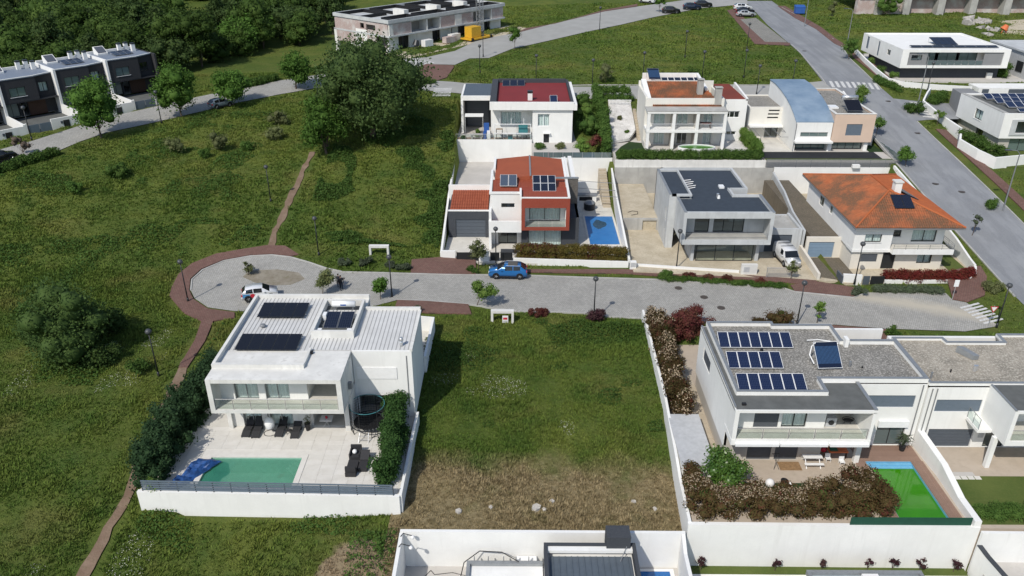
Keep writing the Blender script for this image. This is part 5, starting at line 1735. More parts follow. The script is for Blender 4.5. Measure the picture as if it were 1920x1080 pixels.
# ================================================================== lower row at the bottom edge
def lower_row():
 zf = -4.55
 wall_line('boundary_wall', 'tall white wall closing the empty plot above the lower house', [(-8.3, 42.75), (12.1, 42.7)], -5.2, -1.2, 0.25)
 wall_line('boundary_wall', 'white side wall at the lower left, with cables over it', [(-8.2, 42.6), (-8.15, 30)], -5.2, -1.25, 0.25)
 wall_line('boundary_wall', 'white side wall right of the lower blue pool', [(11.95, 42.55), (11.85, 41.0), (11.7, 30)], -5.2, [-1.2, -1.6, -1.6], 0.25)
 h = thing('slate_roof_house', 'lower house with grey ribbed roof and dark rim, cut by the bottom edge', 'house', (5, 38, zf))
 mb = MB()
 mb.box(2.0, 30, zf, 8.25, 41.3, -1.75)
 mb.build('wall', 'white_plaster', h)
 seam_roof(h, 2.35, 30, 7.95, 40.7, lambda x, y: -1.55 + 0.0 * x, 0.4, 'seam_slate', 'y', 0.05)
 mb = MB()
 mb.box(1.95, 30, -1.9, 2.2, 41.45, -1.0)
 mb.box(2.2, 41.2, -1.9, 8.1, 41.45, -1.0)
 mb.box(8.1, 30, -1.9, 8.35, 41.45, -1.0)
 mb.build('parapet', 'anthracite', h)
 mb = MB()
 mb.box(2.2, 40.8, -1.35, 8.1, 41.2, -1.1)
 mb.build('gutter_rim', 'white_plaster', h)
 MB().box(6.3, 41.0, -1.6, 7.95, 42.2, -0.1).build('chimney', 'anthracite', h)
 MB().tube((7.2, 40.2, -1.5), (7.7, 41.0, -0.9), 0.03).build('stay', 'grey_metal', h)
 a = thing('annex', 'low white annex with blue-grey metal edging at the bottom edge', 'annex', (-1.5, 38, zf))
 MB().box(-3.4, 36, zf, 1.9, 41.6, -3.2).build('wall', 'white_plaster', a)
 mb = MB()
 mb.box(-3.5, 41.35, -3.2, 1.9, 41.65, -2.95)
 mb.box(-3.5, 36, -3.2, -3.25, 41.35, -2.95)
 mb.build('edge_flashing', 'flashing', a)
 for x in (-3.0, -2.0, -0.9, 0.0, 0.9, 1.5):
  MB().box(x, 41.66, -3.15, x + 0.06, 41.9, -2.8).build('bracket', 'grey_metal', a)
 tag(MB().box(0.0, 41.9, zf, 1.5, 42.55, zf + 1.15).build('gas_cabinet', 'white_plastic'), 'white cabinet standing against the tall wall', 'cabinet')
 tag(MB().path([(-6.6, 41.6, zf + .03), (-6.2, 42.2, zf + .03), (-5.9, 41.8, zf + .03), (-4.6, 42.0, zf + .03), (-3.6, 41.7, zf + .03), (-2.8, 42.3, zf + .05), (-2.2, 41.95, zf + .1), (-1.2, 42.3, zf + .03)], 0.02).build('cable', 'black_plastic'), 'thin dark cable lying in loops on the lower patio', 'cable')
 mb = MB()
 mb.path([(-4.1, 40.6, zf + .05), (-3.7, 41.6, -3.1), (-2.6, 42.2, -2.6), (-1.0, 42.1, -2.6), (0.2, 41.5, -2.9)], 0.035)
 tag(mb.build('hose', 'black_rubber'), 'black hose arching over the low annex', 'hose')
 for y, lb in ((42.2, 'security camera arm near the corner of the tall white wall'), (41.2, 'second camera arm further down the lower left wall')):
  c = thing('wall_camera', lb, 'camera', (-8.2, y, -1.25))
  MB().path([(-8.2, y, -1.25), (-8.0, y, -0.95), (-7.4, y, -1.15)], 0.03).build('arm', 'dark_metal', c)
  MB().ball((-7.35, y, -1.3), 0.15).build('dome', 'white_plastic', c, True)
 p = thing('swimming_pool', 'blue pool at the bottom edge beside the lower house', 'swimming pool', (10, 40, zf))
 mb = MB()
 mb.face([(8.7, 30, zf + 0.02), (11.2, 30, zf + 0.02), (11.2, 42.2, zf + 0.02), (8.7, 42.2, zf + 0.02)])
 mb.build('water', 'water_blue', p)
 mb = MB()
 mb.box(8.45, 42.2, zf, 11.5, 42.42, zf + 0.06); mb.box(11.2, 30, zf, 11.5, 42.2, zf + 0.06)
 mb.build('coping', 'white_plaster', p)
 for x, y in ((-5.5, 42.58), (1.9, 42.56), (9.4, 42.56)):
  pass
 tag(MB().box(12.45, 41.95, -5.3, 32.8, 42.85, -4.6).build('lawn', 'lawn'), 'narrow lawn strip under the tall white wall', kind='structure')
 wall_line('boundary_wall', 'low white wall in front of the narrow lawn strip', [(12.4, 41.8), (32.9, 41.75)], -6, -4.5, 0.3)
 tag(MB().box(12.5, 30, -5.4, 32.8, 41.62, -5.25).build('lawn', 'lawn'), 'lawn at the bottom edge below the low white wall', kind='structure')
 b = thing('zinc_roof_house', 'grey zinc roof with white chimney cut by the bottom edge', 'house', (24, 38, -4))
 MB().box(20.6, 30, -5.4, 28.0, 40.2, -3.0).build('wall', 'white_plaster', b)
 MB().prism([(20.4, 30), (28.2, 30), (28.2, 40.5), (20.4, 40.5)], -3.0, -2.85).build('roof', 'zinc_grey', b)
 mb = MB()
 parapet(mb, [(20.3, 30), (28.3, 30), (28.3, 40.6), (20.3, 40.6)], -2.99, -2.6, 0.25)
 mb.build('parapet', 'flashing', b)
 MB().box(23.8, 39.2, -2.85, 24.9, 39.9, -2.2).build('chimney', 'white_plaster', b)
 MB().box(18.0, 38.5, -5.4, 20.2, 40.6, -3.6).build('porch', 'anthracite', b)
 w = wall_line('boundary_wall', 'white wall with dark sloping coping at the lower right corner', [(33.1, 42.4), (33.3, 41.5), (34.4, 36), (34.6, 30)], -5, [-2.0, -2.2, -2.6, -2.8], 0.3, cap='anthracite')
m, nt, b = new_mat('zinc_grey')
p = wpos(nt)
L(nt, mixc(nt, ramp(nt, noise(nt, p, 0.8, 6, 0.7), 0.35, 0.65), (0.24, 0.28, 0.31), (0.36, 0.40, 0.43)), b.inputs['Base Color'])
b.inputs['Roughness'].default_value = 0.5
plain('seam_slate', (0.115, 0.14, 0.165), 0.45, 0.2, 0.1)
lower_row()
# ================================================================== middle row: house with the red box
def red_box_house():
 zf = 0.2
 h = thing('red_box_house', 'white and anthracite house with red framed balcony box and covered blue pool', 'house', (0, 93, zf))
 mb = MB()
 wall_open(mb, 'S', 92.6, 0.3, -8.6, -3.4, zf, 3.75, [(-7.7, -3.95, zf, 2.65)])
 mb.box(-8.6, 92.9, zf, -8.3, 99.2, 3.6)
 mb.box(-3.7, 92.9, zf, -3.4, 99.2, 3.6)
 mb.build('garage_wall', 'anthracite', h)
 garage_door(h, 'S', 92.6, -7.7, -3.95, zf, 2.65, 'slate_door', 5)
 tile_roof(h, [(-8.4, 92.95, 3.62), (-3.6, 92.95, 3.62), (-3.6, 99.0, 4.2), (-8.4, 99.0, 4.2)], 'clay_rose', 0.3, 0.9, 'garage_tiles')
 MB().box(-8.6, 92.58, 3.75, -3.4, 92.9, 3.85).build('garage_coping', 'white_plaster', h)
 mb = MB()
 mb.box(-9.0, 99.05, zf, -3.3, 99.3, 4.9)
 mb.box(-3.38, 89.2, zf, -3.08, 106.0, 5.0)
 mb.box(-3.08, 99.6, 5.0, -2.8, 104.3, 7.1)
 mb.build('wall', 'white_plaster', h)
 mb = MB()
 wall_open(mb, 'S', 90.7, 0.25, -3.08, 0.55, zf, 6.75, [(-2.3, 0.0, zf, 2.5), (-1.9, -0.3, 5.0, 5.55)])
 mb.build('wall', 'white_plaster', h)
 mb = MB()
 mb.box(-3.4, 88.9, 2.45, 0.55, 89.15, 3.9)
 mb.box(-3.4, 89.15, 2.45, 0.55, 90.7, 2.75)
 mb.box(-3.4, 88.9, zf, -3.1, 89.2, 2.45)
 mb.box(-3.4, 89.15, 2.75, -3.12, 90.7, 3.9)
 mb.build('loggia', 'white_plaster', h)
 MB().box(-3.1, 89.17, 2.752, 0.53, 90.68, 2.78).build('loggia_floor', 'maroon_roof', h)
 window(h, 'S', 90.7, -2.3, 0.0, zf, 2.5, 2, 'dark_metal')
 window(h, 'S', 90.7, -1.9, -0.3, 5.0, 5.55, 1, 'dark_metal')
 MB().box(-1.95, 87.9, zf, 0.0, 88.3, zf + 0.35).build('entrance_step', 'anthracite', h)
 mb = MB()
 y0 = 88.6
 mb.box(0.56, y0, 2.85, 6.32, 92.6, 3.22)
 mb.box(0.56, y0, 5.75, 6.32, 92.6, 6.95)
 mb.box(0.56, y0, 3.22, 0.98, 92.4, 5.75)
 mb.box(5.9, y0, 3.22, 6.32, 92.4, 5.75)
 mb.build('red_frame', 'brick_red_paint', h)
 mb = MB()
 wall_open(mb, 'S', 90.6, 0.2, 0.98, 5.9, 3.22, 5.75, [(1.5, 5.3, 3.25, 5.5)])
 mb.box(0.98, 88.9, 3.221, 1.04, 90.6, 5.749); mb.box(5.84, 88.9, 3.221, 5.9, 90.6, 5.749)
 mb.build('loggia_lining', 'white_plaster', h)
 MB().box(1.04, 88.85, 3.222, 5.84, 90.58, 3.25).build('loggia_floor', 'concrete', h)
 window(h, 'S', 90.6, 1.5, 5.3, 3.25, 5.5, 2, 'dark_metal', curtain='curtain')
 glass_rail(h, (1.0, 88.75), (5.88, 88.75), 3.22, 1.0, 3, post=False)
 mb = MB()
 wall_open(mb, 'S', 90.0, 0.3, 0.56, 7.6, zf, 2.85, [(1.4, 5.5, zf, 2.45)])
 mb.box(7.3, 90.3, zf, 7.6, 104.0, 3.9)
 mb.box(6.34, 90.0, 2.85, 7.6, 95.0, 3.9)
 mb.build('wall', 'anthracite', h)
 window(h, 'S', 90.0, 1.4, 5.5, zf, 2.45, 2, 'dark_metal', curtain='curtain')
 mb = MB()
 mb.box(6.05, 92.62, 3.2, 6.34, 104.8, 6.9)
 mb.box(-3.08, 104.4, zf, 6.34, 104.8, 6.6)
 mb.build('wall', 'white_plaster', h)
 seam_roof(h, -3.05, 90.95, 6.05, 96.0, lambda x, y: 6.62 + 0.02 * (y - 91), 0.3, 'clay_sheet')
 seam_roof(h, 0.6, 88.95, 6.05, 90.93, lambda x, y: 6.98, 0.3, 'clay_sheet')
 rz = lambda x: 6.75 + 0.5 * (1 - abs(x - 1.7) / 4.8)
 for a, c in ((-2.8, 1.68), (1.72, 6.05)):
  q = [(a, 96.05), (c, 96.05), (c, 104.4), (a, 104.4)]
  MB().prism(q, 6.4, [rz(p[0]) for p in q]).build('roof', 'clay_rose', h)
 MB().box(1.6, 96.02, 7.2, 1.8, 104.5, 7.32).build('ridge', 'flashing', h)
 mb = MB()
 mb.box(6.06, 88.62, 6.96, 6.34, 95.0, 7.15)
 mb.box(0.56, 88.6, 6.96, 6.06, 88.8, 7.08)
 mb.box(0.32, 88.62, 6.76, 0.56, 91.2, 7.35)
 mb.box(-3.36, 90.6, 6.76, 0.32, 90.9, 6.98)
 mb.box(6.36, 95.2, 6.0, 6.6, 104.8, 7.0); mb.box(6.9, 95.2, 6.0, 7.4, 104.8, 7.1)
 mb.box(-3.36, 90.9, 6.6, -3.08, 99.5, 6.9)
 mb.build('parapet', 'white_plaster', h)
 MB().box(6.4, 95.0, zf, 7.7, 95.5, 7.2).build('stone_screen', 'clad_stone', h)
 MB().box(3.0, 94.9, 7.22, 7.75, 95.3, 7.36).build('screen_cap', 'flashing', h)
 solar_array(h, (1.95, 91.2, 6.95), (1, 0, 0), (0, 1, 0.3), 3, 2, 0.92, 1.62, 0.02, 'pv_dark', 'white_metal')
 solar_array(h, (-2.1, 93.0, 6.95), (1, 0, 0), (0, 1, 0.22), 2, 1, 1.02, 2.7, 0.03, 'pv_grey', 'white_metal', 'heat_collector', legs=True)
 MB().tube((4.3, 104.5, 6.8), (4.3, 104.5, 7.7), 0.12, n=10).build('flue', 'grey_metal', h)
 t = tag(MB().box(-8.8, 99.35, zf, -3.4, 117.0, 2.3).build('rear_terrace', 'screed'), 'raised pale terrace behind the red box house', kind='structure')
 wall_line('boundary_wall', 'white wall left of the garage with the red roof, along the meadow', [(-9.0, 86.0), (-9.05, 92), (-9.1, 100), (-9.25, 117.5)], -1.5, [1.1, 2.0, 3.3, 4.2], 0.25)
 wall_line('boundary_wall', 'white wall between the covered pool and the sandy plot', [(13.2, 84.6), (13.2, 92), (13.35, 100), (13.8, 112), (14.0, 117)], -1, [1.0, 2.2, 2.9, 3.6, 4.2], 0.25)
 wall_line('retaining_wall', 'white wall behind the red box house below the glass fence', [(2.2, 112.5), (14.0, 112.5)], -1, 4.4, 0.25)
 wall_line('boundary_wall', 'low white wall under the rust-coloured hedge', [(-0.4, 85.2), (13.1, 84.3)], -0.6, 0.75, 0.25)
 wall_line('boundary_wall', 'white wall piece left of the dark sliding gate', [(-9.0, 86.0), (-7.3, 85.9)], -0.6, 1.35, 0.28)
 wall_line('boundary_wall', 'white wall piece between the two dark gates', [(-4.5, 85.75), (-3.3, 85.65)], -0.6, 1.35, 0.28)
 for x0, x1, lb in ((-7.15, -4.6, 'dark sliding gate in front of the garage'), (-3.15, -2.05, 'small dark gate panel beside the street lamp'), (-1.95, -0.5, 'dark double entrance gate beside the rust-coloured hedge')):
  g = thing('gate', lb, 'gate', (x0, 85.6, zf))
  MB().box(x0, 85.55, zf + 0.05, x1, 85.6, 1.3).build('panel', 'dark_metal', g)
  mb = MB()
  mb.box(x0, 85.5, zf, x0 + 0.07, 85.65, 1.38); mb.box(x1 - 0.07, 85.5, zf, x1, 85.65, 1.38)
  mb.build('post', 'dark_metal', g)
 p = thing('covered_pool', 'blue covered pool right of the red box house', 'swimming pool', (11, 95, zf))
 MB().prism([(9.15, 90.5), (13.0, 90.5), (13.0, 99.8), (9.15, 99.8)], zf, zf + 0.04).build('cover', 'pool_cover', p)
 pl_ = []
 for k in range(16):
  a = k * math.pi / 8
  pl_.append((10.9 + (0.8 + 0.15 * math.sin(2 * a + 1)) * math.cos(a), 97.0 + (1.5 + 0.3 * math.cos(3 * a)) * math.sin(a)))
 MB().prism(pl_, zf + 0.042, zf + 0.046).build('puddle', 'puddle', p)
 mb = MB()
 parapet(mb, [(8.9, 90.2), (13.05, 90.2), (13.05, 100.1), (8.9, 100.1)], zf, zf + 0.05, 0.22)
 mb.build('coping', 'paving_slab', p)
 st = thing('garden_stairs', 'pale wooden stairs climbing beside the covered pool', 'stairs', (12.5, 108, zf))
 for i in range(14):
  MB().box(11.95, 103.2 + i * 0.62, zf, 13.05, 103.2 + (i + 1) * 0.62 - 0.02, zf + 0.2 * (i + 1)).build('step', 'step_slab', st)
 b = thing('barbecue', 'dark covered barbecue kettle behind the covered pool', 'barbecue', (10.0, 102.6, zf))
 MB().tube((10.0, 102.6, zf), (10.0, 102.6, zf + 0.9), 0.75, 0.8, 14).build('body', 'dark_metal', b)
 MB().ball((10.0, 102.6, zf + 0.9), 0.8, 0.8, 0.35, 14, 8).build('lid', 'grey_metal', b, True)
 b = thing('outdoor_kitchen', 'white outdoor kitchen counter behind the barbecue', 'counter', (9.7, 106, zf))
 MB().box(8.4, 105.4, zf, 11.2, 106.3, zf + 0.9).build('cabinet', 'white_plaster', b)
 MB().box(8.3, 105.3, zf + 0.9, 11.3, 106.4, zf + 1.0).build('worktop', 'grey_metal', b)
 MB().box(8.8, 105.35, zf + 0.2, 10.6, 105.39, zf + 0.75).build('opening_shade', 'dark_metal', b)  # dark plate painted in for the shade inside the counter
 b = thing('pergola_wires', 'thin pergola bars spanning from the house to the pool wall', 'pergola', (10, 104, zf))
 for y in (99.0, 101.5, 104.5):
  MB().tube((7.6, y, 3.7), (13.3, y, 3.3), 0.04, n=6).build('bar', 'grey_metal', b)
 mb = MB().box(7.75, 108, zf, 11.5, 108.25, 2.2)
 tag(mb.build('garden_wall', 'white_plaster'), 'white cross wall behind the barbecue', 'wall')
plain('clay_sheet', (0.29, 0.068, 0.034), 0.6, var=0.12)
plain('puddle', (0.035, 0.075, 0.12), 0.15, var=0.4)
solar('pv_grey', (0.05, 0.065, 0.09), (0.09, 0.10, 0.12), 1, 1)
red_box_house()
# ================================================================== grey concrete house
def concrete_house():
 zf = 0.28
 h = thing('concrete_house', 'unfinished light grey concrete house with dark flat roof and sand around it', 'house', (24, 92, zf))
 zt, zr = 6.95, 6.62
 mb = MB()
 mb.box(19.05, 84.25, 2.95, 29.35, 90.0, 3.5)
 mb.box(19.05, 84.25, 6.2, 29.35, 84.55, zt)
 mb.box(19.05, 84.25, 3.5, 19.4, 84.55, 6.2)
 mb.box(28.95, 84.25, 3.5, 29.35, 84.55, 6.2)
 mb.box(19.05, 84.55, 3.5, 19.35, 90.0, zt)
 mb.box(29.05, 84.55, 3.5, 29.35, 90.2, zt)
 mb.box(25.85, 90.0, 2.95, 29.05, 90.2, zt)
 wall_open(mb, 'S', 86.6, 0.25, 19.35, 29.05, 3.5, 6.35, [(20.9, 22.6, 3.55, 5.9), (23.1, 26.7, 3.55, 5.9)])
 mb.box(19.36, 84.56, 6.35, 29.04, 89.99, 6.6)
 mb.build('front_wall', 'light_concrete', h)
 MB().box(19.37, 84.56, 3.502, 29.03, 86.58, 3.53).build('balcony_floor', 'concrete', h)
 mb = MB()
 wall_open(mb, 'W', 18.2, 0.3, 89.4, 99.0, zf, zt + 0.25, [(90.3, 91.0, 3.4, 5.1), (90.3, 91.0, zf + 0.15, 2.4)])
 mb.box(18.5, 89.4, zf, 19.05, 89.7, zt + 0.25)
 mb.box(18.5, 89.4, zt, 20.9, 89.7, zt + 0.25)
 mb.box(20.7, 89.7, zr, 20.9, 98.7, zt + 0.25)
 mb.box(18.2, 98.7, zf, 20.9, 99.0, zt + 0.25)
 mb.box(18.9, 99.0, zf, 19.2, 100.3, zt)
 mb.box(18.9, 100.05, zf, 28.3, 100.3, zt)
 mb.box(28.0, 92.3, zf, 28.3, 100.05, zt)
 mb.box(26.0, 92.3, zf, 28.0, 92.55, zt)
 mb.box(25.85, 90.2, zf, 26.1, 92.55, zt)
 mb.box(20.6, 85.6, zf, 20.95, 89.4, 2.95)
 mb.box(28.2, 85.6, zf, 28.6, 90.0, 2.95)
 wall_open(mb, 'S', 85.5, 0.25, 20.7, 28.5, 2.7, 2.94)
 mb.build('wall', 'light_concrete', h)
 for a, c, n in ((20.9, 22.6, 1), (23.1, 26.7, 3)):
  window(h, 'S', 86.6, a, c, 3.55, 5.9, n, 'dark_metal')
 window(h, 'S', 85.5, 21.2, 27.9, zf, 2.68, 3, 'dark_metal', dep=0.1)
 mb = MB()
 mb.box(20.95, 88.5, zf, 28.2, 88.7, 2.9)
 mb.build('inner_wall', 'concrete', h)
 window(h, 'W', 18.2, 90.3, 91.0, 3.4, 5.1, 1, 'dark_metal')
 window(h, 'W', 18.2, 90.3, 91.0, zf + 0.15, 2.4, 1, 'dark_metal')
 bar_rail(h, (19.4, 84.4), (28.9, 84.4), 3.5, 0.75, 1, 1)
 MB().prism([(19.36, 84.56), (29.04, 84.56), (29.04, 89.98), (25.84, 89.98), (25.84, 92.56), (27.99, 92.56), (27.99, 100.04), (20.95, 100.04), (20.92, 89.38), (19.36, 89.38)], zr - 0.01, zr + 0.04).build('roof', 'membrane', h)
 MB().box(18.51, 89.71, zr + 0.1, 20.69, 98.69, zr + 0.3).build('roof', 'membrane', h)
 mb = MB()
 mb.box(18.18, 89.38, zt + 0.252, 18.5, 99.02, zt + 0.28)
 mb.build('parapet_cap', 'flashing', h)
 MB().box(19.03, 84.23, zt + 0.002, 19.36, 89.36, zt + 0.03).build('parapet_cap', 'flashing', h)
 MB().box(29.04, 84.23, zt + 0.002, 29.37, 90.22, zt + 0.03).build('parapet_cap', 'flashing', h)
 MB().box(25.0, 93.0, zr, 25.6, 93.8, zr + 0.3).build('roof_hatch', 'white_metal', h)
 MB().tube((24.1, 90.0, zr), (24.1, 90.0, zr + 0.5), 0.16, n=12).build('vent_pipe', 'steel', h)
 MB().tube((24.15, 89.6, zr), (24.15, 89.6, zr + 0.4), 0.2, 0.12, n=12).build('vent_pipe', 'white_metal', h)
 for i in range(5):
  MB().tube((21.2, 93.0 + i * 0.75, zr + 0.05), (22.0 + 0.2 * (i % 2), 93.0 + i * 0.7, zr + 0.22), 0.05, n=6).build('pipe_end', 'white_plastic', h)
 g0 = 88.2
 mb = MB()
 wall_open(mb, 'S', g0, 0.3, 29.37, 34.3, zf, 3.3, [(30.0, 33.2, zf, 2.55)])
 mb.box(34.0, g0 + 0.3, zf, 34.3, 93.5, 3.3)
 mb.box(28.3, 93.5, zf, 34.3, 93.8, 3.0)
 mb.build('garage_wall', 'light_concrete', h)
 MB().box(29.4, g0 + 0.3, 2.75, 34.0, 93.5, 2.95).build('garage_roof', 'concrete', h)
 garage_door(h, 'S', g0, 30.0, 33.2, zf, 2.55, 'slate_door', 4)
 wall_line('boundary_wall', 'grey block wall along the sandy plot beside the orange roof house', [(34.5, 88.0), (34.9, 94), (35.9, 101), (36.6, 108.6)], -0.5, [3.2, 3.3, 3.5, 3.6], 0.25, 'light_concrete')
 wall_line('boundary_wall', 'low cream wall beside the white van', [(34.3, 88.0), (34.2, 84), (34.1, 80.6)], -0.6, [1.3, 1.2, 1.05], 0.3, 'cream_plaster')
 wall_line('retaining_wall', 'long concrete retaining wall behind the sandy plots', [(14.0, 109.0), (36.6, 109.0)], -0.5, 4.1, 0.3, 'concrete')
 wall_line('retaining_wall', 'white upper band of the wall below the arcade house hedge', [(14.0, 109.25), (35.5, 109.25)], 3.5, 5.1, 0.3, 'old_white')
 t = tag(MB().box(13.6, 95.2, zf, 18.2, 108.8, 1.7).build('upper_sand_terrace', 'sand'), 'upper sandy terrace left of the concrete house', kind='structure')
 mb = MB()
 wall_open(mb, 'S', 95.0, 0.3, 13.5, 18.2, zf, 1.85, [(16.2, 18.0, zf, 1.6)])
 tag(mb.build('retaining_wall', 'concrete'), 'low concrete wall with a niche in the sandy yard', 'wall')
 tag(MB().box(16.2, 96.2, zf, 18.0, 96.4, 1.6).build('niche_back', 'concrete'), 'concrete niche back panel with hollow blocks', 'wall')
 mb = MB()
 for i in range(3):
  mb.box(16.6 + i * 0.4, 95.6, zf, 16.95 + i * 0.4, 95.9, zf + 0.45)
 wall_line('boundary_wall', 'low white street wall in front of the concrete house', [(13.5, 84.2), (20, 83.2), (25.6, 82.4)], -0.6, 0.55, 0.22)
 b = thing('meter_box', 'white meter cabinet at the end of the rust-coloured hedge wall', 'cabinet', (13.6, 83.6, 0.1))
 MB().box(13.2, 83.4, -0.2, 13.9, 83.9, 1.1).build('cabinet', 'white_plaster', b)
 MB().box(13.25, 83.37, 0.5, 13.85, 83.39, 1.0).build('door', 'grey_plastic', b)
 b = thing('meter_box', 'pale wall box with cabinet left of the wire gate panel', 'cabinet', (26.5, 82.1, 0.1))
 MB().box(25.7, 81.9, -0.3, 27.5, 82.3, 1.5).build('wall', 'old_white', b)
 MB().box(25.95, 81.87, 0.6, 26.6, 81.89, 1.2).build('door', 'grey_plastic', b)
 b = thing('wire_gate', 'temporary grey wire gate panel in front of the white van', 'gate', (30, 81, 0))
 mb = MB()
 for x in (28.4, 31.2):
  mb.tube((x, 81.2, -0.2), (x, 81.2, 1.5), 0.04, n=6)
 for z in (0.0, 1.45):
  mb.tube((28.4, 81.2, z), (31.2, 81.2, z), 0.03, n=6)
 mb.build('frame', 'steel', b)
 mb = MB()
 for i in range(24):
  x = 28.5 + i * 0.115
  mb.tube((x, 81.2, 0.0), (x, 81.2, 1.45), 0.012, n=3)
 for i in range(12):
  mb.tube((28.4, 81.2, 0.1 + i * 0.115), (31.2, 81.2, 0.1 + i * 0.115), 0.012, n=3)
 mb.build('wire_mesh', 'steel', b)['kind'] = 'stuff'
 mb = MB()
 mb.path([(14.9, 96.5, 1.75), (15.8, 96.9, 1.75), (15.9, 97.8, 1.75), (15.2, 98.0, 1.75), (14.6, 97.5, 1.75)], 0.03)
 tag(mb.build('hose', 'black_rubber'), 'black hose coiled on the upper sand terrace', 'hose')
concrete_house()
# ================================================================== orange hip roof house
def hip_house():
 zf = 0.3
 h = thing('hip_roof_house', 'cream house with broad orange tiled hip roof at the street corner', 'house', (44, 90, zf))
 ez = 5.8
 mb = MB()
 wall_open(mb, 'S', 83.2, 0.3, 38.4, 42.7, 2.6, ez, [(39.6, 41.5, 3.75, 4.75)])
 wall_open(mb, 'S', 84.6, 0.3, 42.7, 49.3, 2.6, ez, [(43.3, 44.3, 3.9, 5.1), (45.6, 48.4, 3.25, 5.5)])
 mb.box(42.4, 83.5, 2.6, 42.7, 84.6, ez)
 wall_open(mb, 'W', 38.4, 0.3, 83.5, 99.3, 2.6, ez, [(90.5, 91.4, 4.2, 5.3), (93.5, 95.0, 4.0, 5.3)])
 mb.box(49.0, 84.9, 2.6, 49.3, 99.3, ez)
 mb.box(38.7, 99.0, zf, 49.0, 99.3, ez)
 mb.build('wall', 'white_plaster', h)
 mb = MB()
 wall_open(mb, 'S', 83.45, 0.3, 38.6, 49.1, zf, 2.6, [(39.7, 41.6, 1.2, 2.2), (42.2, 43.7, zf, 2.45), (46.2, 47.9, 1.0, 2.2)])
 wall_open(mb, 'W', 38.6, 0.3, 83.75, 99.0, zf, 2.6)
 mb.box(48.8, 83.75, zf, 49.1, 99.0, 2.6)
 mb.build('lower_wall', 'cream_plaster', h)
 mb = MB()
 mb.box(38.38, 83.15, 2.55, 49.5, 84.9, 2.9)
 mb.box(42.7, 82.4, 2.6, 49.6, 83.15, 2.95)
 mb.box(42.7, 82.4, 2.95, 49.6, 82.55, 3.2)
 mb.build('balcony_slab', 'white_plaster', h)
 MB().box(42.72, 82.56, 2.952, 49.5, 84.58, 2.98).build('balcony_floor', 'patio_cream', h)
 bar_rail(h, (42.75, 82.47), (49.55, 82.47), 3.2, 0.6, 5, 2)
 bar_rail(h, (49.55, 82.5), (49.55, 85.0), 3.0, 0.85, 2, 3)
 window(h, 'S', 83.2, 39.6, 41.5, 3.75, 4.75, 2, 'dark_metal', sill='grey_plastic', curtain='curtain')
 window(h, 'S', 84.6, 43.3, 44.3, 3.9, 5.1, 1, 'dark_metal', sill='grey_plastic')
 window(h, 'S', 84.6, 45.6, 48.4, 3.25, 5.5, 2, 'dark_metal', curtain='curtain')
 window(h, 'S', 83.45, 39.7, 41.6, 1.2, 2.2, 2, 'dark_metal', shut='shutter_grey')
 window(h, 'S', 83.45, 46.2, 47.9, 1.0, 2.2, 2, 'dark_metal', curtain='curtain')
 MB().box(42.2, 83.6, zf, 43.7, 83.66, 2.45).build('front_door', 'dark_metal', h)
 for a, c in ((90.5, 91.4), (93.5, 95.0)):
  window(h, 'W', 38.4, a, c, 4.0, 5.3, 1, 'dark_metal')
 x0, x1, y0, y1 = 38.0, 50.3, 82.5, 101.0
 rx, r0, r1, rz = 43.3, 87.6, 93.1, 8.4
 A, B_, C_, D = (x0, y0, ez), (x1, y0, ez), (x1, y1, ez), (x0, y1, ez)
 R0, R1 = (rx, r0, rz), (rx, r1, rz)
 tile_roof(h, [A, B_, R0], 'clay_orange', 0.26, 0.42, 'front_tiles')
 tile_roof(h, [D, A, R0, R1], 'clay_orange', 0.26, 0.42, 'side_tiles')
 tile_roof(h, [B_, C_, R1, R0], 'clay_new', 0.26, 0.42, 'side_tiles')
 tile_roof(h, [C_, D, R1], 'clay_new', 0.26, 0.42, 'rear_tiles')
 mb = MB()
 for a, c in ((A, R0), (B_, R0), (C_, R1), (D, R1), (R0, R1)):
  a, c = Vector(a), Vector(c)
  mb.tube(a + Vector((0, 0, 0.08)), c + Vector((0, 0, 0.08)), 0.11, n=8)
 mb.build('ridge_tiles', 'clay_new', h)
 mb = MB()
 parapet(mb, [(x0 - 0.05, y0 - 0.05), (x1 + 0.05, y0 - 0.05), (x1 + 0.05, y1 + 0.05), (x0 - 0.05, y1 + 0.05)], ez - 0.2, ez - 0.02, 0.14)
 mb.build('gutter', 'grey_metal', h)
 MB().box(x0 + 0.1, y0 + 0.1, ez - 0.24, x1 - 0.1, y1 - 0.1, ez - 0.16).build('soffit', 'white_plaster', h)
 MB().box(44.1, 88.0, 7.4, 44.9, 88.8, 9.2).build('chimney', 'white_plaster', h)
 MB().box(44.0, 87.9, 9.2, 45.0, 88.9, 9.36).build('chimney_cap', 'old_white', h)
 s = (rz - ez) / (r0 - y0)
 solar_array(h, (43.1, 84.9, ez + s * 2.4 + 0.25), (1, 0, 0), (0, 1, s), 2, 1, 1.1, 2.1, 0.03, 'pv_dark', 'dark_metal', 'heat_collector', legs=False)
 MB().prism([(45.2, 88.2), (47.2, 88.0), (47.1, 89.6), (45.3, 91.5)], [8.0, 7.1, 7.1, 8.0], [8.06, 7.16, 7.16, 8.06]).build('roof_panel', 'pv_dark', h)
 mb = MB()
 wall_open(mb, 'S', 86.6, 0.3, 34.4, 38.6, zf, 2.9, [(34.75, 37.75, zf, 2.3)])
 mb.build('garage_wall', 'cream_plaster', h)
 garage_door(h, 'S', 86.6, 34.75, 37.75, zf, 2.3, 'blue_door', 5)
 tag(MB().box(35.1, 86.95, zf, 38.58, 107.5, 2.75).build('garage_terrace', 'driveway_pavers'), 'brown paved terrace over the garage of the orange roof house', kind='structure')
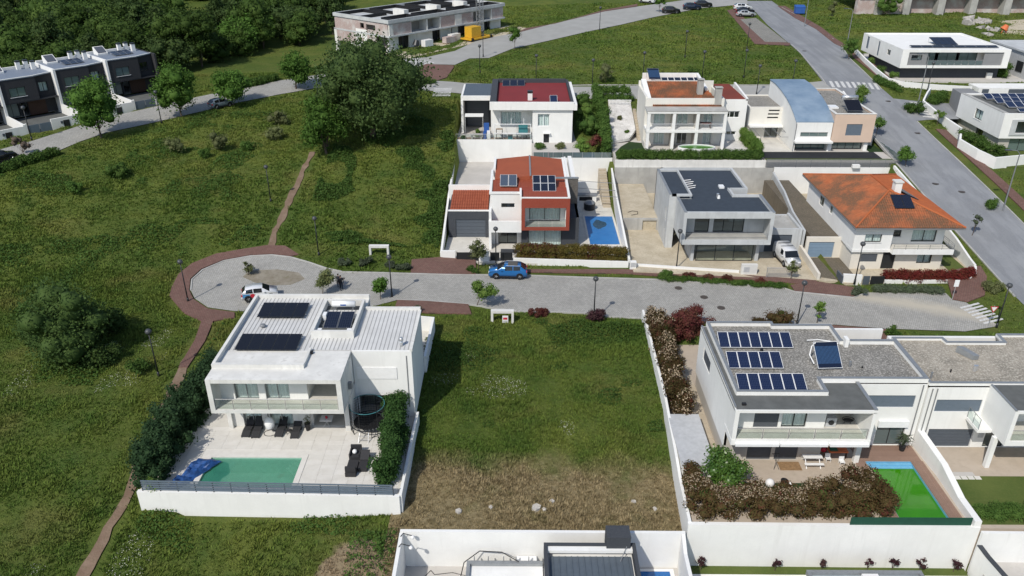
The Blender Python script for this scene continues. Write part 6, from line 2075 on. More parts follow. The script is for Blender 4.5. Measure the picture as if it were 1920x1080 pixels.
 tag(drape('driveway', [(34.6, 81.2), (36.6, 80.4), (38.6, 81.5), (38.6, 86.5), (34.6, 86.5)], 'driveway_pavers', zf + 0.02, paved=False, hf=lambda X, Y: X * 0), 'brown paved driveway of the orange roof house')
 wall_line('boundary_wall', 'white wall piece beside the blue grey driveway gate', [(36.6, 80.1), (38.6, 79.85)], -0.6, 1.25, 0.3)
 wall_line('boundary_wall', 'low white wall under the red hedge', [(41.2, 79.75), (46, 79.7), (50.6, 79.9), (51.8, 80.9), (52.4, 82.2)], -0.6, [0.7, 0.7, 0.8, 1.1, 1.3], 0.25)
 wall_line('boundary_wall', 'curved white wall at the street corner behind the red hedge', [(52.4, 82.3), (52.6, 84), (52.9, 88), (53.1, 95), (53.3, 108)], -0.6, [1.4, 1.5, 2.2, 3.2, 4.8], 0.25)
 for x0_, x1_, m_, lb in ((38.75, 39.5, 'slate_door', 'small slate grey gate beside the white wall piece'), (39.6, 41.1, 'dark_metal', 'black entrance gate left of the red hedge'), (36.35, 36.5, 'slate_door', 'open slate grey gate leaf at the driveway')):
  g = thing('gate', lb, 'gate', (x0_, 79.8, 0))
  MB().box(x0_, 79.75, 0.1, x1_, 79.8 if x1_ - x0_ > 0.3 else 81.3, 1.15).build('panel', m_, g)
 tag(MB().box(50.0, 82.0, zf, 52.2, 90, zf + 0.03).build('lawn', 'lawn'), 'small lawn right of the orange roof house', kind='structure')
 wall_line('retaining_wall', 'white wall below the metal fence, behind the orange roof', [(36.7, 108.9), (54.5, 108.9)], -0.5, 4.2, 0.3, 'white_plaster')
hip_house()
# ================================================================== upper row: house with the red flat roof
def red_roof_house():
 zf = 5.2
 h = thing('red_roof_house', 'white house with dark red flat roof and cluttered terrace above a tall white wall', 'house', (0, 122, zf))
 mb = MB()
 mb.box(-9.3, 117.0, 1.0, 2.25, 117.3, 5.75)
 mb.build('terrace_wall', 'white_plaster', h)
 glass_rail(h, (-9.25, 117.12), (2.2, 117.12), 5.75, 0.85, 8, 'glass', 'steel', post=True)
 mb = MB()
 wall_open(mb, 'S', 117.4, 0.3, 2.3, 8.3, zf, 10.3, [(3.1, 4.85, 7.75, 9.6), (4.0, 4.85, zf, 6.6)])
 wall_open(mb, 'S', 119.6, 0.3, -4.0, 2.3, zf, 10.3, [(-2.5, 0.65, 7.3, 9.4)])
 mb.box(2.3, 117.7, zf, 2.55, 119.6, 10.3)
 mb.box(8.05, 117.7, zf, 8.3, 131, 10.3)
 mb.box(-4.0, 119.9, zf, -3.75, 131, 10.3)
 mb.box(-4.0, 131, zf, 8.3, 131.3, 10.3)
 mb.build('wall', 'white_plaster', h)
 mb = MB()
 mb.box(-4.1, 117.0, 10.28, 8.4, 117.35, 11.45)
 mb.box(8.42, 116.95, 10.28, 8.9, 132.0, 11.2)
 mb.box(-4.1, 117.35, 10.28, 8.4, 132.8, 10.6)
 mb.build('fascia', 'white_plaster', h)
 MB().box(-3.1, 117.36, 10.602, 8.0, 132.3, 10.95).build('roof', 'maroon_roof', h)
 mb = MB()
 mb.box(-4.08, 117.36, 10.6, -3.12, 132.8, 11.48)
 mb.box(8.02, 117.36, 10.6, 8.38, 132.8, 11.4)
 mb.box(-3.12, 132.3, 10.6, 8.02, 132.8, 11.55)
 mb.build('parapet', 'anthracite', h)
 for u0, u1 in ((3.1, 4.85),):
  window(h, 'S', 117.4, u0, u1, 7.75, 9.6, 2, 'white_metal', curtain='curtain')
 window(h, 'S', 119.6, -2.5, 0.65, 7.3, 9.4, 3, 'white_metal', curtain='curtain')
 MB().box(4.0, 117.6, zf, 4.85, 117.65, 6.6).build('cellar_door', 'dark_metal', h)
 MB().box(3.9, 116.9, 6.7, 5.0, 117.4, 6.8).build('door_canopy', 'white_plaster', h)
 c = MB().box(1.6, 120.2, 10.9, 2.3, 120.9, 12.0)
 c.build('chimney', 'white_plaster', h)
 MB().box(1.55, 120.15, 12.1, 2.35, 120.95, 12.35).build('chimney_cap', 'dark_metal', h)
 solar_array(h, (-2.4, 129.8, 11.0), (1, 0.05, 0), (0, 1, 0.3), 3, 1, 1.15, 1.9, 0.08, 'pv_dark', 'grey_metal')
 solar_array(h, (4.9, 117.7, 11.1), (1, 0, 0), (0, 1, 0.45), 1, 1, 1.1, 2.0, 0.03, 'pv_blue', 'white_metal')
 mb = MB()
 mb.box(-8.7, 122.0, 10.5, -4.12, 122.3, 11.2)
 mb.box(-8.7, 122.3, 5.4, -8.4, 130.5, 11.1)
 mb.box(-8.7, 121.9, 5.4, -8.35, 122.3, 10.5)
 mb.build('annex_wall', 'white_plaster', h)
 seam_roof(h, -8.4, 122.3, -4.12, 130.5, lambda x, y: 10.95 + 0.03 * (y - 122), 0.33, 'seam_slate', 'y', 0.04, 'annex_roof')
 MB().box(-8.4, 126.2, 5.4, -4.12, 126.5, 10.9).build('annex_back', 'anthracite', h)
 garage_door(h, 'S', 126.0, -8.0, -4.6, 5.4, 9.6, 'shutter_grey', 6, name='annex_door')
 mb = MB()
 for x in (-3.4, 2.05):
  mb.tube((x, 117.6, 5.3), (x, 117.6, 8.0), 0.06, n=6)
 for z in (6.6, 8.0):
  mb.tube((-3.4, 117.6, z), (2.05, 117.6, z), 0.06, n=6)
 for x in (-2.6, -0.9, 1.0):
  mb.tube((x, 117.6, 8.0), (x, 119.5, 10.2), 0.03, n=5)
 mb.build('pergola', 'white_metal', h)
 def prop(name, label, cat, parts):
  t = thing(name, label, cat, parts[0][1][:3])
  for pn, b_, m_ in parts:
   MB().box(*b_).build(pn, m_, t)
  return t
 prop('awning', 'white cloth awning over the left part of the cluttered terrace', 'awning', [('cloth', (-8.0, 119.5, 8.6, -5.2, 121.2, 8.7), 'white_plaster'), ('post', (-8.0, 119.5, 5.4, -7.9, 119.6, 8.6), 'steel'), ('post', (-5.3, 119.5, 5.4, -5.2, 119.6, 8.6), 'steel')])
 prop('dining_table', 'dark garden table on the left part of the terrace', 'table', [('table_top', (-7.2, 118.2, 6.1, -5.2, 119.0, 6.2), 'granite_block'), ('leg', (-7.0, 118.4, 5.4, -6.8, 118.8, 6.1), 'concrete'), ('leg', (-5.6, 118.4, 5.4, -5.4, 118.8, 6.1), 'concrete')])
 prop('storage_rack', 'blue barrels and crates stacked beside the red roof house wall', 'rack', [('crate', (-4.6, 118.6, 5.4, -4.1, 119.2, 6.6), 'white_plastic'), ('crate', (-5.2, 118.6, 5.4, -4.7, 119.2, 6.4), 'blue_thing'), ('crate', (-5.1, 119.2, 6.3, -4.3, 119.9, 7.6), 'blue_thing')])
 prop('work_bench', 'teal covered bench on the terrace under the pergola', 'bench', [('top', (-0.2, 118.0, 6.2, 1.6, 118.9, 6.4), 'steel'), ('cover', (0.2, 118.3, 6.42, 1.6, 119.1, 7.5), 'teal_thing'), ('leg', (-0.1, 118.1, 5.4, 0.1, 118.3, 6.2), 'dark_metal'), ('leg', (1.3, 118.1, 5.4, 1.5, 118.3, 6.2), 'dark_metal')])
 prop('garden_chest', 'small teal chest on the terrace floor', 'chest', [('body', (-1.4, 118.2, 5.4, -0.7, 118.8, 6.0), 'teal_thing'), ('lid', (-1.42, 118.18, 6.0, -0.68, 118.82, 6.08), 'dark_metal')])
 prop('shelf', 'dark shelf with pots at the left end of the pergola', 'shelf', [('rack', (-3.2, 118.2, 5.4, -2.2, 118.7, 5.5), 'dark_metal'), ('board', (-3.2, 118.2, 6.3, -2.2, 118.7, 6.35), 'wood'), ('board', (-3.2, 118.2, 7.0, -2.2, 118.7, 7.05), 'wood'), ('post', (-3.2, 118.2, 5.5, -3.1, 118.3, 7.0), 'dark_metal'), ('post', (-2.3, 118.2, 5.5, -2.2, 118.3, 7.0), 'dark_metal')])
 tag(MB().box(-9.2, 117.32, 5.2, 2.2, 119.5, 5.42).build('terrace_floor', 'deck_slab'), 'reddish terrace floor of the red roof house', kind='structure')
 f = thing('glass_fence', 'frosted glass panel fence above the white wall, right of the red roof house', 'fence', (8, 112.5, 4.4))
 n = 8
 for i in range(n):
  x = 2.4 + i * 1.43
  MB().box(x, 112.46, 4.4, x + 0.06, 112.54, 5.25).build('post', 'steel', f)
  MB().box(x + 0.07, 112.48, 4.42, x + 1.42, 112.51, 5.22).build('glass_panel', 'frosted_glass', f)
red_roof_house()
# ================================================================== arcade house
def arcade_house():
 zf = 5.0
 h = thing('arcade_house', 'cream two-storey house with white arcade balconies and orange tiled roof', 'house', (25, 118, zf))
 for x in (19.05, 22.75, 26.2, 30.2):
  MB().box(x, 114.5, zf, x + 0.42, 114.92, 10.45).build('column', 'white_plaster', h)
 mb = MB()
 mb.box(19.0, 114.45, 7.62, 30.65, 117.2, 8.0)
 mb.box(19.0, 114.45, 10.45, 30.65, 117.2, 10.75)
 mb.build('balcony_slab', 'white_plaster', h)
 MB().box(18.9, 114.4, 10.752, 30.7, 117.3, 10.86).build('flat_eaves', 'concrete', h)
 mb = MB()
 ops = []
 for a, c in ((20.6, 22.2), (24.1, 25.6), (28.0, 29.3)):
  ops += [(a, c, zf + 0.05, 7.2), (a - 0.2, c - 0.1, 8.05, 10.0)]
 wall_open(mb, 'S', 117.2, 0.3, 19.0, 30.65, zf, 12.0, ops)
 mb.box(19.0, 117.5, zf, 19.3, 125.0, 12.2)
 mb.box(30.35, 117.5, zf, 30.65, 125.0, 12.0)
 mb.box(19.0, 125.0, zf, 30.65, 125.3, 12.9)
 mb.box(18.95, 114.95, zf, 19.05, 117.2, 5.9)
 mb.build('wall', 'cream_white', h)
 for a, c in ((20.6, 22.2), (24.1, 25.6), (28.0, 29.3)):
  window(h, 'S', 117.2, a, c, zf + 0.05, 7.2, 2, 'white_metal', curtain='curtain' if a < 22 or a > 26 else None)
  window(h, 'S', 117.2, a - 0.2, c - 0.1, 8.05, 10.0, 2, 'white_metal', curtain='curtain')
 for a, c in ((19.47, 22.75), (23.17, 26.2), (26.62, 30.2)):
  bar_rail(h, (a, 114.6), (c, 114.6), 8.0, 0.9, 1, 1, True, 'white_metal')
 for x in (22.9, 26.3):
  MB().box(x, 114.95, zf, x + 0.15, 117.2, 10.4).build('partition', 'stone_beige', h)
 tile_roof(h, [(20.1, 117.0, 11.0), (30.3, 117.0, 11.0), (28.4, 124.6, 12.9), (20.1, 124.6, 12.9)], 'clay_orange', 0.26, 0.45, 'front_tiles')
 MB().prism([(20.1, 124.7), (29.0, 124.7), (29.0, 129), (20.1, 129)], 10, [12.8, 12.8, 11.8, 11.8]).build('rear_roof', 'clay_new', h)
 mb = MB()
 mb.prism([(19.3, 117.3), (20.05, 117.3), (20.05, 125), (19.3, 125)], 10.8, [11.4, 11.4, 13.2, 13.2])
 mb.prism([(28.6, 121.5), (29.0, 121.5), (29.0, 129), (28.6, 129)], 10.8, [12.6, 12.6, 13.3, 13.3])
 mb.box(20.06, 128.7, 10, 28.6, 129.0, 13.3)
 mb.build('gable_wall', 'white_plaster', h)
 for x, y, z0, z1, w in ((27.2, 120.2, 11.3, 13.9, 0.85), (29.2, 117.1, 10.9, 13.4, 0.95)):
  MB().box(x, y, z0, x + w, y + 0.8, z1).build('chimney', 'concrete', h)
  MB().box(x - 0.08, y - 0.08, z1 + 0.14, x + w + 0.08, y + 0.88, z1 + 0.26).build('chimney_cap', 'concrete', h)
  mb = MB()
  for dx in (0.02, w - 0.14):
   for dy in (0.02, 0.66):
    mb.box(x + dx, y + dy, z1, x + dx + 0.12, y + dy + 0.12, z1 + 0.14)
  mb.build('cap_post', 'concrete', h)
 solar_array(h, (20.6, 125.3, 13.1), (1, -0.05, 0), (-0.12, 1, 0.75), 1, 1, 1.8, 2.2, 0.03, 'tubes_blue', 'grey_metal', 'heat_collector')
 solar_array(h, (22.8, 126.2, 12.6), (1, 0, 0), (0, 1, 0.3), 6, 1, 0.95, 1.2, 0.08, 'pv_dark', 'white_metal')
 mb = MB()
 wall_open(mb, 'S', 119.3, 0.3, 30.66, 34.7, zf, 11.4, [(31.5, 33.7, 8.6, 9.6), (31.3, 33.5, 5.9, 6.5)])
 mb.box(34.4, 119.6, zf, 34.7, 127, 11.4)
 mb.box(30.66, 127, zf, 34.7, 127.3, 11.4)
 mb.build('side_wall', 'white_plaster', h)
 MB().prism([(30.7, 119.35), (34.4, 119.35), (33.6, 127), (30.7, 127)], 11.2, [11.4, 11.4, 12.0, 12.0]).build('side_roof', 'maroon_tile', h)
 mb = MB()
 mb.prism([(34.42, 119.3), (34.72, 119.3), (34.72, 127.3), (34.42, 127.3)], 11.2, [11.55, 11.55, 12.2, 12.2])
 mb.build('side_parapet', 'white_plaster', h)
 window(h, 'S', 119.3, 31.5, 33.7, 8.6, 9.6, 3, 'white_metal')
 window(h, 'S', 119.3, 31.3, 33.5, 5.9, 6.5, 3, 'white_metal')
 t = thing('balcony_table', 'dark red table with chairs on the arcade balcony', 'table', (27.5, 115.8, 8.0))
 MB().box(26.9, 115.3, 8.65, 28.7, 116.2, 8.75).build('table_top', 'red_dark', t)
 for x in (27.0, 28.6):
  MB().box(x - 0.06, 115.4, 8.0, x + 0.06, 116.1, 8.65).build('leg', 'brown_wood', t)
 p = thing('above_ground_pool', 'oval above-ground pool with green water in front of the arcade house', 'swimming pool', (26.2, 112.9, zf))
 e = [(26.3 + 2.75 * math.cos(k * math.pi / 16), 113.1 + 1.25 * math.sin(k * math.pi / 16)) for k in range(32)]
 mb = MB()
 parapet(mb, e, zf, zf + 0.95, 0.12)
 mb.build('pool_wall', 'white_plastic', p)
 mb = MB()
 mb.face([(x, y, zf + 0.8) for x, y in e])
 mb.build('water', 'water_green', p)
 tag(drape('stone_garden', [(14.3, 117.5), (17.2, 118.5), (18.4, 121.0), (18.6, 131), (15.0, 131)], 'white_stones', 0.22, skirt=0.4), 'white pebble garden sloping beside the arcade house')
 tag(MB().prism([(14.4, 110.4), (19.0, 110.4), (19.0, 118), (17.2, 118.6), (15.6, 116), (14.4, 113)], zf, zf + 0.04).build('lawn', 'dark_lawn'), 'dark lawn corner left of the arcade house', kind='structure')
 tag(MB().prism([(30.7, 110.2), (35.0, 110.2), (34.2, 113.2), (32.2, 113.0), (30.9, 112.2)], zf, zf + 0.04).build('lawn', 'dark_lawn'), 'dark lawn corner right of the arcade house', kind='structure')
 tag(MB().prism([(31.0, 113.3), (34.4, 113.6), (34.2, 119.2), (31.2, 119.2)], zf, zf + 0.05).build('pebble_bed', 'white_stones'), 'white pebble bed right of the arcade house', kind='structure')
 tag(MB().ring((33.2, 111.4, zf + 0.1), 0.35, 0.35, 0.09, 16).build('swim_ring', 'white_plastic'), 'white ring lying on the dark lawn', 'ring')
 st = thing('garden_stairs', 'wooden garden stairs left of the arcade house', 'stairs', (18.9, 122, zf))
 for i in range(12):
  MB().box(18.55, 119.2 + i * 0.62, zf, 19.0 if i < 2 else 18.98, 119.2 + (i + 1) * 0.62 - 0.03, zf + 0.26 * (i + 1)).build('step', 'step_slab', st)
 f = thing('white_fence', 'short white picket fence above the pebble garden', 'fence', (17, 127, 8))
 for i in range(16):
  x = 15.0 + i * 0.23
  MB().box(x, 129.0, 7.8, x + 0.08, 129.05, 9.0).build('picket', 'white_metal', f)
 for z in (8.0, 8.8):
  MB().box(14.9, 129.06, z, 18.6, 129.1, z + 0.08).build('rail', 'white_metal', f)
plaster('cream_white', (0.72, 0.70, 0.64), 0.25)
plain('red_dark', (0.10, 0.02, 0.015), 0.5)
clay('maroon_tile', (0.17, 0.040, 0.028), (0.21, 0.05, 0.034), (0.12, 0.04, 0.03), 0.6)
arcade_house()
# ================================================================== curved-roof house
def curved_house():
 zf = 5.02
 h = thing('curved_roof_house', 'white and peach house with curved blue metal roof and gravel roof terrace', 'house', (45, 118, zf))
 mb = MB()
 wall_open(mb, 'S', 121.0, 0.3, 35.6, 40.7, zf, 9.8, [(38.6, 40.3, 9.15, 9.4), (38.55, 40.25, 8.6, 8.85), (38.5, 40.2, 8.05, 8.3), (38.4, 40.4, zf, 7.0)])
 mb.box(35.6, 121.3, zf, 35.9, 129, 9.8)
 mb.box(35.6, 129, zf, 46, 129.3, 9.8)
 mb.build('wing_wall', 'cream_white', h)
 MB().box(35.9, 121.3, 9.4, 40.7, 129, 9.6).build('wing_roof', 'roof_gravel', h)
 for z in (8.05, 8.6, 9.15):
  MB().box(38.5, 121.15, z, 40.35, 121.2, z + 0.25).build('slot_window', 'dark_metal', h)
 window(h, 'S', 121.0, 38.4, 40.4, zf, 7.0, 2, 'dark_metal')
 MB().box(35.6, 119.6, 7.0, 40.7, 120.98, 7.2).build('canopy', 'white_plaster', h)
 mb = MB()
 for x in (36.0, 37.5, 39.0, 40.4):
  mb.tube((x, 119.6, 7.0), (x + 0.6, 116.6, 6.4), 0.04, n=5)
 mb.tube((36.6, 116.6, 6.4), (41.0, 116.6, 6.4), 0.04, n=5)
 mb.tube((36.6, 116.6, zf), (36.6, 116.6, 6.4), 0.04, n=5)
 mb.build('pergola', 'grey_metal', h)
 tag(MB().box(36.0, 113.6, zf, 40.6, 120.9, zf + 0.03).build('tiled_terrace', 'patio_cream'), 'cream tiled terrace left of the curved roof', kind='structure')
 prof = [(114.0, 9.3), (115.5, 10.05), (117.5, 10.8), (120, 11.45), (123, 11.95), (126, 12.2), (129, 12.2)]
 mb = MB()
 for x0, x1 in ((40.7, 40.95), (45.75, 46.0)):
  for (ya, za), (yb, zb) in zip(prof[:-1], prof[1:]):
   q = [(x0, ya), (x1, ya), (x1, yb), (x0, yb)]
   mb.prism(q, zf, [za, za, zb, zb])
 wall_open(mb, 'S', 114.0, 0.25, 40.95, 45.75, 6.5, 9.3, [(41.5, 45.5, 7.2, 7.85)])
 mb.build('centre_wall', 'white_plaster', h)
 mb = MB()
 for (ya, za), (yb, zb) in zip(prof[:-1], prof[1:]):
  q = [(40.6, ya), (46.1, ya), (46.1, yb), (40.6, yb)]
  mb.prism(q, [za, za, zb, zb], [za + 0.12, za + 0.12, zb + 0.12, zb + 0.12])
 mb.build('curved_roof', 'blue_zinc', h)
 window(h, 'S', 114.0, 41.5, 45.5, 7.2, 7.85, 3, 'grey_metal', 'teal_glass')
 MB().box(40.6, 113.0, 6.45, 46.1, 114.0, 6.7).build('canopy', 'white_plaster', h)
 mb = MB()
 mb.box(41.0, 118.0, zf, 51.9, 118.2, 6.5)
 mb.build('inner_wall', 'interior', h)
 window(h, 'S', 115.0, 41.4, 46.0, zf, 6.45, 4, 'dark_metal', 'teal_glass', curtain=None)
 window(h, 'S', 115.0, 46.5, 51.2, zf, 6.4, 4, 'dark_metal', 'teal_glass')
 MB().box(45.95, 114.3, zf, 46.5, 115.0, 6.44).build('column', 'white_plaster', h)
 MB().box(51.2, 114.3, zf, 51.75, 115.0, 6.4).build('column', 'white_plaster', h)
 mb = MB()
 wall_open(mb, 'S', 113.9, 0.3, 46.1, 52.0, 6.4, 10.55, [(48.0, 50.3, 7.4, 9.1)])
 mb.box(51.7, 114.2, 6.4, 52.0, 130, 10.55)
 mb.box(46.1, 114.2, 6.4, 46.4, 130, 10.55)
 mb.box(46.1, 130, zf, 52.0, 130.3, 10.55)
 mb.box(46.4, 114.2, 6.4, 51.7, 130, 6.5)
 mb.build('peach_wall', 'peach', h)
 window(h, 'S', 113.9, 48.0, 50.3, 7.4, 9.1, 2, 'dark_metal', shut='shutter_blue')
 MB().box(46.4, 114.2, 10.1, 51.7, 130, 10.3).build('gravel_roof', 'roof_gravel', h)
 mb = MB()
 parapet(mb, [(46.05, 113.85), (52.05, 113.85), (52.05, 130.35), (46.05, 130.35)], 10.552, 10.62, 0.4)
 mb.build('parapet_cap', 'old_white', h)
 c = solar_array(h, (48.3, 115.3, 10.7), (1, 0, 0), (0, 1, 0.45), 1, 1, 2.3, 2.6, 0.03, 'pv_black', 'grey_metal', 'heat_collector')
 MB().tube((48.3, 118.2, 12.0), (50.6, 118.2, 12.0), 0.32, n=14).build('heater_tank', 'steel', h, True)
 MB().box(46.7, 118.0, 10.3, 48.0, 119.5, 10.55).build('skylight', 'white_metal', h)
 MB().tube((46.9, 124, 10.3), (46.9, 124, 11.1), 0.25, n=10).build('vent_pipe', 'old_white', h)
 MB().tube((46.9, 124, 11.15), (46.9, 124, 11.3), 0.4, 0.2, n=10).build('vent_cap', 'brown_wood', h)
 MB().tube((40.7, 113.9, zf), (40.7, 113.9, 9.2), 0.05, n=6).build('drain_pipe', 'grey_metal', h)
 tag(MB().box(35.6, 110.3, zf, 52.5, 113.5, zf + 0.03).build('black_gravel_bed', 'black_gravel'), 'strip of black gravel in front of the curved roof house', kind='structure')
 tag(MB().box(35.6, 109.5, zf, 54.0, 110.28, zf + 0.03).build('lawn', 'lawn'), 'thin grass strip behind the metal fence', kind='structure')
 tag(MB().box(51.9, 113.6, zf, 54.2, 121, zf + 0.03).build('lawn', 'dark_lawn'), 'lawn right of the peach block', kind='structure')
 f = thing('metal_fence', 'grey metal fence of horizontal bars in front of the curved roof house', 'fence', (45, 108.9, 4.2))
 for i in range(10):
  x = 35.5 + i * 2.1
  MB().box(x, 108.85, 4.2, x + 0.07, 108.92, 5.4).build('post', 'grey_metal', f)
 for j in range(6):
  MB().box(35.5, 108.86, 4.3 + j * 0.19, 54.5, 108.9, 4.41 + j * 0.19).build('slat', 'grey_metal', f)
 f = thing('glass_fence', 'green glass fence along the slope by the main road', 'fence', (54.5, 112, 4.5))
 for i in range(5):
  y = 109.2 + i * 1.7
  MB().prism([(54.4, y), (54.46, y), (54.3, y + 1.6), (54.24, y + 1.6)], 4.4, 5.9).build('glass_panel', 'frosted_glass', f)
  MB().box(54.36, y - 0.07, 4.3, 54.46, y - 0.01, 5.95).build('post', 'steel', f)
 wall_line('boundary_wall', 'white curved garden wall between the peach block and the road', [(52.1, 118), (53.4, 116.8), (53.7, 119), (53.6, 124), (53.5, 131)], 4.0, [6.9, 6.9, 7.2, 8.4, 10.0], 0.22)
 tag(MB().box(47.6, 108.2, 4.3, 48.6, 108.75, 4.75).build('wall_pillar', 'white_plaster'), 'white pillar block on the wall behind the orange roof', 'pillar')
curved_house()
# ================================================================== white box house, top right
def white_box_house():
 zf = 9.25
 h = thing('white_box_house', 'white box house on a dark base with long balcony and solar panels, top right', 'house', (77, 150, zf))
 x0, x1, y0, y1, z0, z1 = 67.5, 86.4, 142.9, 160.5, 11.3, 14.5
 mb = MB()
 wall_open(mb, 'S', y0, 0.4, x0, x1, z0, z1, [(68.7, 85.3, 11.75, 14.0)])
 wall_open(mb, 'W', x0, 0.3, y0 + 0.4, y1, z0, z1, [(147.6, 149.0, 12.6, 13.5), (152.5, 153.3, 11.6, 14.2), (157.5, 158.6, 12.0, 14.2)])
 mb.box(x1 - 0.3, y0 + 0.4, z0, x1, y1, z1)
 mb.box(x0 + .3, y1 - 0.3, z0, x1 - .3, y1, z1)
 mb.box(x0 + 0.3, y0 + 0.4, z0, x1 - 0.3, y1 - 0.3, z0 + 0.4)
 wall_open(mb, 'S', 144.9, 0.2, 68.0, 85.9, 11.7, 14.0, [(72.2, 81.8, 11.75, 13.9), (69.4, 71.3, 12.6, 13.5)])
 mb.build('wall', 'white_plaster', h)
 mb = MB()
 wall_open(mb, 'S', y0 + 0.2, 0.1, 68.7, 72.1, 11.75, 14.0, [(69.3, 71.2, 12.6, 13.5)])
 mb.build('grey_panel', 'grey_plaster', h)
 MB().box(82.0, y0 + 0.2, 11.75, 85.3, y0 + 0.3, 14.0).build('grey_panel', 'grey_plaster', h)
 window(h, 'S', y0 + 0.3, 69.3, 71.2, 12.6, 13.5, 1, 'dark_metal')
 for a, c in ((72.3, 74.4), (74.9, 78.2), (78.6, 81.8)):
  window(h, 'S', 144.9, a, c, 11.75, 13.9, 2, 'dark_metal', 'teal_glass')
 glass_rail(h, (72.15, y0 + 0.15), (81.95, y0 + 0.15), 11.75, 0.85, 8, 'frosted_glass')
 for a, c, za, zb in ((147.6, 149.0, 12.6, 13.5), (152.5, 153.3, 11.6, 14.2), (157.5, 158.6, 12.0, 14.2)):
  window(h, 'W', x0, a, c, za, zb, 1, 'dark_metal', shut='shutter_blue' if c - a > 1.0 and za < 12.5 or za < 12 else None)
 MB().box(x0 + 0.3, y0 + 0.4, 14.1, x1 - 0.3, y1 - 0.3, 14.3).build('roof', 'white_plaster', h)
 mb = MB()
 mb.box(68.6, 144.6, zf, 86.0, 159, 11.28)
 mb.build('dark_base', 'anthracite', h)
 MB().box(84.0, 144.2, zf, 85.0, 144.58, 10.2).build('white_niche', 'old_white', h)
 solar_array(h, (70.0, 145.2, 14.45), (1, 0, 0), (0, 1, 0.2), 8, 1, 1.9, 1.1, 0.03, 'pv_black', 'grey_metal')
 solar_array(h, (75.4, 147.6, 14.5), (1, 0, 0), (0, 1, 0.25), 4, 2, 0.98, 1.65, 0.02, 'pv_dark', 'dark_metal')
 wall_line('boundary_wall', 'white garden wall curving round the white box house corner', [G(1600, 97), G(1620, 118), G(1645, 141), G(1664, 156), G(1690, 163), G(1760, 169), G(1820, 172)], [H(*G(1600, 97)) - 1, 8, 8, 7, 7, 7, 7],
   [H(*G(1600, 97)) + 0.9, H(*G(1620, 118)) + 0.9, H(*G(1645, 141)) + 0.9, H(*G(1664, 156)) + 0.9, H(*G(1690, 163)) + 0.9, H(*G(1760, 169)) + 0.9, H(*G(1820, 172)) + 0.9], 0.3)
white_box_house()
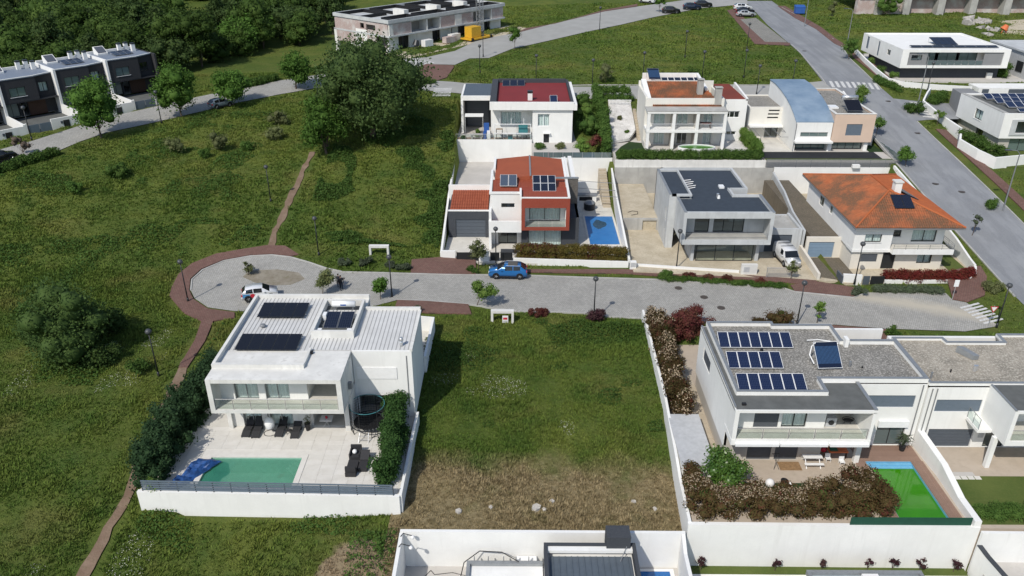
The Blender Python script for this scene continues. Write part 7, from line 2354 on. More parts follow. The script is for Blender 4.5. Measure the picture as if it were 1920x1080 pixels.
def right_house():
 zf = 5.0
 h = thing('right_edge_house', 'white house with grey stone side block and many blue solar panels, right edge', 'house', (78, 120, zf))
 x0, y0, z0, z1 = 70.3, 113.6, 7.1, 10.75
 mb = MB()
 wall_open(mb, 'S', y0, 0.3, x0, 92, z0, z1, [(72.4, 78, 7.9, 9.6)])
 wall_open(mb, 'W', x0, 0.3, y0 + 0.3, 126.0, z0, z1, [(119.0, 121.2, 8.2, 9.7)])
 mb.box(x0, 126.0, z0, 92, 126.3, z1)
 mb.build('wall', 'white_plaster', h)
 mb = MB()
 wall_open(mb, 'W', x0 + 0.5, 0.3, 114.2, 126.0, zf, z0, [(118.6, 120.6, 5.6, 7.0)])
 wall_open(mb, 'S', 114.2, 0.3, x0 + 0.8, 92, zf, z0, [(72.4, 80, zf, 6.9)])
 mb.box(x0 + 0.5, 126, zf, 92, 126.3, z0)
 mb.build('lower_wall', 'stone_beige', h)
 MB().box(x0 + 0.3, y0 + 0.3, z0, 92, 126.0, z0 + 0.25).build('floor_slab', 'white_plaster', h)
 mb = MB()
 mb.box(71.6, y0 - 0.15, 7.6, 72.38, y0 + 0.25, 9.9)
 mb.box(72.38, y0 - 0.15, 9.62, 80, y0 + 0.25, 9.9)
 mb.box(72.38, y0 - 0.15, 7.6, 80, y0 + 0.25, 7.88)
 mb.build('window_surround', 'light_concrete', h)
 window(h, 'S', y0, 72.4, 78, 7.9, 9.6, 2, 'dark_metal')
 window(h, 'W', x0, 119.0, 121.2, 8.2, 9.7, 2, 'dark_metal', sill='white_metal', curtain='curtain')
 window(h, 'W', x0 + 0.5, 118.6, 120.6, 5.6, 7.0, 2, 'dark_metal', sill='white_metal')
 window(h, 'S', 114.2, 72.4, 80, zf, 6.9, 5, 'dark_metal', 'teal_glass')
 MB().box(x0 + 0.3, y0 + 0.3, 10.3, 92, 126.0, 10.5).build('roof', 'asphalt_roof', h)
 mb = MB()
 mb.box(x0 - 0.02, y0 + 0.32, z1 + 0.002, x0 + 0.55, 126.2, z1 + 0.06)
 mb.build('parapet_cap', 'concrete', h)
 MB().box(x0 + 0.56, y0 + 0.32, 10.5, x0 + 0.9, 126, 10.7).build('roof_upstand', 'concrete', h)
 mb = MB()
 mb.prism([(70.9, 126.6), (74.2, 126.6), (74.2, 131.2), (71.4, 131.2)], 6.4, 10.4)
 mb.build('side_block', 'grey_plaster', h)
 MB().prism([(71.6, 126.9), (74.0, 126.9), (74.0, 130.8), (71.9, 130.8)], zf, 6.4).build('side_base', 'stone_beige', h)
 for j, (ya, xa, n) in enumerate(((117.4, 72.9, 6), (119.9, 72.6, 7), (122.4, 72.3, 8))):
  solar_array(h, (xa, ya, 10.75), (1, 0, 0), (0, 1, 0.3), n, 1, 1.25, 1.75, 0.03)
 solar_array(h, (73.0, 114.6, 10.75), (1, 0, 0), (0, 1, 0.3), 5, 1, 1.75, 1.05, 0.03)
 b = thing('white_garage', 'low white building with dark vertical shutters behind the solar panel house', 'building', (86, 136, 7))
 mb = MB()
 mb.box(78.5, 136.0, 5.0, 95.0, 139.5, 9.4)
 mb.build('wall', 'white_plaster', b)
 for a, c in ((79.1, 80.2), (83.6, 86.8)):
  MB().box(a, 135.9, 7.3, c, 135.98, 9.2).build('shutter', 'slate_door', b)
 MB().box(88.2, 135.9, 7.6, 92, 135.98, 8.9).build('brown_panel', 'bare_soil', b)
 pts = [G(1729, 200), G(1760, 228), G(1798, 258), G(1796, 278), G(1830, 300), G(1862, 316), G(1925, 310)]
 hz = [1.0, 1.2, 1.5, 1.4, 1.5, 1.6, 1.6]
 wall_line('boundary_wall', 'white zigzag garden wall along the red pavement on the right', pts, [H(*p) - 1.5 for p in pts], [H(*p) + q for p, q in zip(pts, hz)], 0.3)
 wall_line('boundary_wall', 'short white wall at the side street crossing', [G(1729, 200), G(1736, 186), G(1742, 178)], 3.5, [H(*G(1729, 200)) + 1.2, H(*G(1736, 186)) + 1.2, H(*G(1742, 178)) + 1.2], 0.25)
right_house()
# ================================================================== dark terraced houses, upper left
TA = rad(47.5)
TU, TV = Vector((math.cos(TA), math.sin(TA), 0)), Vector((-math.sin(TA), math.cos(TA), 0))
T0 = Vector((-67.9, 132.8, 0))
def terrace_house(k, label, zb, win_curtain):
 o = T0 + TU * (8.2 * k)
 h = thing('terraced_house', label, 'house', (o.x, o.y, zb), 'dark terraced houses', TA, local=True)
 W_, D, HT = 8.2, 8.3, 6.3
 fy = lambda u: 0.9 if u <= 5.2 else 0.9 + (u - 5.2) * 0.45
 mb = MB()
 wall_open(mb, 'S', 0.12, 0.25, 0.35, 5.2, 2.7, HT - 0.1, [(1.4, 3.7, 3.5, 4.9)])
 wall_open(mb, 'S', 1.2, 0.25, 5.2, W_, 2.7, HT - 0.1, [(6.0, 7.3, 3.5, 5.0)])
 mb.box(5.2, 0.12, 2.7, 5.4, 1.2, HT - 0.1)
 mb.build('upper_wall', 'dark_cladding', h)
 mb = MB()
 wall_open(mb, 'S', 2.0, 0.25, 0.35, W_, 0, 2.7, [(0.6, 2.6, 0.1, 2.4), (2.9, 3.9, 0.1, 2.4)])
 mb.build('lower_wall', 'dark_cladding', h)
 MB().box(4.0, 1.9, 0, 6.6, 1.98, 2.5).build('garage_door', 'brown_wood', h)
 MB().box(0.35, 0.14, 2.55, W_, 2.0, 2.7).build('soffit', 'dark_cladding', h)
 MB().box(0.36, 2.0, 0, W_, D, 0.1).build('floor_slab', 'concrete', h)
 mb = MB()
 mb.prism([(0, 0), (0.35, 0), (0.35, D), (0, D)], -1, HT + 0.12)
 mb.box(0.35, D - 0.3, -1, W_, D, HT - 0.2)
 mb.build('party_wall', 'white_plaster', h)
 window(h, 'S', 0.12, 1.4, 3.7, 3.5, 4.9, 2, 'dark_metal', 'teal_glass', sill='white_metal')
 window(h, 'S', 1.2, 6.0, 7.3, 3.5, 5.0, 2, 'dark_metal', curtain='curtain' if win_curtain else None)
 window(h, 'S', 2.0, 0.6, 2.6, 0.1, 2.4, 2, 'dark_metal', 'teal_glass')
 MB().prism([(0.36, 0.07), (5.25, 0.07), (W_, 1.15), (W_, D - 0.3), (0.36, D - 0.3)], HT - 0.12, HT).build('roof', 'zinc_blue', h)
 mb = MB()
 mb.prism([(0.36, 0.05), (5.25, 0.05), (W_, 1.13), (W_, 1.33), (5.2, 0.25), (0.36, 0.25)], HT + 0.002, HT + 0.1)
 mb.box(0.36, D - 0.3, HT - 0.2, W_, D + 0.02, HT + 0.35)
 mb.build('roof_edge', 'white_plaster', h)
 for x, y in ((5.2, 6.8), (6.4, 6.9), (6.9, 5.2)):
  MB().box(x, y, HT, x + 0.6, y + 0.6, HT + 1.15).build('chimney', 'white_plaster', h)
  MB().box(x - .03, y - .03, HT + 1.16, x + 0.63, y + 0.63, HT + 1.35).build('chimney_cap', 'dark_metal', h)
 MB().prism([(1.2, 5.6), (2.9, 5.6), (2.9, 7.4), (1.2, 7.4)], HT, [HT + 0.25, HT + 0.25, HT + 1.2, HT + 1.2]).build('skylight', ['white_plaster'], h)
 MB().prism([(1.35, 5.7), (2.75, 5.7), (2.75, 7.2), (1.35, 7.2)], [HT + 0.3, HT + 0.3, HT + 1.1, HT + 1.1], [HT + 0.37, HT + 0.37, HT + 1.17, HT + 1.17]).build('skylight_pane', 'pv_grey', h)
 if k >= -1:
  solar_array(h, (2.9, 2.6, HT + 0.15), (1, 0, 0), (0, 1, 0.12), 3, 2, 1.0, 1.3, 0.02, 'pv_dark', 'grey_metal')
 p = o + TU * (W_ / 2) - TV * 3
 yard = [o - TV * 7.2, o + TU * W_ - TV * 7.2, o + TU * W_ + TV * 3, o + TV * 3]
 mb = MB()
 mb.box(0, -7.2, -1.6, 0.3, -0.02, 0.9)
 mb.box(0.32, -7.2, -2.4, 0.5, -6.95, 1.0)
 mb.box(3.9, -7.2, -2.4, W_, -6.95, 1.0)
 mb.build('forecourt_wall', 'white_plaster', h)
 MB().box(0.35, -6.9, -1.4, W_, 2.0, -0.2).build('forecourt_floor', 'asphalt_roof', h)
 for a, c in ((0.55, 2.15), (2.25, 3.85)):
  MB().box(a, -7.12, -0.9, c, -7.05, 0.65).build('gate', 'shutter_blue', h)
 MB().box(5.6, -7.23, -0.8, 6.5, -7.21, 0.55).build('entrance_gate', 'dark_metal', h)
 MB().box(5.2, -7.3, 0.1, 5.5, -7.22, 0.5).build('mailbox', 'slate_door', h)
 return h
plain('zinc_blue', (0.22, 0.255, 0.31), 0.5, 0.2, 0.1)
terrace_house(0, 'rightmost dark brick terraced house, end of the row beside the wood', 8.0, False)
terrace_house(-1, 'dark terraced house half hidden by a street tree, second from the wood', 7.7, True)
terrace_house(-2, 'dark terraced house behind the blue grey gates near the left edge', 7.3, True)
terrace_house(-3, 'leftmost dark terraced house, mostly outside the left edge', 7.0, True)
e = T0 + TU * 8.25
mb = MB()
mb.prism([(e.x, e.y), (e.x + TU.x * 0.3, e.y + TU.y * 0.3), (e.x + TU.x * 0.3 + TV.x * 8.3, e.y + TU.y * 0.3 + TV.y * 8.3), (e.x + TV.x * 8.3, e.y + TV.y * 8.3)], 6, 14.35)
tag(mb.build('end_wall', 'dark_cladding'), 'dark end wall closing the terraced row beside the wood', 'wall')
# ================================================================== unfinished building with crane
CA = rad(49.6)
def unfinished_building():
 zb = 11.0
 h = thing('unfinished_building', 'unfinished two-storey brick and concrete building with open black roof boxes', 'building', (-24.8, 158.4, zb), None, CA, local=True)
 LN, D, HT = 34.0, 17.0, 6.0
 mb = MB()
 mb.box(0, 0, 2.75, LN, D, 3.05)
 mb.box(0, 0, 5.35, LN, 0.35, HT); mb.box(0, 0.35, 5.35, 0.35, D, HT); mb.box(LN - 0.35, 0.35, 5.35, LN, D, HT); mb.box(0.35, D - 0.35, 5.35, LN - 0.35, D, HT)
 mb.box(0.35, 0.35, 5.1, LN - 0.35, D - 0.35, 5.35)
 mb.build('concrete_frame', 'light_concrete', h)
 bays = [(0.3, 1.3, 'w'), (1.3, 6.2, 'b'), (6.2, 10.3, 'o'), (10.6, 14.0, 'o'), (14.2, 18.4, 'b'), (18.4, 20.4, 'w'), (20.4, 24.0, 'b'), (24.0, 27.0, 'o'), (27.3, 29.6, 'o'), (29.8, 33.6, 'b')]
 for a, c, t in bays:
  if t == 'b':
   MB().box(a, 0.25, 3.05, c, 0.5, 5.1).build('brick_panel', 'raw_brick', h)
  elif t == 'w':
   MB().box(a, 0.15, 3.05, c, 0.5, 5.1).build('rendered_panel', 'old_white', h)
  else:
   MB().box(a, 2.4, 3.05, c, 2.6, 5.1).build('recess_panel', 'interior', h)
   mb = MB()
   mb.prism([(c, 0.2), (c + 0.25, 0.2), (c + 0.25, 2.5), (c, 2.5)], 3.05, 5.1)
   mb.build('fin_wall', 'old_white', h)
 for a, c, t in ((0.6, 3.2, 1), (3.2, 4.2, 0), (4.7, 5.6, 0), (6.0, 12.5, 1), (12.9, 14.6, 0), (14.8, 18.0, 1), (18.4, 20.0, 1), (20.6, 21.6, 0), (22.2, 28.2, 1), (28.4, 30.0, 0), (30.2, 33.6, 1)):
  if t:
   MB().box(a, 1.0, 0, c, 1.25, 2.75).build('ground_panel', 'old_white', h)
  else:
   MB().box(a, 1.8, 0, c, 1.9, 2.75).build('doorway_shade', 'dark_metal', h)  # dark panel standing in for the shade within the doorway
 mb = MB()
 wall_open(mb, 'W', 0.05, 0.3, 0.4, D - 0.4, 3.05, 5.1, [(4.0, 6.8, 3.7, 4.7), (7.4, 8.6, 3.8, 4.8)])
 wall_open(mb, 'W', 0.05, 0.3, 4.0, D - 0.4, 0.6, 2.75)
 mb.build('brick_side', 'raw_brick', h)
 mb = MB()
 wall_open(mb, 'W', 0.03, 0.3, 0.4, 11.0, -2.5, 0.6, [])
 wall_open(mb, 'W', 0.02, 0.3, 6.6, 10.0, 0.6, 3.6, [(7.6, 9.2, 1.3, 2.0)])
 mb.build('rendered_side', 'white_plaster', h)
 mb = MB()
 mb.box(0, D - 0.8, -3.5, 0.6, D, 3.0); mb.box(0, 11.2, -3.5, 0.5, 11.8, 0.6)
 mb.build('side_column', 'old_white', h)
 MB().box(2.0, 3.0, -3, LN - 1, D - 1, 2.7).build('core', 'interior', h)
 MB().box(2.0, 3.0, 3.06, LN - 1, D - 1, 5.08).build('core', 'interior', h)
 for x0, x1, y0, y1 in ((0.5, 7.5, 9.0, 16.4), (2.0, 8.6, 0.9, 4.4), (9.2, 16.5, 8.5, 16.4), (10.0, 17.5, 1.0, 4.5), (19.0, 25.5, 8.0, 16.2), (20.0, 25.5, 1.0, 4.5), (27, 33.5, 8.0, 16.2), (27.5, 33.4, 1.0, 4.6)):
  mb = MB()
  parapet(mb, [(x0, y0), (x1, y0), (x1, y1), (x0, y1)], 5.36, 6.0, 0.18)
  mb.build('roof_upstand', 'black_rubber', h)
 for x in (9.0, 18.2, 26.3):
  MB().box(x - 0.3, 5.0, 5.36, x + 0.9, 8.4, 6.6).build('roof_core', 'old_white', h)
 cw = lambda u, v: Vector((-24.8, 158.4, 0)) + Vector((math.cos(CA), math.sin(CA), 0)) * u + Vector((-math.sin(CA), math.cos(CA), 0)) * v
 p = cw(21.5, -4.0)
 z = H(p.x, p.y)
 c = thing('tower_crane', 'small tower crane with yellow ballast box in front of the unfinished building', 'crane', (p.x, p.y, z), None, CA, local=True)
 MB().box(-3.6, -1.0, 0.6, -0.8, 1.0, 2.7).build('ballast', 'yellow_paint', c)
 MB().box(-4.4, -1.5, 0.25, 2.4, 1.5, 0.55).build('base_frame', 'yellow_paint', c)
 for x in (-3.8, 1.8):
  for y in (-1.4, 1.4):
   MB().tube((x, y - 0.15, 0.35), (x, y + 0.15, 0.35), 0.35, n=12).build('wheel', 'black_rubber', c)
 mb = MB()
 for x in (-0.5, 0.5):
  for y in (-0.5, 0.5):
   mb.tube((x, y, 0.5), (x, y, 19), 0.08, n=5)
 for i in range(18):
  zz = 0.8 + i
  for (a, b_) in (((-0.5, -0.5), (0.5, -0.5)), ((0.5, -0.5), (0.5, 0.5)), ((0.5, 0.5), (-0.5, 0.5)), ((-0.5, 0.5), (-0.5, -0.5))):
   mb.tube((*a, zz), (*b_, zz + 1), 0.04, n=4)
   mb.tube((*a, zz), (*b_, zz), 0.04, n=4)
 mb.build('lattice_mast', 'grey_metal', c)
 for u, v, sx, sz, m_, lb in ((8.6, -1.5, 1.1, 1.4, 'white_plastic', 'white wrapped pallet left of the building site doors'), (14.2, -2.2, 1.5, 1.3, 'raw_brick', 'pallet of pinkish bricks left of the crane'), (16.2, -1.6, 1.3, 1.5, 'old_white', 'pallet of white blocks beside the pinkish bricks')):
  q = cw(u, v)
  zq = H(q.x, q.y)
  t = thing('pallet', lb, 'pallet', (q.x, q.y, zq), None, CA, local=True)
  for i in range(3):
   MB().box(-sx, -0.6 + i * 0.5, 0, sx, -0.5 + i * 0.5, 0.15).build('plank', 'wood', t)
  for i in range(3):
   for j in range(2):
    MB().box(-sx + i * sx * 0.667, -0.6 + j * 0.6, 0.16, -sx + (i + 1) * sx * 0.667 - 0.02, -0.02 + j * 0.6, sz).build('block', m_, t)
 q = cw(5.2, -1.8)
 t = thing('cement_mixer', 'dark drum mixer at the left end of the building site', 'mixer', (q.x, q.y, H(q.x, q.y)), None, CA, local=True)
 MB().tube((0, 0, 0.8), (0.3, 0, 1.8), 0.75, 0.45, 14).build('drum', 'dark_metal', t)
 for x in (-0.5, 0.5):
  MB().tube((x, -0.5, 0), (0, 0, 1.0), 0.06).build('leg', 'dark_metal', t)
  MB().tube((x, 0.5, 0), (0, 0, 1.0), 0.06).build('leg', 'dark_metal', t)
 tag(drape('building_site', [tuple(cw(-1, -6.5))[:2], tuple(cw(20, -6.5))[:2], tuple(cw(36, -5))[:2], tuple(cw(37, 1))[:2], tuple(cw(-1, 1))[:2]], 'sand', 0.04), 'sandy building site ground in front of the unfinished building')
unfinished_building()
h = thing('unfinished_block', 'pinkish brick building shell at the top right corner', 'building', (104, 196, 13))
mb = MB()
for i, x in enumerate((84, 90.5, 98.5, 106, 114, 122)):
 MB().box(x, 196, 9, x + 1.6, 198.5, 17).build('pillar', 'concrete', h)
MB().box(84, 198.6, 9, 124, 199, 17).build('brick_wall', 'raw_brick', h)
MB().box(80, 197, 9, 92, 198.5, 17).build('brick_wall', 'raw_brick', h)
MB().box(80, 196.2, 17, 124, 214, 17.5).build('slab', 'concrete', h)
h = thing('grey_neighbour_house', 'sliver of a grey house at the right edge behind the white box house', 'house', (92, 143, 9))
MB().box(90.2, 143, 9, 100, 156, 13.6).build('wall', 'grey_plastic', h)
MB().box(89.9, 142.7, 13.6, 100, 156.3, 13.9).build('roof', 'light_concrete', h)
MB().box(90.1, 144.5, 10.2, 90.18, 146.5, 12.0).build('window', 'dark_metal', h)
# ------------------------------------------------------------------ street furniture
def lamp_proto(ht):
 t = thing('street_lamp', 'lamp', 'street lamp', (0, 0, 0), 'globe street lamps', 0, local=True)
 MB().tube((0, 0, 0), (0, 0, ht), 0.075, 0.05, 8).build('pole', 'dark_metal', t, True)
 MB().tube((0, 0, -0.1), (0, 0, 0.5), 0.13, 0.11, 8).build('base', 'dark_metal', t, True)
 MB().ball((0, 0, ht + 0.24), 0.29, 0.29, 0.27, 14, 10).build('globe', 'lamp_globe', t, True)
 MB().tube((0, 0, ht - 0.06), (0, 0, ht + 0.04), 0.07, 0.14, 10).build('collar', 'dark_metal', t)
 return t
LAMPS = [((353, 566), 'left of the turning head on the red path'), ((598, 480), 'in the meadow edge behind the turning head'), ((735, 557), 'right of the round clipped tree on the near kerb'),
  ((1113, 601), 'rising from the dark purple bush'), ((1268, 505), 'in front of the concrete house'), ((1494, 609), 'above the solar panel roof on the near kerb'),
  ((1868, 614), 'beside the zebra crossing at the right corner'), ((1602, 531), 'in front of the orange roof house'), ((930, 500), 'beside the dark entrance gates'),
  ((298, 706), 'beside the path left of the pool house'), ((508, 379), 'alone beside the dirt path in the meadow'), ((60, 263), 'before the leftmost terraced houses'),
  ((303, 231), 'between two street trees before the terraced row'), ((787, 175), 'right of the big dark tree'), ((900, 138), 'behind the red junction corner'),
  ((1110, 167), 'behind the red flat roof'), ((1005, 158), 'behind the red roof chimney'), ((1394, 147), 'in the middle of the upper meadow'), ((1400, 92), 'beside the red edge of the parking bays'),
  ((1205, 152), 'left of the arcade house roof'), ((1418, 178), 'behind the curved roof wing'), ((1484, 168), 'behind the curved blue roof'), ((1124, 58), 'at the upper street beyond the meadow'),
  ((1284, 108), 'in the upper meadow below the dark cars'), ((906, 107), 'at the upper street before the crane'), ((1738, 172), 'before the white box house'), ((1316, 150), 'behind the arcade house'), ((598, 200), 'left of the big dark tree')]
lp = lamp_proto(4.55)
for i, (p, lb) in enumerate(LAMPS):
 o = lp if i == 0 else copy_tree(lp)
 x, y = G(*p)
 o.location = (x, y, H(x, y) + 0.02)
 o['label'] = 'globe street lamp ' + lb
for p, ht, lb in (((1718, 208), 8.5, 'tall mast lamp at the side street corner'), ((1588, 84), 6.5, 'curved arm lamp left of the white box house'), ((1880, 396), 7.5, 'tall mast on the right pavement'), ((1508, 50), 7.0, 'tall mast beside the blue container')):
 x, y, z = G3(*p)
 t = thing('mast_lamp', lb, 'street lamp', (x, y, z), 'mast lamps along the main road')
 MB().tube((x, y, z), (x, y, z + ht), 0.1, 0.06, 8).build('pole', 'grey_metal', t)
 MB().path([(x, y, z + ht), (x - 0.4, y, z + ht + 0.4), (x - 1.3, y, z + ht + 0.5)], 0.045).build('arm', 'grey_metal', t)
 MB().box(x - 1.9, y - 0.15, z + ht + 0.42, x - 1.2, y + 0.15, z + ht + 0.56).build('lamp_head', 'lamp_globe', t)
for p, lb, sg in (((712, 480), 'white concrete portal frame beside the far verge of the street', 0), ((942, 604), 'white concrete portal frame with a small sign at the empty plot', 1)):
 x, y, z = G3(*p)
 t = thing('portal_frame', lb, 'frame', (x, y, z))
 for sx in (-1.05, 1.05):
  MB().box(x + sx - 0.12, y - 0.25, z - 0.3, x + sx + 0.12, y + 0.25, z + 1.15).build('post', 'old_white', t)
 MB().box(x - 1.17, y - 0.25, z + 1.15, x + 1.17, y + 0.25, z + 1.4).build('lintel', 'old_white', t)
 if sg:
  s = thing('plot_sign', 'small red and white sign leaning in the portal frame', 'sign', (x, y, z))
  MB().box(x + 0.0, y - 0.1, z - 0.1, x + 0.6, y - 0.06, z + 0.8).build('board', 'white_plastic', s)
  MB().box(x + 0.08, y - 0.112, z + 0.35, x + 0.52, y - 0.103, z + 0.6).build('red_print', 'red_thing', s)
  MB().box(x + 0.08, y - 0.112, z + 0.1, x + 0.52, y - 0.103, z + 0.24).build('grey_print', 'grey_plastic', s)
def sign(px, lb, tri=False):
 x, y, z = G3(*px)
 t = thing('traffic_sign', lb, 'sign', (x, y, z))
 MB().tube((x, y, z), (x, y, z + 2.4), 0.035, n=6).build('pole', 'steel', t)
 if tri:
  w = lambda a, r: (x + r * math.cos(a), y - 0.06, z + 2.1 + r * math.sin(a))
  mb = MB()
  mb.face([w(rad(150), 0.5), w(rad(270), 0.5), w(rad(30), 0.5)])
  mb.build('red_rim', 'red_thing', t)
  mb = MB()
  mb.face([tuple(Vector(w(a, 0.34)) + Vector((0, -0.006, 0))) for a in (rad(150), rad(270), rad(30))])
  mb.build('white_face', 'white_plastic', t)
 else:
  MB().box(x - 0.25, y - 0.05, z + 1.6, x + 0.25, y - 0.04, z + 2.4).build('plate', 'white_metal', t)
sign((1785, 562), 'pale sign on a pole at the red paved corner')
sign((1853, 612), 'red and white give way triangle at the zebra crossing', True)
for i, p in enumerate(((1272, 541), (1320, 558), (1352, 578), (1720, 250), (1795, 245), (1665, 190), (640, 523), (1754, 345), (1803, 360), (1508, 96), (1350, 100))):
 x, y, z = G3(*p)
 mb = MB()
 mb.tube((x, y, z + 0.05), (x, y, z + 0.075), 0.42, n=18)
 o = tag(mb.build('manhole_cover', 'cast_iron'), ['round manhole cover on the street before the concrete house', 'round manhole cover in the middle of the cobbled street', 'round manhole cover near the photinia bushes', 'manhole cover on the main road beside the metal fence', 'manhole cover on the main road near the zigzag wall',
   'manhole cover at the side street junction', 'manhole cover beside the two walking people', 'manhole cover on the main road by the orange roof', 'second manhole cover on the main road by the orange roof', 'manhole cover on the main road by the upper meadow', 'manhole cover on the road beside the upper bays'][i], 'manhole cover', 'manhole covers')
# ------------------------------------------------------------------ cars
def car(px, rz, paint, label, st='suv', scale=1.0, dz=0.05, decal=None, loc=None):
 x, y = loc[:2] if loc else G(*px)
 z = loc[2] if loc else H(x, y) + dz
 t = thing('van' if st == 'van' else 'parked_car', label, 'van' if st == 'van' else 'car', (x, y, z), None, rz, local=True)
 S = {'suv': [(-2.2, .60, .60, .74), (-2.08, .86, .88, .86), (-1.25, 1.0, 1.03, .90), (-0.35, 1.03, 1.53, .91), (0.6, 1.05, 1.58, .91), (1.45, 1.08, 1.50, .90), (2.05, 1.08, 1.12, .87), (2.2, .72, .74, .80)],
  'hatch': [(-1.9, .55, .55, .70), (-1.8, .78, .80, .80), (-1.1, .92, .95, .83), (-0.35, .95, 1.42, .84), (0.6, .96, 1.46, .84), (1.4, .98, 1.36, .83), (1.8, .95, 1.0, .80), (1.9, .6, .62, .76)],
  'sedan': [(-2.25, .55, .55, .72), (-2.12, .76, .78, .84), (-1.15, .90, .93, .88), (-0.25, .93, 1.38, .89), (0.6, .94, 1.42, .89), (1.25, .95, 1.30, .88), (1.75, .96, 1.02, .86), (2.25, .66, .70, .80)],
  'van': [(-2.1, .62, .62, .76), (-1.98, .92, .94, .86), (-1.35, 1.05, 1.08, .88), (-0.75, 1.1, 1.72, .89), (0.0, 1.12, 1.82, .89), (1.9, 1.12, 1.82, .89), (2.08, 1.1, 1.74, .88), (2.15, .7, .72, .86)]}[st]
 S = [tuple(v * scale for v in s) for s in S]
 zs = 0.27 * scale
 lo, sg, ws = MB(), MB(), []
 n = len(S)
 def sec(s):
  X, zb, zr, w = s
  wr = w if zr - zb < 0.2 else w * (0.80 if st != 'van' else 0.9)
  return [(X, -w * 0.96, zs), (X, -w, (zs + zb) / 2), (X, -w * 0.97, zb), (X, -wr, zr), (X, wr, zr), (X, w * 0.97, zb), (X, w, (zs + zb) / 2), (X, w * 0.96, zs)]
 R = [sec(s) for s in S]
 paint_mb, glass_parts = MB(), []
 for i in range(n - 1):
  a, b_ = R[i], R[i + 1]
  tall = (S[i][2] - S[i][1] > 0.2) + (S[i + 1][2] - S[i + 1][1] > 0.2)
  for j in range(7):
   q = [a[j], b_[j], b_[j + 1], a[j + 1]]
   g = (tall == 1 and j == 3 and not (st == 'van' and i > 4)) or (tall == 2 and j in (2, 4) and not (st == 'van' and i >= 4))
   if g:
    glass_parts.append((q, 'windscreen' if j == 3 and i < 4 else ('rear_window' if j == 3 else 'side_window')))
   paint_mb.face(q)
  paint_mb.face([a[7], b_[7], b_[0], a[0]])
 paint_mb.face(R[0][::-1])
 paint_mb.face(R[-1])
 body = paint_mb.build('body', paint, t)
 bm = bmesh.new()
 bm.from_mesh(body.data)
 bmesh.ops.remove_doubles(bm, verts=bm.verts[:], dist=0.001)
 bmesh.ops.recalc_face_normals(bm, faces=bm.faces[:])
 bmesh.ops.bevel(bm, geom=[e for e in bm.edges if e.calc_face_angle(0) > 0.35], offset=0.05 * scale, segments=2, affect='EDGES', clamp_overlap=True)
 for f in bm.faces:
  f.smooth = True
 bm.to_mesh(body.data)
 bm.free()
 for q, nm in glass_parts:
  c = sum((Vector(p) for p in q), Vector()) / 4
  nn = (Vector(q[1]) - Vector(q[0])).cross(Vector(q[3]) - Vector(q[0])).normalized()
  if nn.dot(c - Vector((c.x * 0.6, 0, 0.8))) < 0: nn = -nn
  mb = MB()
  mb.face([tuple(c + (Vector(p) - c) * 0.91 + nn * 0.012) for p in q])
  mb.build(nm, 'car_glass', t)
 L_ = S[-1][0] - S[0][0]
 wr = 0.34 * scale
 for wx in (S[0][0] + L_ * 0.2, S[0][0] + L_ * 0.81):
  for sy in (-1, 1):
   w = S[3][3]
   o = MB().tube((wx, sy * (w - 0.2), wr), (wx, sy * (w + 0.015), wr), wr, n=18).build('wheel', 'black_rubber', t)
   mb = MB()
   for k in range(5):
    a = k * 2 * math.pi / 5
    mb.tube((wx, sy * (w + 0.02), wr), (wx + 0.2 * math.cos(a), sy * (w + 0.02), wr + 0.2 * math.sin(a)), 0.035, n=5)
   mb.ring_y = None
   mb.build('rim', 'alloy', o)
   MB().tube((wx, sy * (w - 0.19), wr + 0.03), (wx, sy * (w + 0.006), wr + 0.03), wr + 0.06, n=18).build('wheel_arch', 'black_plastic', t)
 for sy in (-1, 1):
  MB().box(S[0][0] + 0.02, sy * 0.45, S[1][1] - 0.22, S[0][0] + 0.2, sy * 0.76 * scale, S[1][1] - 0.07).build('headlight', 'white_metal', t)
  MB().box(S[-1][0] - 0.16, sy * 0.52, S[-2][1] - 0.26, S[-1][0] - 0.02, sy * 0.82 * scale, S[-2][1] - 0.08).build('tail_light', 'red_thing', t)
  MB().ball((S[2][0] + 0.55, sy * (S[2][3] + 0.1), S[3][1] + 0.08), 0.1, 0.09, 0.08, 8, 6).build('mirror', paint, t)
 for X in (S[0][0] - 0.012, S[-1][0] + 0.002):
  MB().box(X, -0.26, 0.42, X + 0.01, 0.26, 0.53).build('number_plate', 'white_plastic', t)
 for sy in (-1, 1):
  MB().box(S[0][0] + L_ * 0.3, sy * (S[3][3] - 0.02), 0.2, S[0][0] + L_ * 0.71, sy * (S[3][3] + 0.012), 0.36).build('sill', 'black_plastic', t)
  MB().box(0.25, sy * S[3][3], 0.84, 0.45, sy * (S[3][3] + 0.025), 0.88).build('door_handle', paint, t)
 if st == 'van':
  for k in (0.3, 1.2):
   MB().box(k, -0.75, 1.83 * scale, k + 0.06, 0.75, 1.88 * scale).build('roof_bar', 'dark_metal', t)
 if st == 'suv' and paint == 'paint_blue':
  for sy in (-0.68, 0.68):
   MB().tube((-0.2, sy, 1.60), (1.4, sy, 1.58), 0.025, n=6).build('roof_rail', 'steel', t)
  MB().box(0.0, -0.55, 1.585, 1.1, 0.55, 1.596).build('sunroof', 'car_glass', t)
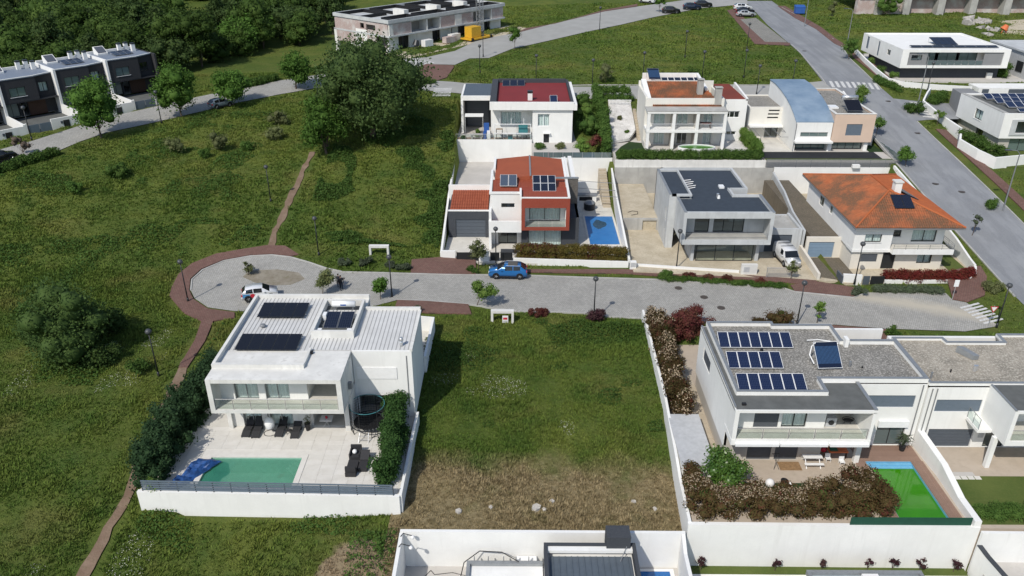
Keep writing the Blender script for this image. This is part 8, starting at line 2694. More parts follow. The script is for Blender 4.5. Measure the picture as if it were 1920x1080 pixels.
 if decal:
  for sy in (-1, 1):
   w = S[3][3] + 0.006
   mb = MB()
   mb.face([(0.2, sy * w, 0.45), (1.0, sy * w, 0.45), (0.9, sy * w * 0.985, 0.92), (0.55, sy * w * 0.985, 0.92)])
   mb.build('red_decal', 'decal_red', t)
   mb = MB()
   mb.face([(1.02, sy * w, 0.52), (1.75, sy * w * 0.975, 0.52), (1.7, sy * w * 0.95, 0.96), (0.95, sy * w * 0.985, 0.92)])
   mb.build('blue_decal', 'decal_blue', t)
   mb = MB()
   mb.face([(0.75, sy * (w * 0.94), 0.98), (1.45, sy * (w * 0.92), 0.98), (1.4, sy * w * 0.88, 1.2), (0.8, sy * w * 0.9, 1.2)])
   mb.build('blue_decal', 'decal_blue', t)
 return t
car(None, rad(-2), 'paint_blue', 'bright blue crossover car parked before the dark gates', 'suv', loc=(-1.0, 81.7, 0.12))
car(None, rad(196), 'paint_white', 'white hatchback with red and blue patches parked behind the pool house', 'hatch', loc=(-27.9, 76.3, 0.06), decal=True)
car(None, rad(96), 'paint_white', 'white delivery van parked beside the concrete house', 'van', loc=(31.9, 85.4, 0.3), scale=1.02)
car((415, 201), TA + rad(180), 'paint_grey_blue', 'grey blue estate car under the street tree by the terraced houses', 'hatch')
car((0, 303), TA + rad(180), 'paint_black', 'black car cut by the left edge', 'suv')
car((1398, 31), rad(176), 'paint_silver', 'silver car nearest in the row of three at the parking bays', 'sedan')
car((1396, 25), rad(176), 'paint_black', 'black car in the middle of the row of three at the parking bays', 'sedan')
car((1392, 19), rad(176), 'paint_white', 'white car farthest in the row of three at the parking bays', 'suv')
car((1258, 25), rad(172), 'paint_black', 'black pickup parked at the upper street', 'suv')
car((1297, 18), rad(176), 'paint_navy', 'dark car left of the pair by the upper street corner', 'suv')
car((1318, 13), rad(176), 'paint_black', 'dark car right of the pair by the upper street corner', 'suv')
car((1214, 6), rad(140), 'paint_white', 'white van at the far end of the upper street', 'van')
x, y, z = G3(1498, 27)
t = thing('recycling_container', 'dark blue recycling container beside the main road', 'container', (x, y, z))
MB().box(x - 1.1, y - 0.7, z + 0.3, x + 1.1, y + 0.7, z + 1.6).build('body', 'blue_thing', t)
MB().prism([(x - 1.15, y - 0.75), (x + 1.15, y - 0.75), (x + 1.15, y + 0.75), (x - 1.15, y + 0.75)], z + 1.6, [z + 1.75, z + 1.75, z + 2.1, z + 2.1]).build('lid', 'blue_thing', t)
for sx in (-0.9, 0.9):
 MB().box(x + sx - 0.1, y - 0.6, z, x + sx + 0.1, y + 0.6, z + 0.3).build('leg', 'dark_metal', t)
k = 0
for (cx, cy), n_, sp, sc_ in (((1828, 43), 26, 4.0, 0.9), ((1855, 56), 12, 2.4, 0.6), ((1850, 66), 9, 2.2, 0.5)):
 bx, by = G(cx, cy)
 rt = thing('rubble_heap', ['large heap of grey rubble slabs behind the white box house', 'smaller pale rubble heap near the orange mixer', 'low pile of white debris behind the white roof'][k], 'rubble', (bx, by, H(bx, by)))
 k += 1
 for i in range(n_):
  a, r = random.uniform(0, 6.28), random.uniform(0, sp)
  x, y = bx + r * math.cos(a), by + r * 0.7 * math.sin(a)
  z = H(x, y)
  s = sc_ * random.uniform(0.5, 1.3)
  b_ = random.uniform(0, 3)
  u = Vector((math.cos(b_), math.sin(b_)))
  v = Vector((-u.y, u.x)) * random.uniform(0.5, 0.9)
  q = [(x + (u * i_ + v * j_).x * s, y + (u * i_ + v * j_).y * s) for i_, j_ in ((-1, -1), (1, -0.8), (0.9, 1), (-1, 0.8))]
  MB().prism(q, z - 0.2, [z + s * random.uniform(0.2, 1.3) for _ in q]).build('stone_piece', 'granite_block', rt)
x, y, z = G3(1880, 62)
t = thing('concrete_mixer', 'small orange concrete mixer on the sandy clearing', 'mixer', (x, y, z))
MB().tube((x, y, z + 0.7), (x + 0.5, y, z + 1.6), 0.8, 0.45, 12).build('drum', 'orange_thing', t)
for sx in (-0.6, 0.6):
 MB().tube((x + sx, y - 0.4, z), (x, y, z + 0.9), 0.06).build('leg', 'orange_thing', t)
tag(drape('sandy_clearing', PX((1872, 40), (1930, 36), (1930, 76), (1895, 78), (1880, 66)), 'sand', 0.06), 'sandy clearing at the top right')
for i, (px, s) in enumerate((((860, 960), 0.3), ((1005, 955), 0.38), ((920, 952), 0.2), ((1020, 958), 0.2), ((1188, 940), 0.22), ((1035, 942), 0.2), ((1228, 955), 0.2))):
 x, y = G(*px)
 z = zg(x, y)
 q = [(x + s * random.uniform(0.7, 1.1) * math.cos(a), y + s * random.uniform(0.7, 1.1) * math.sin(a)) for a in (0.3, 1.4, 2.5, 3.6, 4.7, 5.8)]
 tag(MB().prism(q, z - 0.3, [z + s * random.uniform(0.25, 0.6) for _ in q]).build('boulder', 'stone_rock'),
  ['pale angular boulder near the left of the dry slope', 'largest pale boulder in the middle of the dry slope', 'small white stone left of the largest boulder', 'small white stone touching the largest boulder', 'round white stone at the right of the dry slope', 'small pale stone above the largest boulder', 'small stone by the right wall of the dry slope'][i], 'rock', 'stones on the dry slope')
# ------------------------------------------------------------------ two people on the street
def person(x, y, z, rz, ht, label, top, low, hair_m='hair', stride=0.12):
 t = thing('person', label, 'person', (x, y, z), None, rz, local=True)
 s = ht / 1.75
 J = {'pel': (0, 0, .95), 'wa': (0, 0, 1.10), 'ch': (0, .01, 1.32), 'nk': (0, 0, 1.47), 'hd0': (0, 0.0, 1.56), 'hd1': (0, .015, 1.66), 'hd2': (0, .01, 1.74)}
 E = [('pel', 'wa'), ('wa', 'ch'), ('ch', 'nk'), ('nk', 'hd0'), ('hd0', 'hd1'), ('hd1', 'hd2')]
 Rr = {'pel': (.15, .11), 'wa': (.135, .10), 'ch': (.17, .115), 'nk': (.055, .055), 'hd0': (.065, .075), 'hd1': (.085, .10), 'hd2': (.06, .07)}
 for sd in (-1, 1):
  k = str(sd)
  st_ = stride * sd
  J.update({'hp' + k: (.09 * sd, 0, .90), 'kn' + k: (.10 * sd, st_ + .03, .50), 'an' + k: (.10 * sd, st_ * 1.6 - .02, .09), 'to' + k: (.11 * sd, st_ * 1.6 + .15, .04),
    'sh' + k: (.19 * sd, 0, 1.41), 'el' + k: (.235 * sd, -st_ * .5 - .02, 1.12), 'wr' + k: (.24 * sd, -st_ + .06, .88), 'ha' + k: (.24 * sd, -st_ + .09, .78)})
  E += [('pel', 'hp' + k), ('hp' + k, 'kn' + k), ('kn' + k, 'an' + k), ('an' + k, 'to' + k), ('ch', 'sh' + k), ('sh' + k, 'el' + k), ('el' + k, 'wr' + k), ('wr' + k, 'ha' + k)]
  Rr.update({'hp' + k: (.095, .10), 'kn' + k: (.065, .07), 'an' + k: (.045, .05), 'to' + k: (.04, .03), 'sh' + k: (.07, .07), 'el' + k: (.05, .05), 'wr' + k: (.035, .03), 'ha' + k: (.04, .025)})
  for f in range(4):
   J['f%d' % f + k] = (.24 * sd + .005, -st_ + .07 + .022 * f, .70 - .01 * abs(f - 1.5))
   E.append(('ha' + k, 'f%d' % f + k)); Rr['f%d' % f + k] = (.010, .010)
  J['th' + k] = (.24 * sd - .03 * sd, -st_ + .13, .77)
  E.append(('ha' + k, 'th' + k)); Rr['th' + k] = (.011, .011)
 ks = list(J)
 me = bpy.data.meshes.new('body')
 me.from_pydata([tuple(c * s for c in J[q]) for q in ks], [(ks.index(a), ks.index(b_)) for a, b_ in E], [])
 tmp = bpy.data.objects.new('body_tmp', me)
 COL.objects.link(tmp)
 md = tmp.modifiers.new('s', 'SKIN')
 sv = me.skin_vertices[0].data
 for i, q in enumerate(ks):
  sv[i].radius = tuple(v * s for v in Rr[q])
  sv[i].use_root = q == 'pel'
 sub = tmp.modifiers.new('u', 'SUBSURF')
 sub.levels = sub.render_levels = 1
 dg = bpy.context.evaluated_depsgraph_get()
 m2 = bpy.data.meshes.new_from_object(tmp.evaluated_get(dg))
 bpy.data.objects.remove(tmp)
 for q in (top, low, 'skin', 'black_plastic'):
  m2.materials.append(MATS[q])
 for f in m2.polygons:
  zc = f.center.z / s
  f.use_smooth = True
  f.material_index = 2 if (zc > 1.47 or (zc < 0.84 and abs(f.center.x) > .17 * s)) else (0 if zc > 0.93 or (abs(f.center.x) > .17 * s) else (3 if zc < 0.08 else 1))
 o = bpy.data.objects.new('body', m2)
 COL.objects.link(o)
 o.parent = t
 MB().ball((0, -0.02 * s, 1.69 * s), .10 * s, .115 * s, .10 * s, 12, 8).build('hair', hair_m, t, True)
 MB().ball((0, .11 * s, 1.63 * s), .015 * s, .02 * s, .025 * s, 6, 5).build('nose', 'skin', t)
 for sd in (-1, 1):
  MB().ball((.032 * sd * s, .098 * s, 1.665 * s), .012 * s, .008 * s, .008 * s, 6, 4).build('eye', 'dark_cloth', t)
  MB().ball((.088 * sd * s, .0, 1.64 * s), .012 * s, .022 * s, .032 * s, 6, 5).build('ear', 'skin', t)
 MB().box(-.025 * s, .095 * s, 1.585 * s, .025 * s, .103 * s, 1.593 * s).build('mouth', 'red_dark', t)
 return t
x, y = G(641, 544)
person(x, y, H(x, y) + 0.06, rad(200), 1.75, 'person in dark clothes walking on the cobbles, nearer of the two', 'dark_cloth', 'dark_cloth')
x, y = G(636, 540)
person(x, y, H(x, y) + 0.06, rad(195), 1.68, 'person in grey top walking just behind the dark-clothed one', 'grey_cloth', 'dark_cloth', stride=-0.1)
# ================================================================== vegetation
def leaf_cloud(blobs, n, size, core=0.7, up=0.35, seed=0, shell_=(0.62, 1.24)):
 """leaf-sized quads spread through a set of ellipsoids, with opaque inner cores added to block light; blobs: (centre, rx, ry, rz)"""
 g = np.random.default_rng(seed)
 C = np.array([b_[0] for b_ in blobs], float)
 R = np.array([b_[1:4] for b_ in blobs], float)
 w = (R[:, 0] * R[:, 1] + R[:, 0] * R[:, 2] + R[:, 1] * R[:, 2])
 k = g.choice(len(blobs), n, p=w / w.sum())
 d = g.normal(size=(n, 3))
 d[:, 2] += up
 d /= np.linalg.norm(d, axis=1)[:, None]
 P = C[k] + d * R[k] * g.uniform(*shell_, n)[:, None]
 nn = d * 0.6 + g.normal(size=(n, 3)) * 0.75 + np.array([0, 0, 0.35])
 nn /= np.linalg.norm(nn, axis=1)[:, None]
 a = np.cross(nn, g.normal(size=(n, 3)))
 a /= np.linalg.norm(a, axis=1)[:, None] + 1e-9
 b2 = np.cross(nn, a)
 s = size * g.uniform(0.55, 1.35, n)[:, None]
 V = np.stack([P - a * s * 0.5, P + b2 * s * 0.32, P + a * s * 0.5, P - b2 * s * 0.32], 1).reshape(-1, 3)
 F_ = np.arange(n * 4).reshape(-1, 4)
 if core:
  Vs, Fs = [V], [F_]
  base = len(V)
  for c, r in zip(C, R):
   mb = MB().ball((0, 0, 0), 1, seg=8, rings=5)
   q = np.array(mb.v) * (1 + 0.2 * g.normal(size=(len(mb.v), 1)) * 0.6) * r * core + c
   Vs.append(q)
   Fs.append(np.array(mb.f) + base)
   base += len(q)
  V, F_ = np.concatenate(Vs), np.concatenate(Fs)
 return V, F_
def clumps(c, rx, ry, rz, n, cr, seed):
 g = np.random.default_rng(seed)
 out = []
 for i in range(n):
  d = g.normal(size=3)
  d /= np.linalg.norm(d)
  r = g.uniform(0.35, 0.86)
  k = cr * g.uniform(0.7, 1.3)
  out.append(((c[0] + d[0] * rx * r, c[1] + d[1] * ry * r, c[2] + d[2] * rz * r), k, k, k * 0.85))
 return out
def tree(name, label, cat, loc, cw, ch, th, mat, n, leaf, ncl, group=None, seed=1, lean=(0, 0), tr=0.12, parent_loc=True, dup_of=None):
 """tapered trunk with limbs, crown of many clumps; local coordinates so it can be copied"""
 t = thing(name, label, cat, loc, group, 0, local=True)
 zc = th + ch * 0.5
 cx, cy = lean
 bl = clumps((cx, cy, zc), cw / 2, cw / 2, ch / 2, ncl, min(cw, ch) * 0.24, seed)
 mb = MB()
 g = random.Random(seed)
 top = (cx * 0.8, cy * 0.8, th + ch * 0.35)
 mb.tube((0, 0, -0.3), (cx * 0.4, cy * 0.4, th * 0.7), tr, tr * 0.75, 8, cap=False)
 mb.tube((cx * 0.4, cy * 0.4, th * 0.7), top, tr * 0.75, tr * 0.4, 7, cap=False)
 for b_ in bl[:9]:
  q = g.uniform(0.6, 1.0)
  s = (cx * 0.4 * q, cy * 0.4 * q, th * (0.6 + 0.4 * q))
  mb.tube(s, b_[0], tr * 0.4, tr * 0.12, 5, cap=False)
 mb.build('trunk', 'bark', t, True)
 V, F_ = leaf_cloud(bl, n, leaf, 0.6, seed=seed)
 arr_mesh('crown', V, F_, mat, t)
 return t
def bush(label, x, y, z, w, d, h, mat, n, leaf, seed=1, name='bush', cat='bush', group=None, mix=None):
 bl = clumps((x, y, z + h * 0.45), w / 2, d / 2, h * 0.45, max(5, int(w * d * 1.2) + 4), min(w, d, h) * 0.3, seed)
 V, F_ = leaf_cloud(bl, n, leaf, 0.62, seed=seed, shell_=(0.6, 1.3))
 return tag(arr_mesh(name, V, F_, mat), label, cat, group)
def hedge(label, pts, w, h, z, mat, dens, leaf, seed=1, extra=None, name='hedge', z1=None, jit=0.25):
 """clipped or loose hedge along ground points"""
 bl = []
 g = np.random.default_rng(seed)
 for (a, b_) in zip(pts[:-1], pts[1:]):
  ln = math.hypot(b_[0] - a[0], b_[1] - a[1])
  r0 = min(w * 0.5, 0.55)
  k = max(2, int(ln / (r0 * 0.75) * max(1.0, w / 1.25)))
  for i in range(k):
   for j in range(max(1, int(round(h / 1.1)))):
    t_ = (i + g.uniform(0.2, 0.8)) / k
    x, y = a[0] + (b_[0] - a[0]) * t_, a[1] + (b_[1] - a[1]) * t_
    nj = max(1, int(round(h / 1.1)))
    zb = z(x, y) if callable(z) else z
    r = r0
    lat = g.uniform(-1, 1) * (w * 0.5 - r0)
    x, y = x - (b_[1] - a[1]) / ln * lat, y + (b_[0] - a[0]) / ln * lat
    rz = h / (nj + 0.35) * 0.62
    bl.append(((x + g.normal() * w * 0.1 * jit * 4, y + g.normal() * w * 0.1 * jit * 4, zb + rz * 0.8 + j * (h - rz * 1.7) / max(1, nj - 1) * (1 if nj > 1 else 0) + g.uniform(-0.05, jit * h * 0.25)), r * g.uniform(0.85, 1.1), r * g.uniform(0.85, 1.1), rz * g.uniform(0.9, 1.15)))
 tot = sum(math.hypot(b_[0] - a[0], b_[1] - a[1]) for a, b_ in zip(pts[:-1], pts[1:]))
 n = int(dens * tot * (w + 2 * h))
 V, F_ = leaf_cloud(bl, int(n * 1.35), leaf, 0.68, seed=seed, shell_=(0.66, 1.32))
 o = arr_mesh(name, V, F_, mat)
 tag(o, label, 'hedge')
 if extra:
  V, F_ = leaf_cloud(bl, int(n * extra[1]), leaf * extra[2], 0, up=1.2, seed=seed + 7, shell_=(1.0, 1.35))
  if len(extra) > 3:
   cen = V.reshape(-1, 4, 3).mean(1)
   keep = vnoise(cen[:, 0] + 100, cen[:, 1] + 100, 1.6, 9) > extra[3]
   V = V.reshape(-1, 4, 3)[keep].reshape(-1, 3)
   F_ = np.arange(len(V)).reshape(-1, 4)
  arr_mesh('blossoms', V, F_, extra[0], o)['kind'] = 'stuff'
 return o
x, y, z = G3(700, 262)
tree('large_tree', 'huge dark green tree dominating the upper meadow', 'tree', (x, y, z), 15.5, 13.0, 1.6, 'leaf_dark', 26000, 0.42, 70, seed=3, tr=0.5)
x, y, z = G3(612, 290)
tree('large_tree', 'brighter green tree pressed against the left of the huge dark tree', 'tree', (x, y, z), 6.4, 7.6, 0.6, 'leaf_street', 6500, 0.36, 26, seed=4, tr=0.25)
for p, cw, ch, th, lb, sd, ln in (((190, 259), 6.6, 7.2, 1.5, 'round green street tree before the middle terraced house', 11, (0, 0)), ((341, 219), 6.6, 6.2, 1.3, 'green street tree left of the grey blue car', 12, (-0.2, 0)),
        ((440, 198), 6.4, 4.8, 0.9, 'green street tree leaning over the grey blue car', 13, (-0.6, 0)), ((555, 167), 5.6, 4.6, 1.1, 'green street tree on the bend left of the huge tree', 14, (0.2, 0))):
 x, y, z = G3(*p)
 tree('street_tree', lb, 'tree', (x, y, z), cw, ch, th, 'leaf_street', 5200, 0.34, 34, 'street trees by the terraced houses', sd, ln, 0.16)
for p, cw, ch, th, mt, n, lb, sd, ln in (
  ((604, 553), 2.1, 2.0, 1.1, 'leaf_olive', 1500, 'round olive-toned tree behind the white pool house', 21, (0.45, 0)), ((714, 562), 1.75, 1.8, 0.9, 'leaf_street', 1500, 'clipped round green tree on the near kerb', 22, (0, 0)),
  ((892, 574), 3.1, 2.0, 1.1, 'leaf_bright', 1500, 'leaning young tree casting a shadow on the cobbles', 23, (0.95, 0)), ((897, 505), 2.3, 2.2, 1.5, 'leaf_olive', 900, 'pale slender tree before the dark sliding gate', 24, (0.1, 0)),
  ((466, 516), 1.7, 1.5, 0.3, 'leaf_olive', 420, 'sparse shrub on the turning head island', 25, (0, 0)), ((1482, 524), 1.3, 1.6, 0.9, 'leaf_olive', 420, 'small olive tree beside the wire gate', 26, (0.1, 0)),
  ((1531, 606), 1.2, 2.4, 0.5, 'leaf_bright', 520, 'thin young tree on the near kerb above the solar roof', 27, (0.1, 0)), ((1590, 112), 2.6, 4.6, 0.4, 'leaf_hedge', 1700, 'tall narrow green tree beside the curved arm lamp', 28, (0, 0)),
  ((1612, 196), 3.0, 2.6, 0.6, 'leaf_bright', 1300, 'round green tree behind the peach block', 29, (0, 0)), ((1641, 256), 2.0, 1.9, 1.1, 'leaf_hedge', 800, 'small dark tree right of the peach block', 30, (0.2, 0)),
  ((1697, 312), 2.7, 2.2, 0.7, 'leaf_street', 1500, 'round street tree at the corner of the metal fence', 31, (0, 0)), ((1757, 235), 1.7, 1.4, 1.0, 'leaf_bright', 500, 'small tree on the right red pavement', 32, (0, 0)),
  ((965, 94), 2.9, 3.0, 1.6, 'leaf_street', 900, 'small round tree beside the upper street', 33, (0, 0)), ((1236, 24), 3.6, 3.6, 1.2, 'leaf_street', 800, 'street tree in front of the black pickup', 34, (0, 0)),
  ((1362, 924), 3.3, 3.3, 0.3, 'leaf_citrus', 4200, 'glossy green citrus tree in the corner behind the red hedge', 35, (0, 0)),
  ((1660, 30), 6.5, 5.0, 0.3, 'leaf_hedge', 2200, 'dark round tree on the far meadow top right', 36, (0, 0)), ((1135, 155), 3.0, 3.4, 0.4, 'leaf_olive', 700, 'loose small tree in the upper meadow', 37, (0, 0)),
  ((1300, 150), 2.6, 1.9, 0.2, 'leaf_hedge', 700, 'round bush behind the arcade house roof', 38, (0, 0)), ((1560, 32), 3.4, 3.0, 0.4, 'leaf_olive', 260, 'bare-looking thin tree on the far right meadow', 39, (0, 0)),
  ((1822, 442), 1.6, 2.0, 1.0, 'leaf_lavender', 90, 'nearly bare sapling at the main road kerb', 40, (0.2, 0)), ((45, 293), 2.6, 2.4, 0.6, 'bark', 160, 'bare brown sapling before the left street', 41, (0, 0))):
 x, y, z = G3(*p)
 if mt == 'leaf_citrus':
  x, y, z = 15.7, 47.0, -0.8
 tree('young_tree', lb, 'tree', (x, y, z), cw, ch, th, mt, n, 0.2 if n > 700 else 0.17, 14 if n > 600 else 9, None, sd, ln, 0.05)
for i, (p, w, h_, mt, lb) in enumerate((
  ((330, 290), 2.2, 2.6, 'leaf_olive', 'upright shrub in the left meadow, left of a taller pair'), ((412, 282), 2.3, 3.2, 'leaf_olive', 'taller upright shrub in the middle of the left meadow'), ((516, 262), 2.4, 2.2, 'leaf_olive', 'pale shrub left of the bright tree'),
  ((524, 236), 2.8, 2.4, 'leaf_olive', 'loose shrub higher up left of the huge tree'), ((386, 296), 1.8, 1.5, 'leaf_hedge', 'low shrub between the upright meadow shrubs'), ((463, 282), 2.2, 1.4, 'leaf_hedge', 'low dark shrub right of the taller upright shrub'),
  ((222, 334), 3.0, 2.6, 'leaf_hedge', 'dark round bush alone in the left meadow'), ((145, 362), 3.4, 1.4, 'leaf_hedge', 'low dark thicket below the left street'), ((258, 700), 2.6, 1.2, 'leaf_hedge', 'low bush near the lamp left of the path'))):
 x, y = G(*p)
 bush(lb, x, y, zg(x, y), w, w, h_, mt, 700, 0.22, 60 + i, group='shrubs in the left meadow')
x, y = G(140, 672)
tree('thicket_tree', 'tall dark bushy tree standing alone at the left of the near meadow', 'tree', (x, y, zg(x, y)), 7.6, 7.6, 0.1, 'leaf_thicket', 8000, 0.28, 34, seed=80, tr=0.2)
for i, (dx, dy, w, h_, lb) in enumerate(((-4.2, 2.5, 4.0, 3.4, 'dark bush left of the tall bushy tree'), (3.2, -1.0, 3.0, 2.2, 'smaller dark bush right of the tall bushy tree'), (1.5, 4.5, 3.4, 3.0, 'dark bush behind the tall bushy tree'))):
 bush(lb, x + dx, y + dy, zg(x + dx, y + dy) - 0.1, w, w * 0.8, h_, 'leaf_thicket', 3000, 0.25, 81 + i, 'thicket', 'bush')
for i, (p, w, d, h_, mt, lb) in enumerate((
  ((645, 497), 2.0, 1.3, 0.9, 'leaf_lavender', 'grey green mound at the left of the far verge'), ((688, 499), 2.4, 1.3, 0.9, 'leaf_lavender', 'second grey green mound on the far verge'), ((728, 502), 2.2, 1.2, 0.8, 'leaf_lavender', 'third grey green mound on the far verge'), ((755, 505), 1.8, 1.3, 1.0, 'leaf_lavender', 'last grey green mound before the red driveway'),
  ((884, 512), 1.8, 1.0, 0.9, 'leaf_hedge', 'weedy green tuft behind the blue car nose'), ((1247, 521), 2.2, 1.1, 1.0, 'leaf_hedge', 'green shrub at the start of the concrete house verge'), ((1290, 523), 1.7, 1.0, 1.0, 'leaf_maroon', 'maroon shrub left on the concrete house verge'), ((1328, 526), 1.6, 1.0, 0.9, 'leaf_maroon', 'second maroon shrub on the concrete house verge'),
  ((1362, 529), 1.6, 1.0, 1.1, 'leaf_maroon', 'third maroon shrub on the concrete house verge'), ((1425, 534), 1.5, 0.9, 0.8, 'leaf_maroon', 'last maroon shrub before the wire gate'), ((1010, 592), 4.2, 1.3, 0.9, 'leaf_maroon', 'low reddish bush on the near verge'), ((1118, 600), 2.5, 1.7, 1.5, 'leaf_purple', 'dark purple bush under the lamp on the near verge'),
  ((1455, 612), 3.0, 2.0, 2.0, 'leaf_photinia', 'red brown bush above the solar panel roof'), ((1420, 612), 1.6, 1.2, 1.1, 'leaf_photinia', 'small red brown bush left of the larger one'), ((1612, 553), 2.0, 1.5, 1.2, 'leaf_lavender', 'grey green bush before the orange roof house'), ((1675, 629), 2.3, 1.3, 1.1, 'leaf_hedge', 'green bush behind the twin house roof'),
  ((1860, 548), 2.6, 2.2, 1.3, 'leaf_olive', 'olive bush on the street corner verge'), ((1715, 212), 3.4, 3.6, 1.8, 'leaf_hedge', 'dark bush at the side street corner'), ((1862, 390), 2.4, 2.2, 1.2, 'leaf_hedge', 'green bush on the right verge by the mast'), ((770, 592), 3.0, 1.6, 1.0, 'leaf_lavender', 'weeds at the near red pavement'), ((1610, 96), 2.6, 2.2, 1.8, 'leaf_hedge', 'garden shrub at the left corner of the white box house'),
  ((1632, 118), 1.8, 1.6, 1.5, 'leaf_bright', 'bright shrub in the white box house garden'), ((1652, 138), 1.9, 1.7, 1.6, 'leaf_hedge', 'second shrub in the white box house garden'), ((1673, 148), 1.7, 1.5, 1.4, 'leaf_bright', 'third shrub in the white box house garden'), ((800, 158), 4.0, 2.0, 1.2, 'leaf_hedge', 'dark bushes at the bottom of the red junction corner'))):
 x, y = G(*p)
 bush(lb, x, y, zg(x, y), w, d, h_, mt, int(500 + 500 * w * d * 0.5), 0.15, 100 + i, group='kerbside shrubs')
hedge('tall dark conifer hedge left of the turquoise pool', [(-27.4, 46.3), (-27.8, 50), (-27.8, 54), (-27.0, 58.5), (-26.5, 61.0)], 3.1, 3.2, lambda x, y: -0.5, 'leaf_conifer', 190, 0.2, 201, jit=0.3)
hedge('feathery green cypress hedge right of the lounge set', [(-9.7, 45.9), (-9.8, 50), (-10.0, 56.0)], 1.8, 2.4, 0.0, 'leaf_cypress', 260, 0.17, 202, jit=0.35)
tag(hedge('small yellow green bush at the left end of the slatted fence', [(-27.5, 45.75), (-26.7, 45.75)], 0.9, 0.9, 0.0, 'leaf_bright', 200, 0.13, 203), None, None)
hedge('blossoming red brown hedge above the tall white wall', [(13.2, 44.6), (18, 44.7), (22, 44.6), (26.9, 44.7)], 3.0, 1.8, -0.8, 'leaf_photinia', 240, 0.16, 204, ('blossom', 0.5, 0.8, 0.52), jit=0.35)
hedge('red brown hedge patch between the citrus tree and the plot wall', [(13.1, 45.5), (13.5, 48.0)], 1.4, 1.7, -0.8, 'leaf_photinia', 200, 0.15, 205, ('blossom', 0.25, 1.0, 0.4))
hedge('taller red brown hedge beside the green pool', [(24.5, 46.2), (27.0, 46.3)], 2.2, 2.1, -0.8, 'leaf_photinia', 200, 0.16, 206, ('blossom', 0.12, 1.0, 0.5), jit=0.4)
hedge('red brown hedge along the left side of the solar roof house', [(14.2, 55.2), (14.1, 60), (14.0, 65), (13.9, 70.5)], 1.9, 2.7, -0.8, 'leaf_photinia', 220, 0.16, 207, ('blossom', 0.25, 1.0, 0.42), jit=0.4)
hedge('darker red green bushes behind the solar roof house corner', [(15.8, 67.5), (17.2, 69.5), (18.6, 70.0)], 2.4, 2.8, -0.6, 'leaf_maroon', 200, 0.17, 208, jit=0.4)
hedge('bright green hedge along the wall of the right lawn', [(33.9, 44.1), (45, 44.1), (55, 44.1)], 2.0, 0.9, -0.8, 'leaf_hedge', 420, 0.11, 209)
hedge('rust-coloured clipped hedge before the covered pool', [(0.0, 86.2), (6, 85.8), (12.9, 85.3)], 1.5, 1.85, 0.2, 'leaf_rusty', 330, 0.14, 210, ('leaf_maroon', 0.3, 1.0, 0.5), jit=0.12)
hedge('vivid red hedge at the orange roof house', [(41.6, 80.3), (46, 80.2), (50.2, 80.3), (51.6, 81.2)], 1.1, 1.5, 0.3, 'leaf_red', 300, 0.15, 211, jit=0.35)
hedge('clipped green hedge along the arcade house wall', [(14.4, 110.1), (24, 110.1), (34.9, 110.1)], 1.1, 1.5, 5.0, 'leaf_hedge', 230, 0.17, 212, jit=0.3)
hedge('green hedge rising between the arcade house and the curved roof house', [(34.8, 110.4), (34.9, 115), (34.6, 120)], 1.1, 1.9, 5.0, 'leaf_bright', 220, 0.17, 213, jit=0.3)
hedge('tall dark green hedge right of the red roof house garden', [(13.3, 113.4), (13.2, 120), (13.0, 131)], 1.6, 2.9, lambda x, y: H(x, y) - 0.2, 'leaf_hedge', 190, 0.2, 214, jit=0.35)
hedge('hedge behind the pebble garden along the back street', [(13.6, 131.4), (18.6, 131.2)], 1.6, 2.2, lambda x, y: H(x, y) - 0.2, 'leaf_hedge', 170, 0.2, 215, jit=0.35)
hedge('clipped dark hedge before the zebra crossing on the right', PX((1640, 152), (1662, 162), (1686, 172)), 1.8, 1.2, H, 'leaf_hedge', 230, 0.16, 216)
hedge('hedge along the zigzag white wall on the right', PX((1806, 268), (1840, 290), (1885, 304)), 1.9, 1.9, H, 'leaf_hedge', 200, 0.18, 217, jit=0.35)
hedge('short hedge at the grey stone block', PX((1745, 196), (1772, 186)), 1.8, 1.6, H, 'leaf_hedge', 200, 0.18, 218)
hedge('hedge row along the lower side of the left street', PX((-20, 332), (40, 310), (108, 289)), 2.0, 1.2, H, 'leaf_hedge', 130, 0.24, 219, jit=0.35)
hedge('long dark hedge above the left street near the wood', PX((440, 168), (520, 151)), 2.0, 1.3, H, 'leaf_hedge', 120, 0.26, 220, jit=0.3)
hedge('short dark hedge above the street bend', PX((590, 138), (640, 128)), 2.0, 1.3, H, 'leaf_hedge', 120, 0.26, 221, jit=0.3)
hedge('grey green hedge along the kerb of the orange roof house', PX((1635, 545), (1700, 547), (1765, 549)), 1.2, 0.8, H, 'leaf_lavender', 260, 0.13, 222, jit=0.3)
hedge('low green verge hedge before the concrete house', PX((1235, 523), (1350, 531), (1470, 540)), 0.9, 0.6, H, 'leaf_hedge', 260, 0.13, 223, jit=0.4)
hedge('dark shrubs right of the white box house', [(87.3, 144.5), (88.2, 150)], 2.0, 2.4, 9.2, 'leaf_hedge', 140, 0.22, 224, jit=0.4)
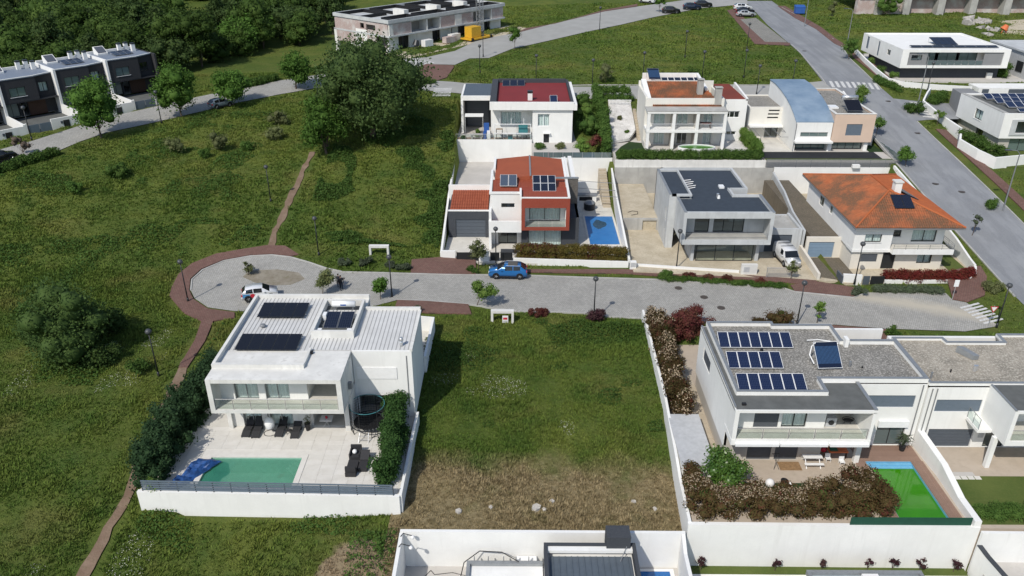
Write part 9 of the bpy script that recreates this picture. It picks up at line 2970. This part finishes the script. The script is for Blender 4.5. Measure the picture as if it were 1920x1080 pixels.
for i, (x, y, w, h_, mt, lb) in enumerate(((10.5, 128.5, 3.0, 2.6, 'leaf_hedge', 'leafy garden bush near the back street'), (11.0, 124, 3.2, 3.0, 'leaf_bright', 'bright garden bush in the slope garden'), (10.8, 119.5, 3.4, 3.2, 'leaf_hedge', 'large garden bush right of the white wall'),
          (9.8, 115, 2.6, 1.9, 'leaf_bright', 'yellow green bush above the glass fence'), (6.5, 114.2, 2.0, 1.1, 'leaf_olive', 'low plants at the foot of the white wall'), (3.4, 114.2, 1.8, 1.2, 'leaf_hedge', 'dark plants in the corner of the white wall'), (12.0, 116.2, 2.2, 2.2, 'leaf_maroon', 'reddish garden bush above the glass fence'),
          (-8.0, 117.8, 1.2, 1.0, 'leaf_hedge', 'planter greenery behind the glass balustrade'), (-6.4, 120.6, 1.0, 1.2, 'leaf_bright', 'small potted palm under the white awning'), (16.3, 124.0, 1.0, 0.8, 'leaf_olive', 'small tuft in the pebble garden'), (17.0, 120.2, 0.9, 0.6, 'leaf_hedge', 'dark tuft low in the pebble garden'))):
 z = 5.2 if x < 9 else H(x, y)
 bush(lb, x, y, z, w, w, h_, mt, 900, 0.19, 300 + i, group='garden plants')
for i, (x, lb) in enumerate(((13.5, 'purple sapling at the left end of the narrow lawn'), (18.9, 'thin sapling in the narrow lawn'), (22.3, 'red-leaved sapling in the narrow lawn'), (25.6, 'tiny sapling in the middle of the narrow lawn'), (27.4, 'small bare sapling in the narrow lawn'), (29.4, 'larger purple sapling in the narrow lawn'), (31.9, 'dark sapling at the right end of the narrow lawn'))):
 tree('sapling', lb, 'tree', (x, 42.4, -4.6), 0.75, 0.85, 0.35, 'leaf_purple', 130 if i in (0, 2, 5, 6) else 45, 0.13, 7, 'saplings in the narrow lawn', 320 + i, (0, 0), 0.03)
for (t, nm, mt, bl, n, s) in LEAVES:
 V, F_ = leaf_cloud(bl, n, s, 0, seed=9)
 arr_mesh(nm, V - np.array(ORG[t.name])[None], F_, mt, t)
def in_wood(x, y):
 v = Vector((x, y, H(x, y) - CAMH))
 d = v.dot(_fw)
 px, py = 960 + FPX * v.dot(_rt) / d, 540 - FPX * v.dot(_up) / d
 if px < -60 or py < -75 or py > 330:
  return False
 q = Vector((x, y, 0)) - T0
 u, w = q.dot(TU), q.dot(TV)
 if -40 < u < 10.5 and w < 11: return False
 if u >= 10.5 and w < 9 + (u - 10.5) * 0.12: return False
 if px > 640 and py > -8: return False
 if px > 1250 or (px > 930 and py > -25): return False
 if 275 < px < 430 and 12 < py < 62: return False     # the terraced field
 if 140 < px < 180 and 30 < py < 56: return False
 return True
protos = []
for i, (cw, ch, th, mt) in enumerate(((8.5, 8.0, 1.0, 'leaf_wood'), (7.0, 9.5, 1.2, 'leaf_wood'), (9.5, 7.5, 0.8, 'leaf_dark'), (6.5, 6.5, 0.8, 'leaf_street'), (5.5, 11.0, 1.5, 'leaf_dark'))):
 protos.append((cw, ch, th, mt))
made = {}
gw = np.random.default_rng(5)
count = 0
yy = 128.0
while yy < 330 and count < 300:
 step = 5.3 + (yy - 128) * 0.028
 xx = -150.0
 while xx < 40 and count < 300:
  x, y = xx + gw.uniform(-0.42, 0.42) * step, yy + gw.uniform(-0.42, 0.42) * step
  xx += step
  if not in_wood(x, y):
   continue
  k = int(gw.choice(5, p=[.3, .25, .2, .13, .12]))
  if k not in made:
   cw, ch, th, mt = protos[k]
   made[k] = tree('wood_tree', ['broad dark green tree of the wood behind the terraced houses', 'tall oval dark green tree of the wood', 'wide spreading blue-green tree of the wood', 'small brighter green tree of the wood', 'tall narrow blue-green tree of the wood'][k], 'tree', (0, 0, 0), cw, ch, th, mt, 2300, 0.5, 26, 'trees of the wood', 400 + k, (0, 0), 0.22)
   o = made[k]
  else:
   o = copy_tree(made[k])
  s = gw.uniform(0.7, 1.15)
  o.location = (x, y, H(x, y) - 0.5)
  o.scale = (s, s, s * gw.uniform(0.85, 1.1))
  o.rotation_euler = (0, 0, gw.uniform(0, 6.28))
  count += 1
 yy += step * 0.85
tag(drape('terraced_field', PX((285, 55), (300, 35), (360, 22), (425, 30), (410, 50), (330, 62)), 'lawn', 0.4), 'pale terraced field in the wood')
# ------------------------------------------------------------------ grasses and brambles
def grass(name, label, xr, yr, n, hgt, wid, blades=5, keep=None, mat='grass_blade', seed=1, dens=None):
 g = np.random.default_rng(seed)
 X, Y = g.uniform(*xr, n), g.uniform(*yr, n)
 ok = np.ones(n, bool)
 i = np.clip(np.searchsorted(gx, X) - 1, 0, nx_ - 2)
 j = np.clip(np.searchsorted(gy, Y) - 1, 0, ny_ - 2)
 ok &= ~(paved[j, i] | paved[j + 1, i + 1] | paved[j, i + 1] | paved[j + 1, i] | dug[j, i] | dug[j + 1, i + 1] | dug[j, i + 1] | dug[j + 1, i])
 if dens is not None:
  ok &= g.uniform(0, 1, n) < dens(X, Y)
 if keep is not None:
  ok &= keep(X, Y)
 d = np.stack([X, Y + 0.0, -CAMH + 0 * X], 1)
 dep = d @ np.array(_fw)
 ok &= (np.abs(d @ np.array(_rt) / dep) < 0.70)
 X, Y, i, j = X[ok], Y[ok], i[ok], j[ok]
 u = (X - gx[i]) / (gx[i + 1] - gx[i])
 v = (Y - gy[j]) / (gy[j + 1] - gy[j])
 Z = (GZ[j, i] * (1 - u) + GZ[j, i + 1] * u) * (1 - v) + (GZ[j + 1, i] * (1 - u) + GZ[j + 1, i + 1] * u) * v
 m_ = len(X)
 B0 = np.repeat(np.stack([X, Y, Z], 1), blades, 0)
 M = m_ * blades
 a = g.uniform(0, 6.283, M)
 hh = hgt * g.uniform(0.45, 1.35, M) * np.repeat(0.5 + vnoise(X, Y, 3.0, 21), blades)
 lean = g.uniform(0.15, 0.95, M) * hh
 off = g.uniform(0, wid * 2.2, M)
 cx, sy = np.cos(a), np.sin(a)
 base = B0 + np.stack([cx * off, sy * off, np.full(M, -0.05)], 1)
 wv = np.stack([-sy, cx, 0 * a], 1) * (wid * g.uniform(0.5, 1.2, M))[:, None]
 tip = base + np.stack([cx * lean, sy * lean, hh], 1)
 V = np.stack([base - wv, base + wv, tip], 1).reshape(-1, 3)
 return tag(arr_mesh(name, V, np.arange(M * 3).reshape(-1, 3), mat), label, kind='stuff')
grass('meadow_grass', 'long grass in the empty plot between the white houses', (-9, 13), (42.8, 74), 30000, 0.20, 0.06, 5, seed=31)
grass('meadow_grass', 'long grass in the near left meadow', (-56, -8), (31, 82), 60000, 0.22, 0.075, 5, seed=32)
grass('meadow_grass', 'meadow grass between the turning head and the left street', (-78, -9), (68, 150), 80000, 0.24, 0.12, 4, seed=33)
grass('meadow_grass', 'meadow grass of the upper field', (-20, 60), (132, 215), 46000, 0.22, 0.17, 3, seed=34)
grass('verge_grass', 'weedy grass along the kerbs', (-10, 70), (62, 131), 32000, 0.22, 0.08, 4, seed=35)
grass('meadow_grass', 'meadow grass at the top right', (60, 125), (120, 225), 26000, 0.24, 0.2, 3, seed=36)
def brambles(name, label, xr, yr, n, thr, seed, hmax=0.9, size=0.24, mat='leaf_thicket'):
 """low tangles of dark leaves on the ground"""
 g = np.random.default_rng(seed)
 X, Y = g.uniform(*xr, n), g.uniform(*yr, n)
 f = vnoise(X, Y, 5.0, seed) * 0.6 + vnoise(X, Y, 2.1, seed + 1) * 0.4
 i = np.clip(np.searchsorted(gx, X), 0, nx_ - 1)
 j = np.clip(np.searchsorted(gy, Y), 0, ny_ - 1)
 ok = (f > thr) & ~grown[j, i] & ~dug[j, i]
 X, Y, f, i, j = X[ok], Y[ok], f[ok], i[ok], j[ok]
 m_ = len(X)
 Z = GZ[j, i] + g.uniform(0.2, 1.0, m_) * hmax * np.clip((f - thr) / 0.16, 0.15, 1)
 P = np.stack([X, Y, Z], 1)
 nn = g.normal(size=(m_, 3)) * 0.6 + np.array([0, -0.1, 0.8])
 nn /= np.linalg.norm(nn, axis=1)[:, None]
 a = np.cross(nn, g.normal(size=(m_, 3)))
 a /= np.linalg.norm(a, axis=1)[:, None] + 1e-9
 b2 = np.cross(nn, a)
 s = size * g.uniform(0.6, 1.4, m_)[:, None]
 V = np.stack([P - a * s * 0.5, P + b2 * s * 0.35, P + a * s * 0.5, P - b2 * s * 0.35], 1).reshape(-1, 3)
 tag(arr_mesh(name, V, np.arange(m_ * 4).reshape(-1, 4), mat), label, kind='stuff')
brambles('brambles', 'low dark brambles in the meadow beside the red box house', (-27, -9.5), (88, 122), 80000, 0.51, 51, 0.8, 0.24, 'leaf_hedge')
brambles('brambles', 'low dark brambles scattered over the left meadow', (-75, -30), (60, 125), 110000, 0.61, 52, 0.7, 0.24, 'leaf_hedge')
brambles('brambles', 'low dark green tangle at the upper end of the empty plot', (-9, 13), (54, 72), 34000, 0.52, 53, 0.5, 0.17, 'leaf_hedge')
brambles('brambles', 'low dark tangle below the slatted fence', (-30, -8.6), (31, 45), 22000, 0.58, 54, 0.5, 0.17, 'leaf_hedge')
brambles('white_flowers', 'patches of tiny white wildflowers in the near meadows', (-46, -9), (33, 70), 45000, 0.72, 55, 0.42, 0.065, 'flower_white')
brambles('white_flowers', 'white wildflowers in the empty plot', (-8, 12), (53, 66), 9000, 0.72, 56, 0.4, 0.07, 'flower_white')
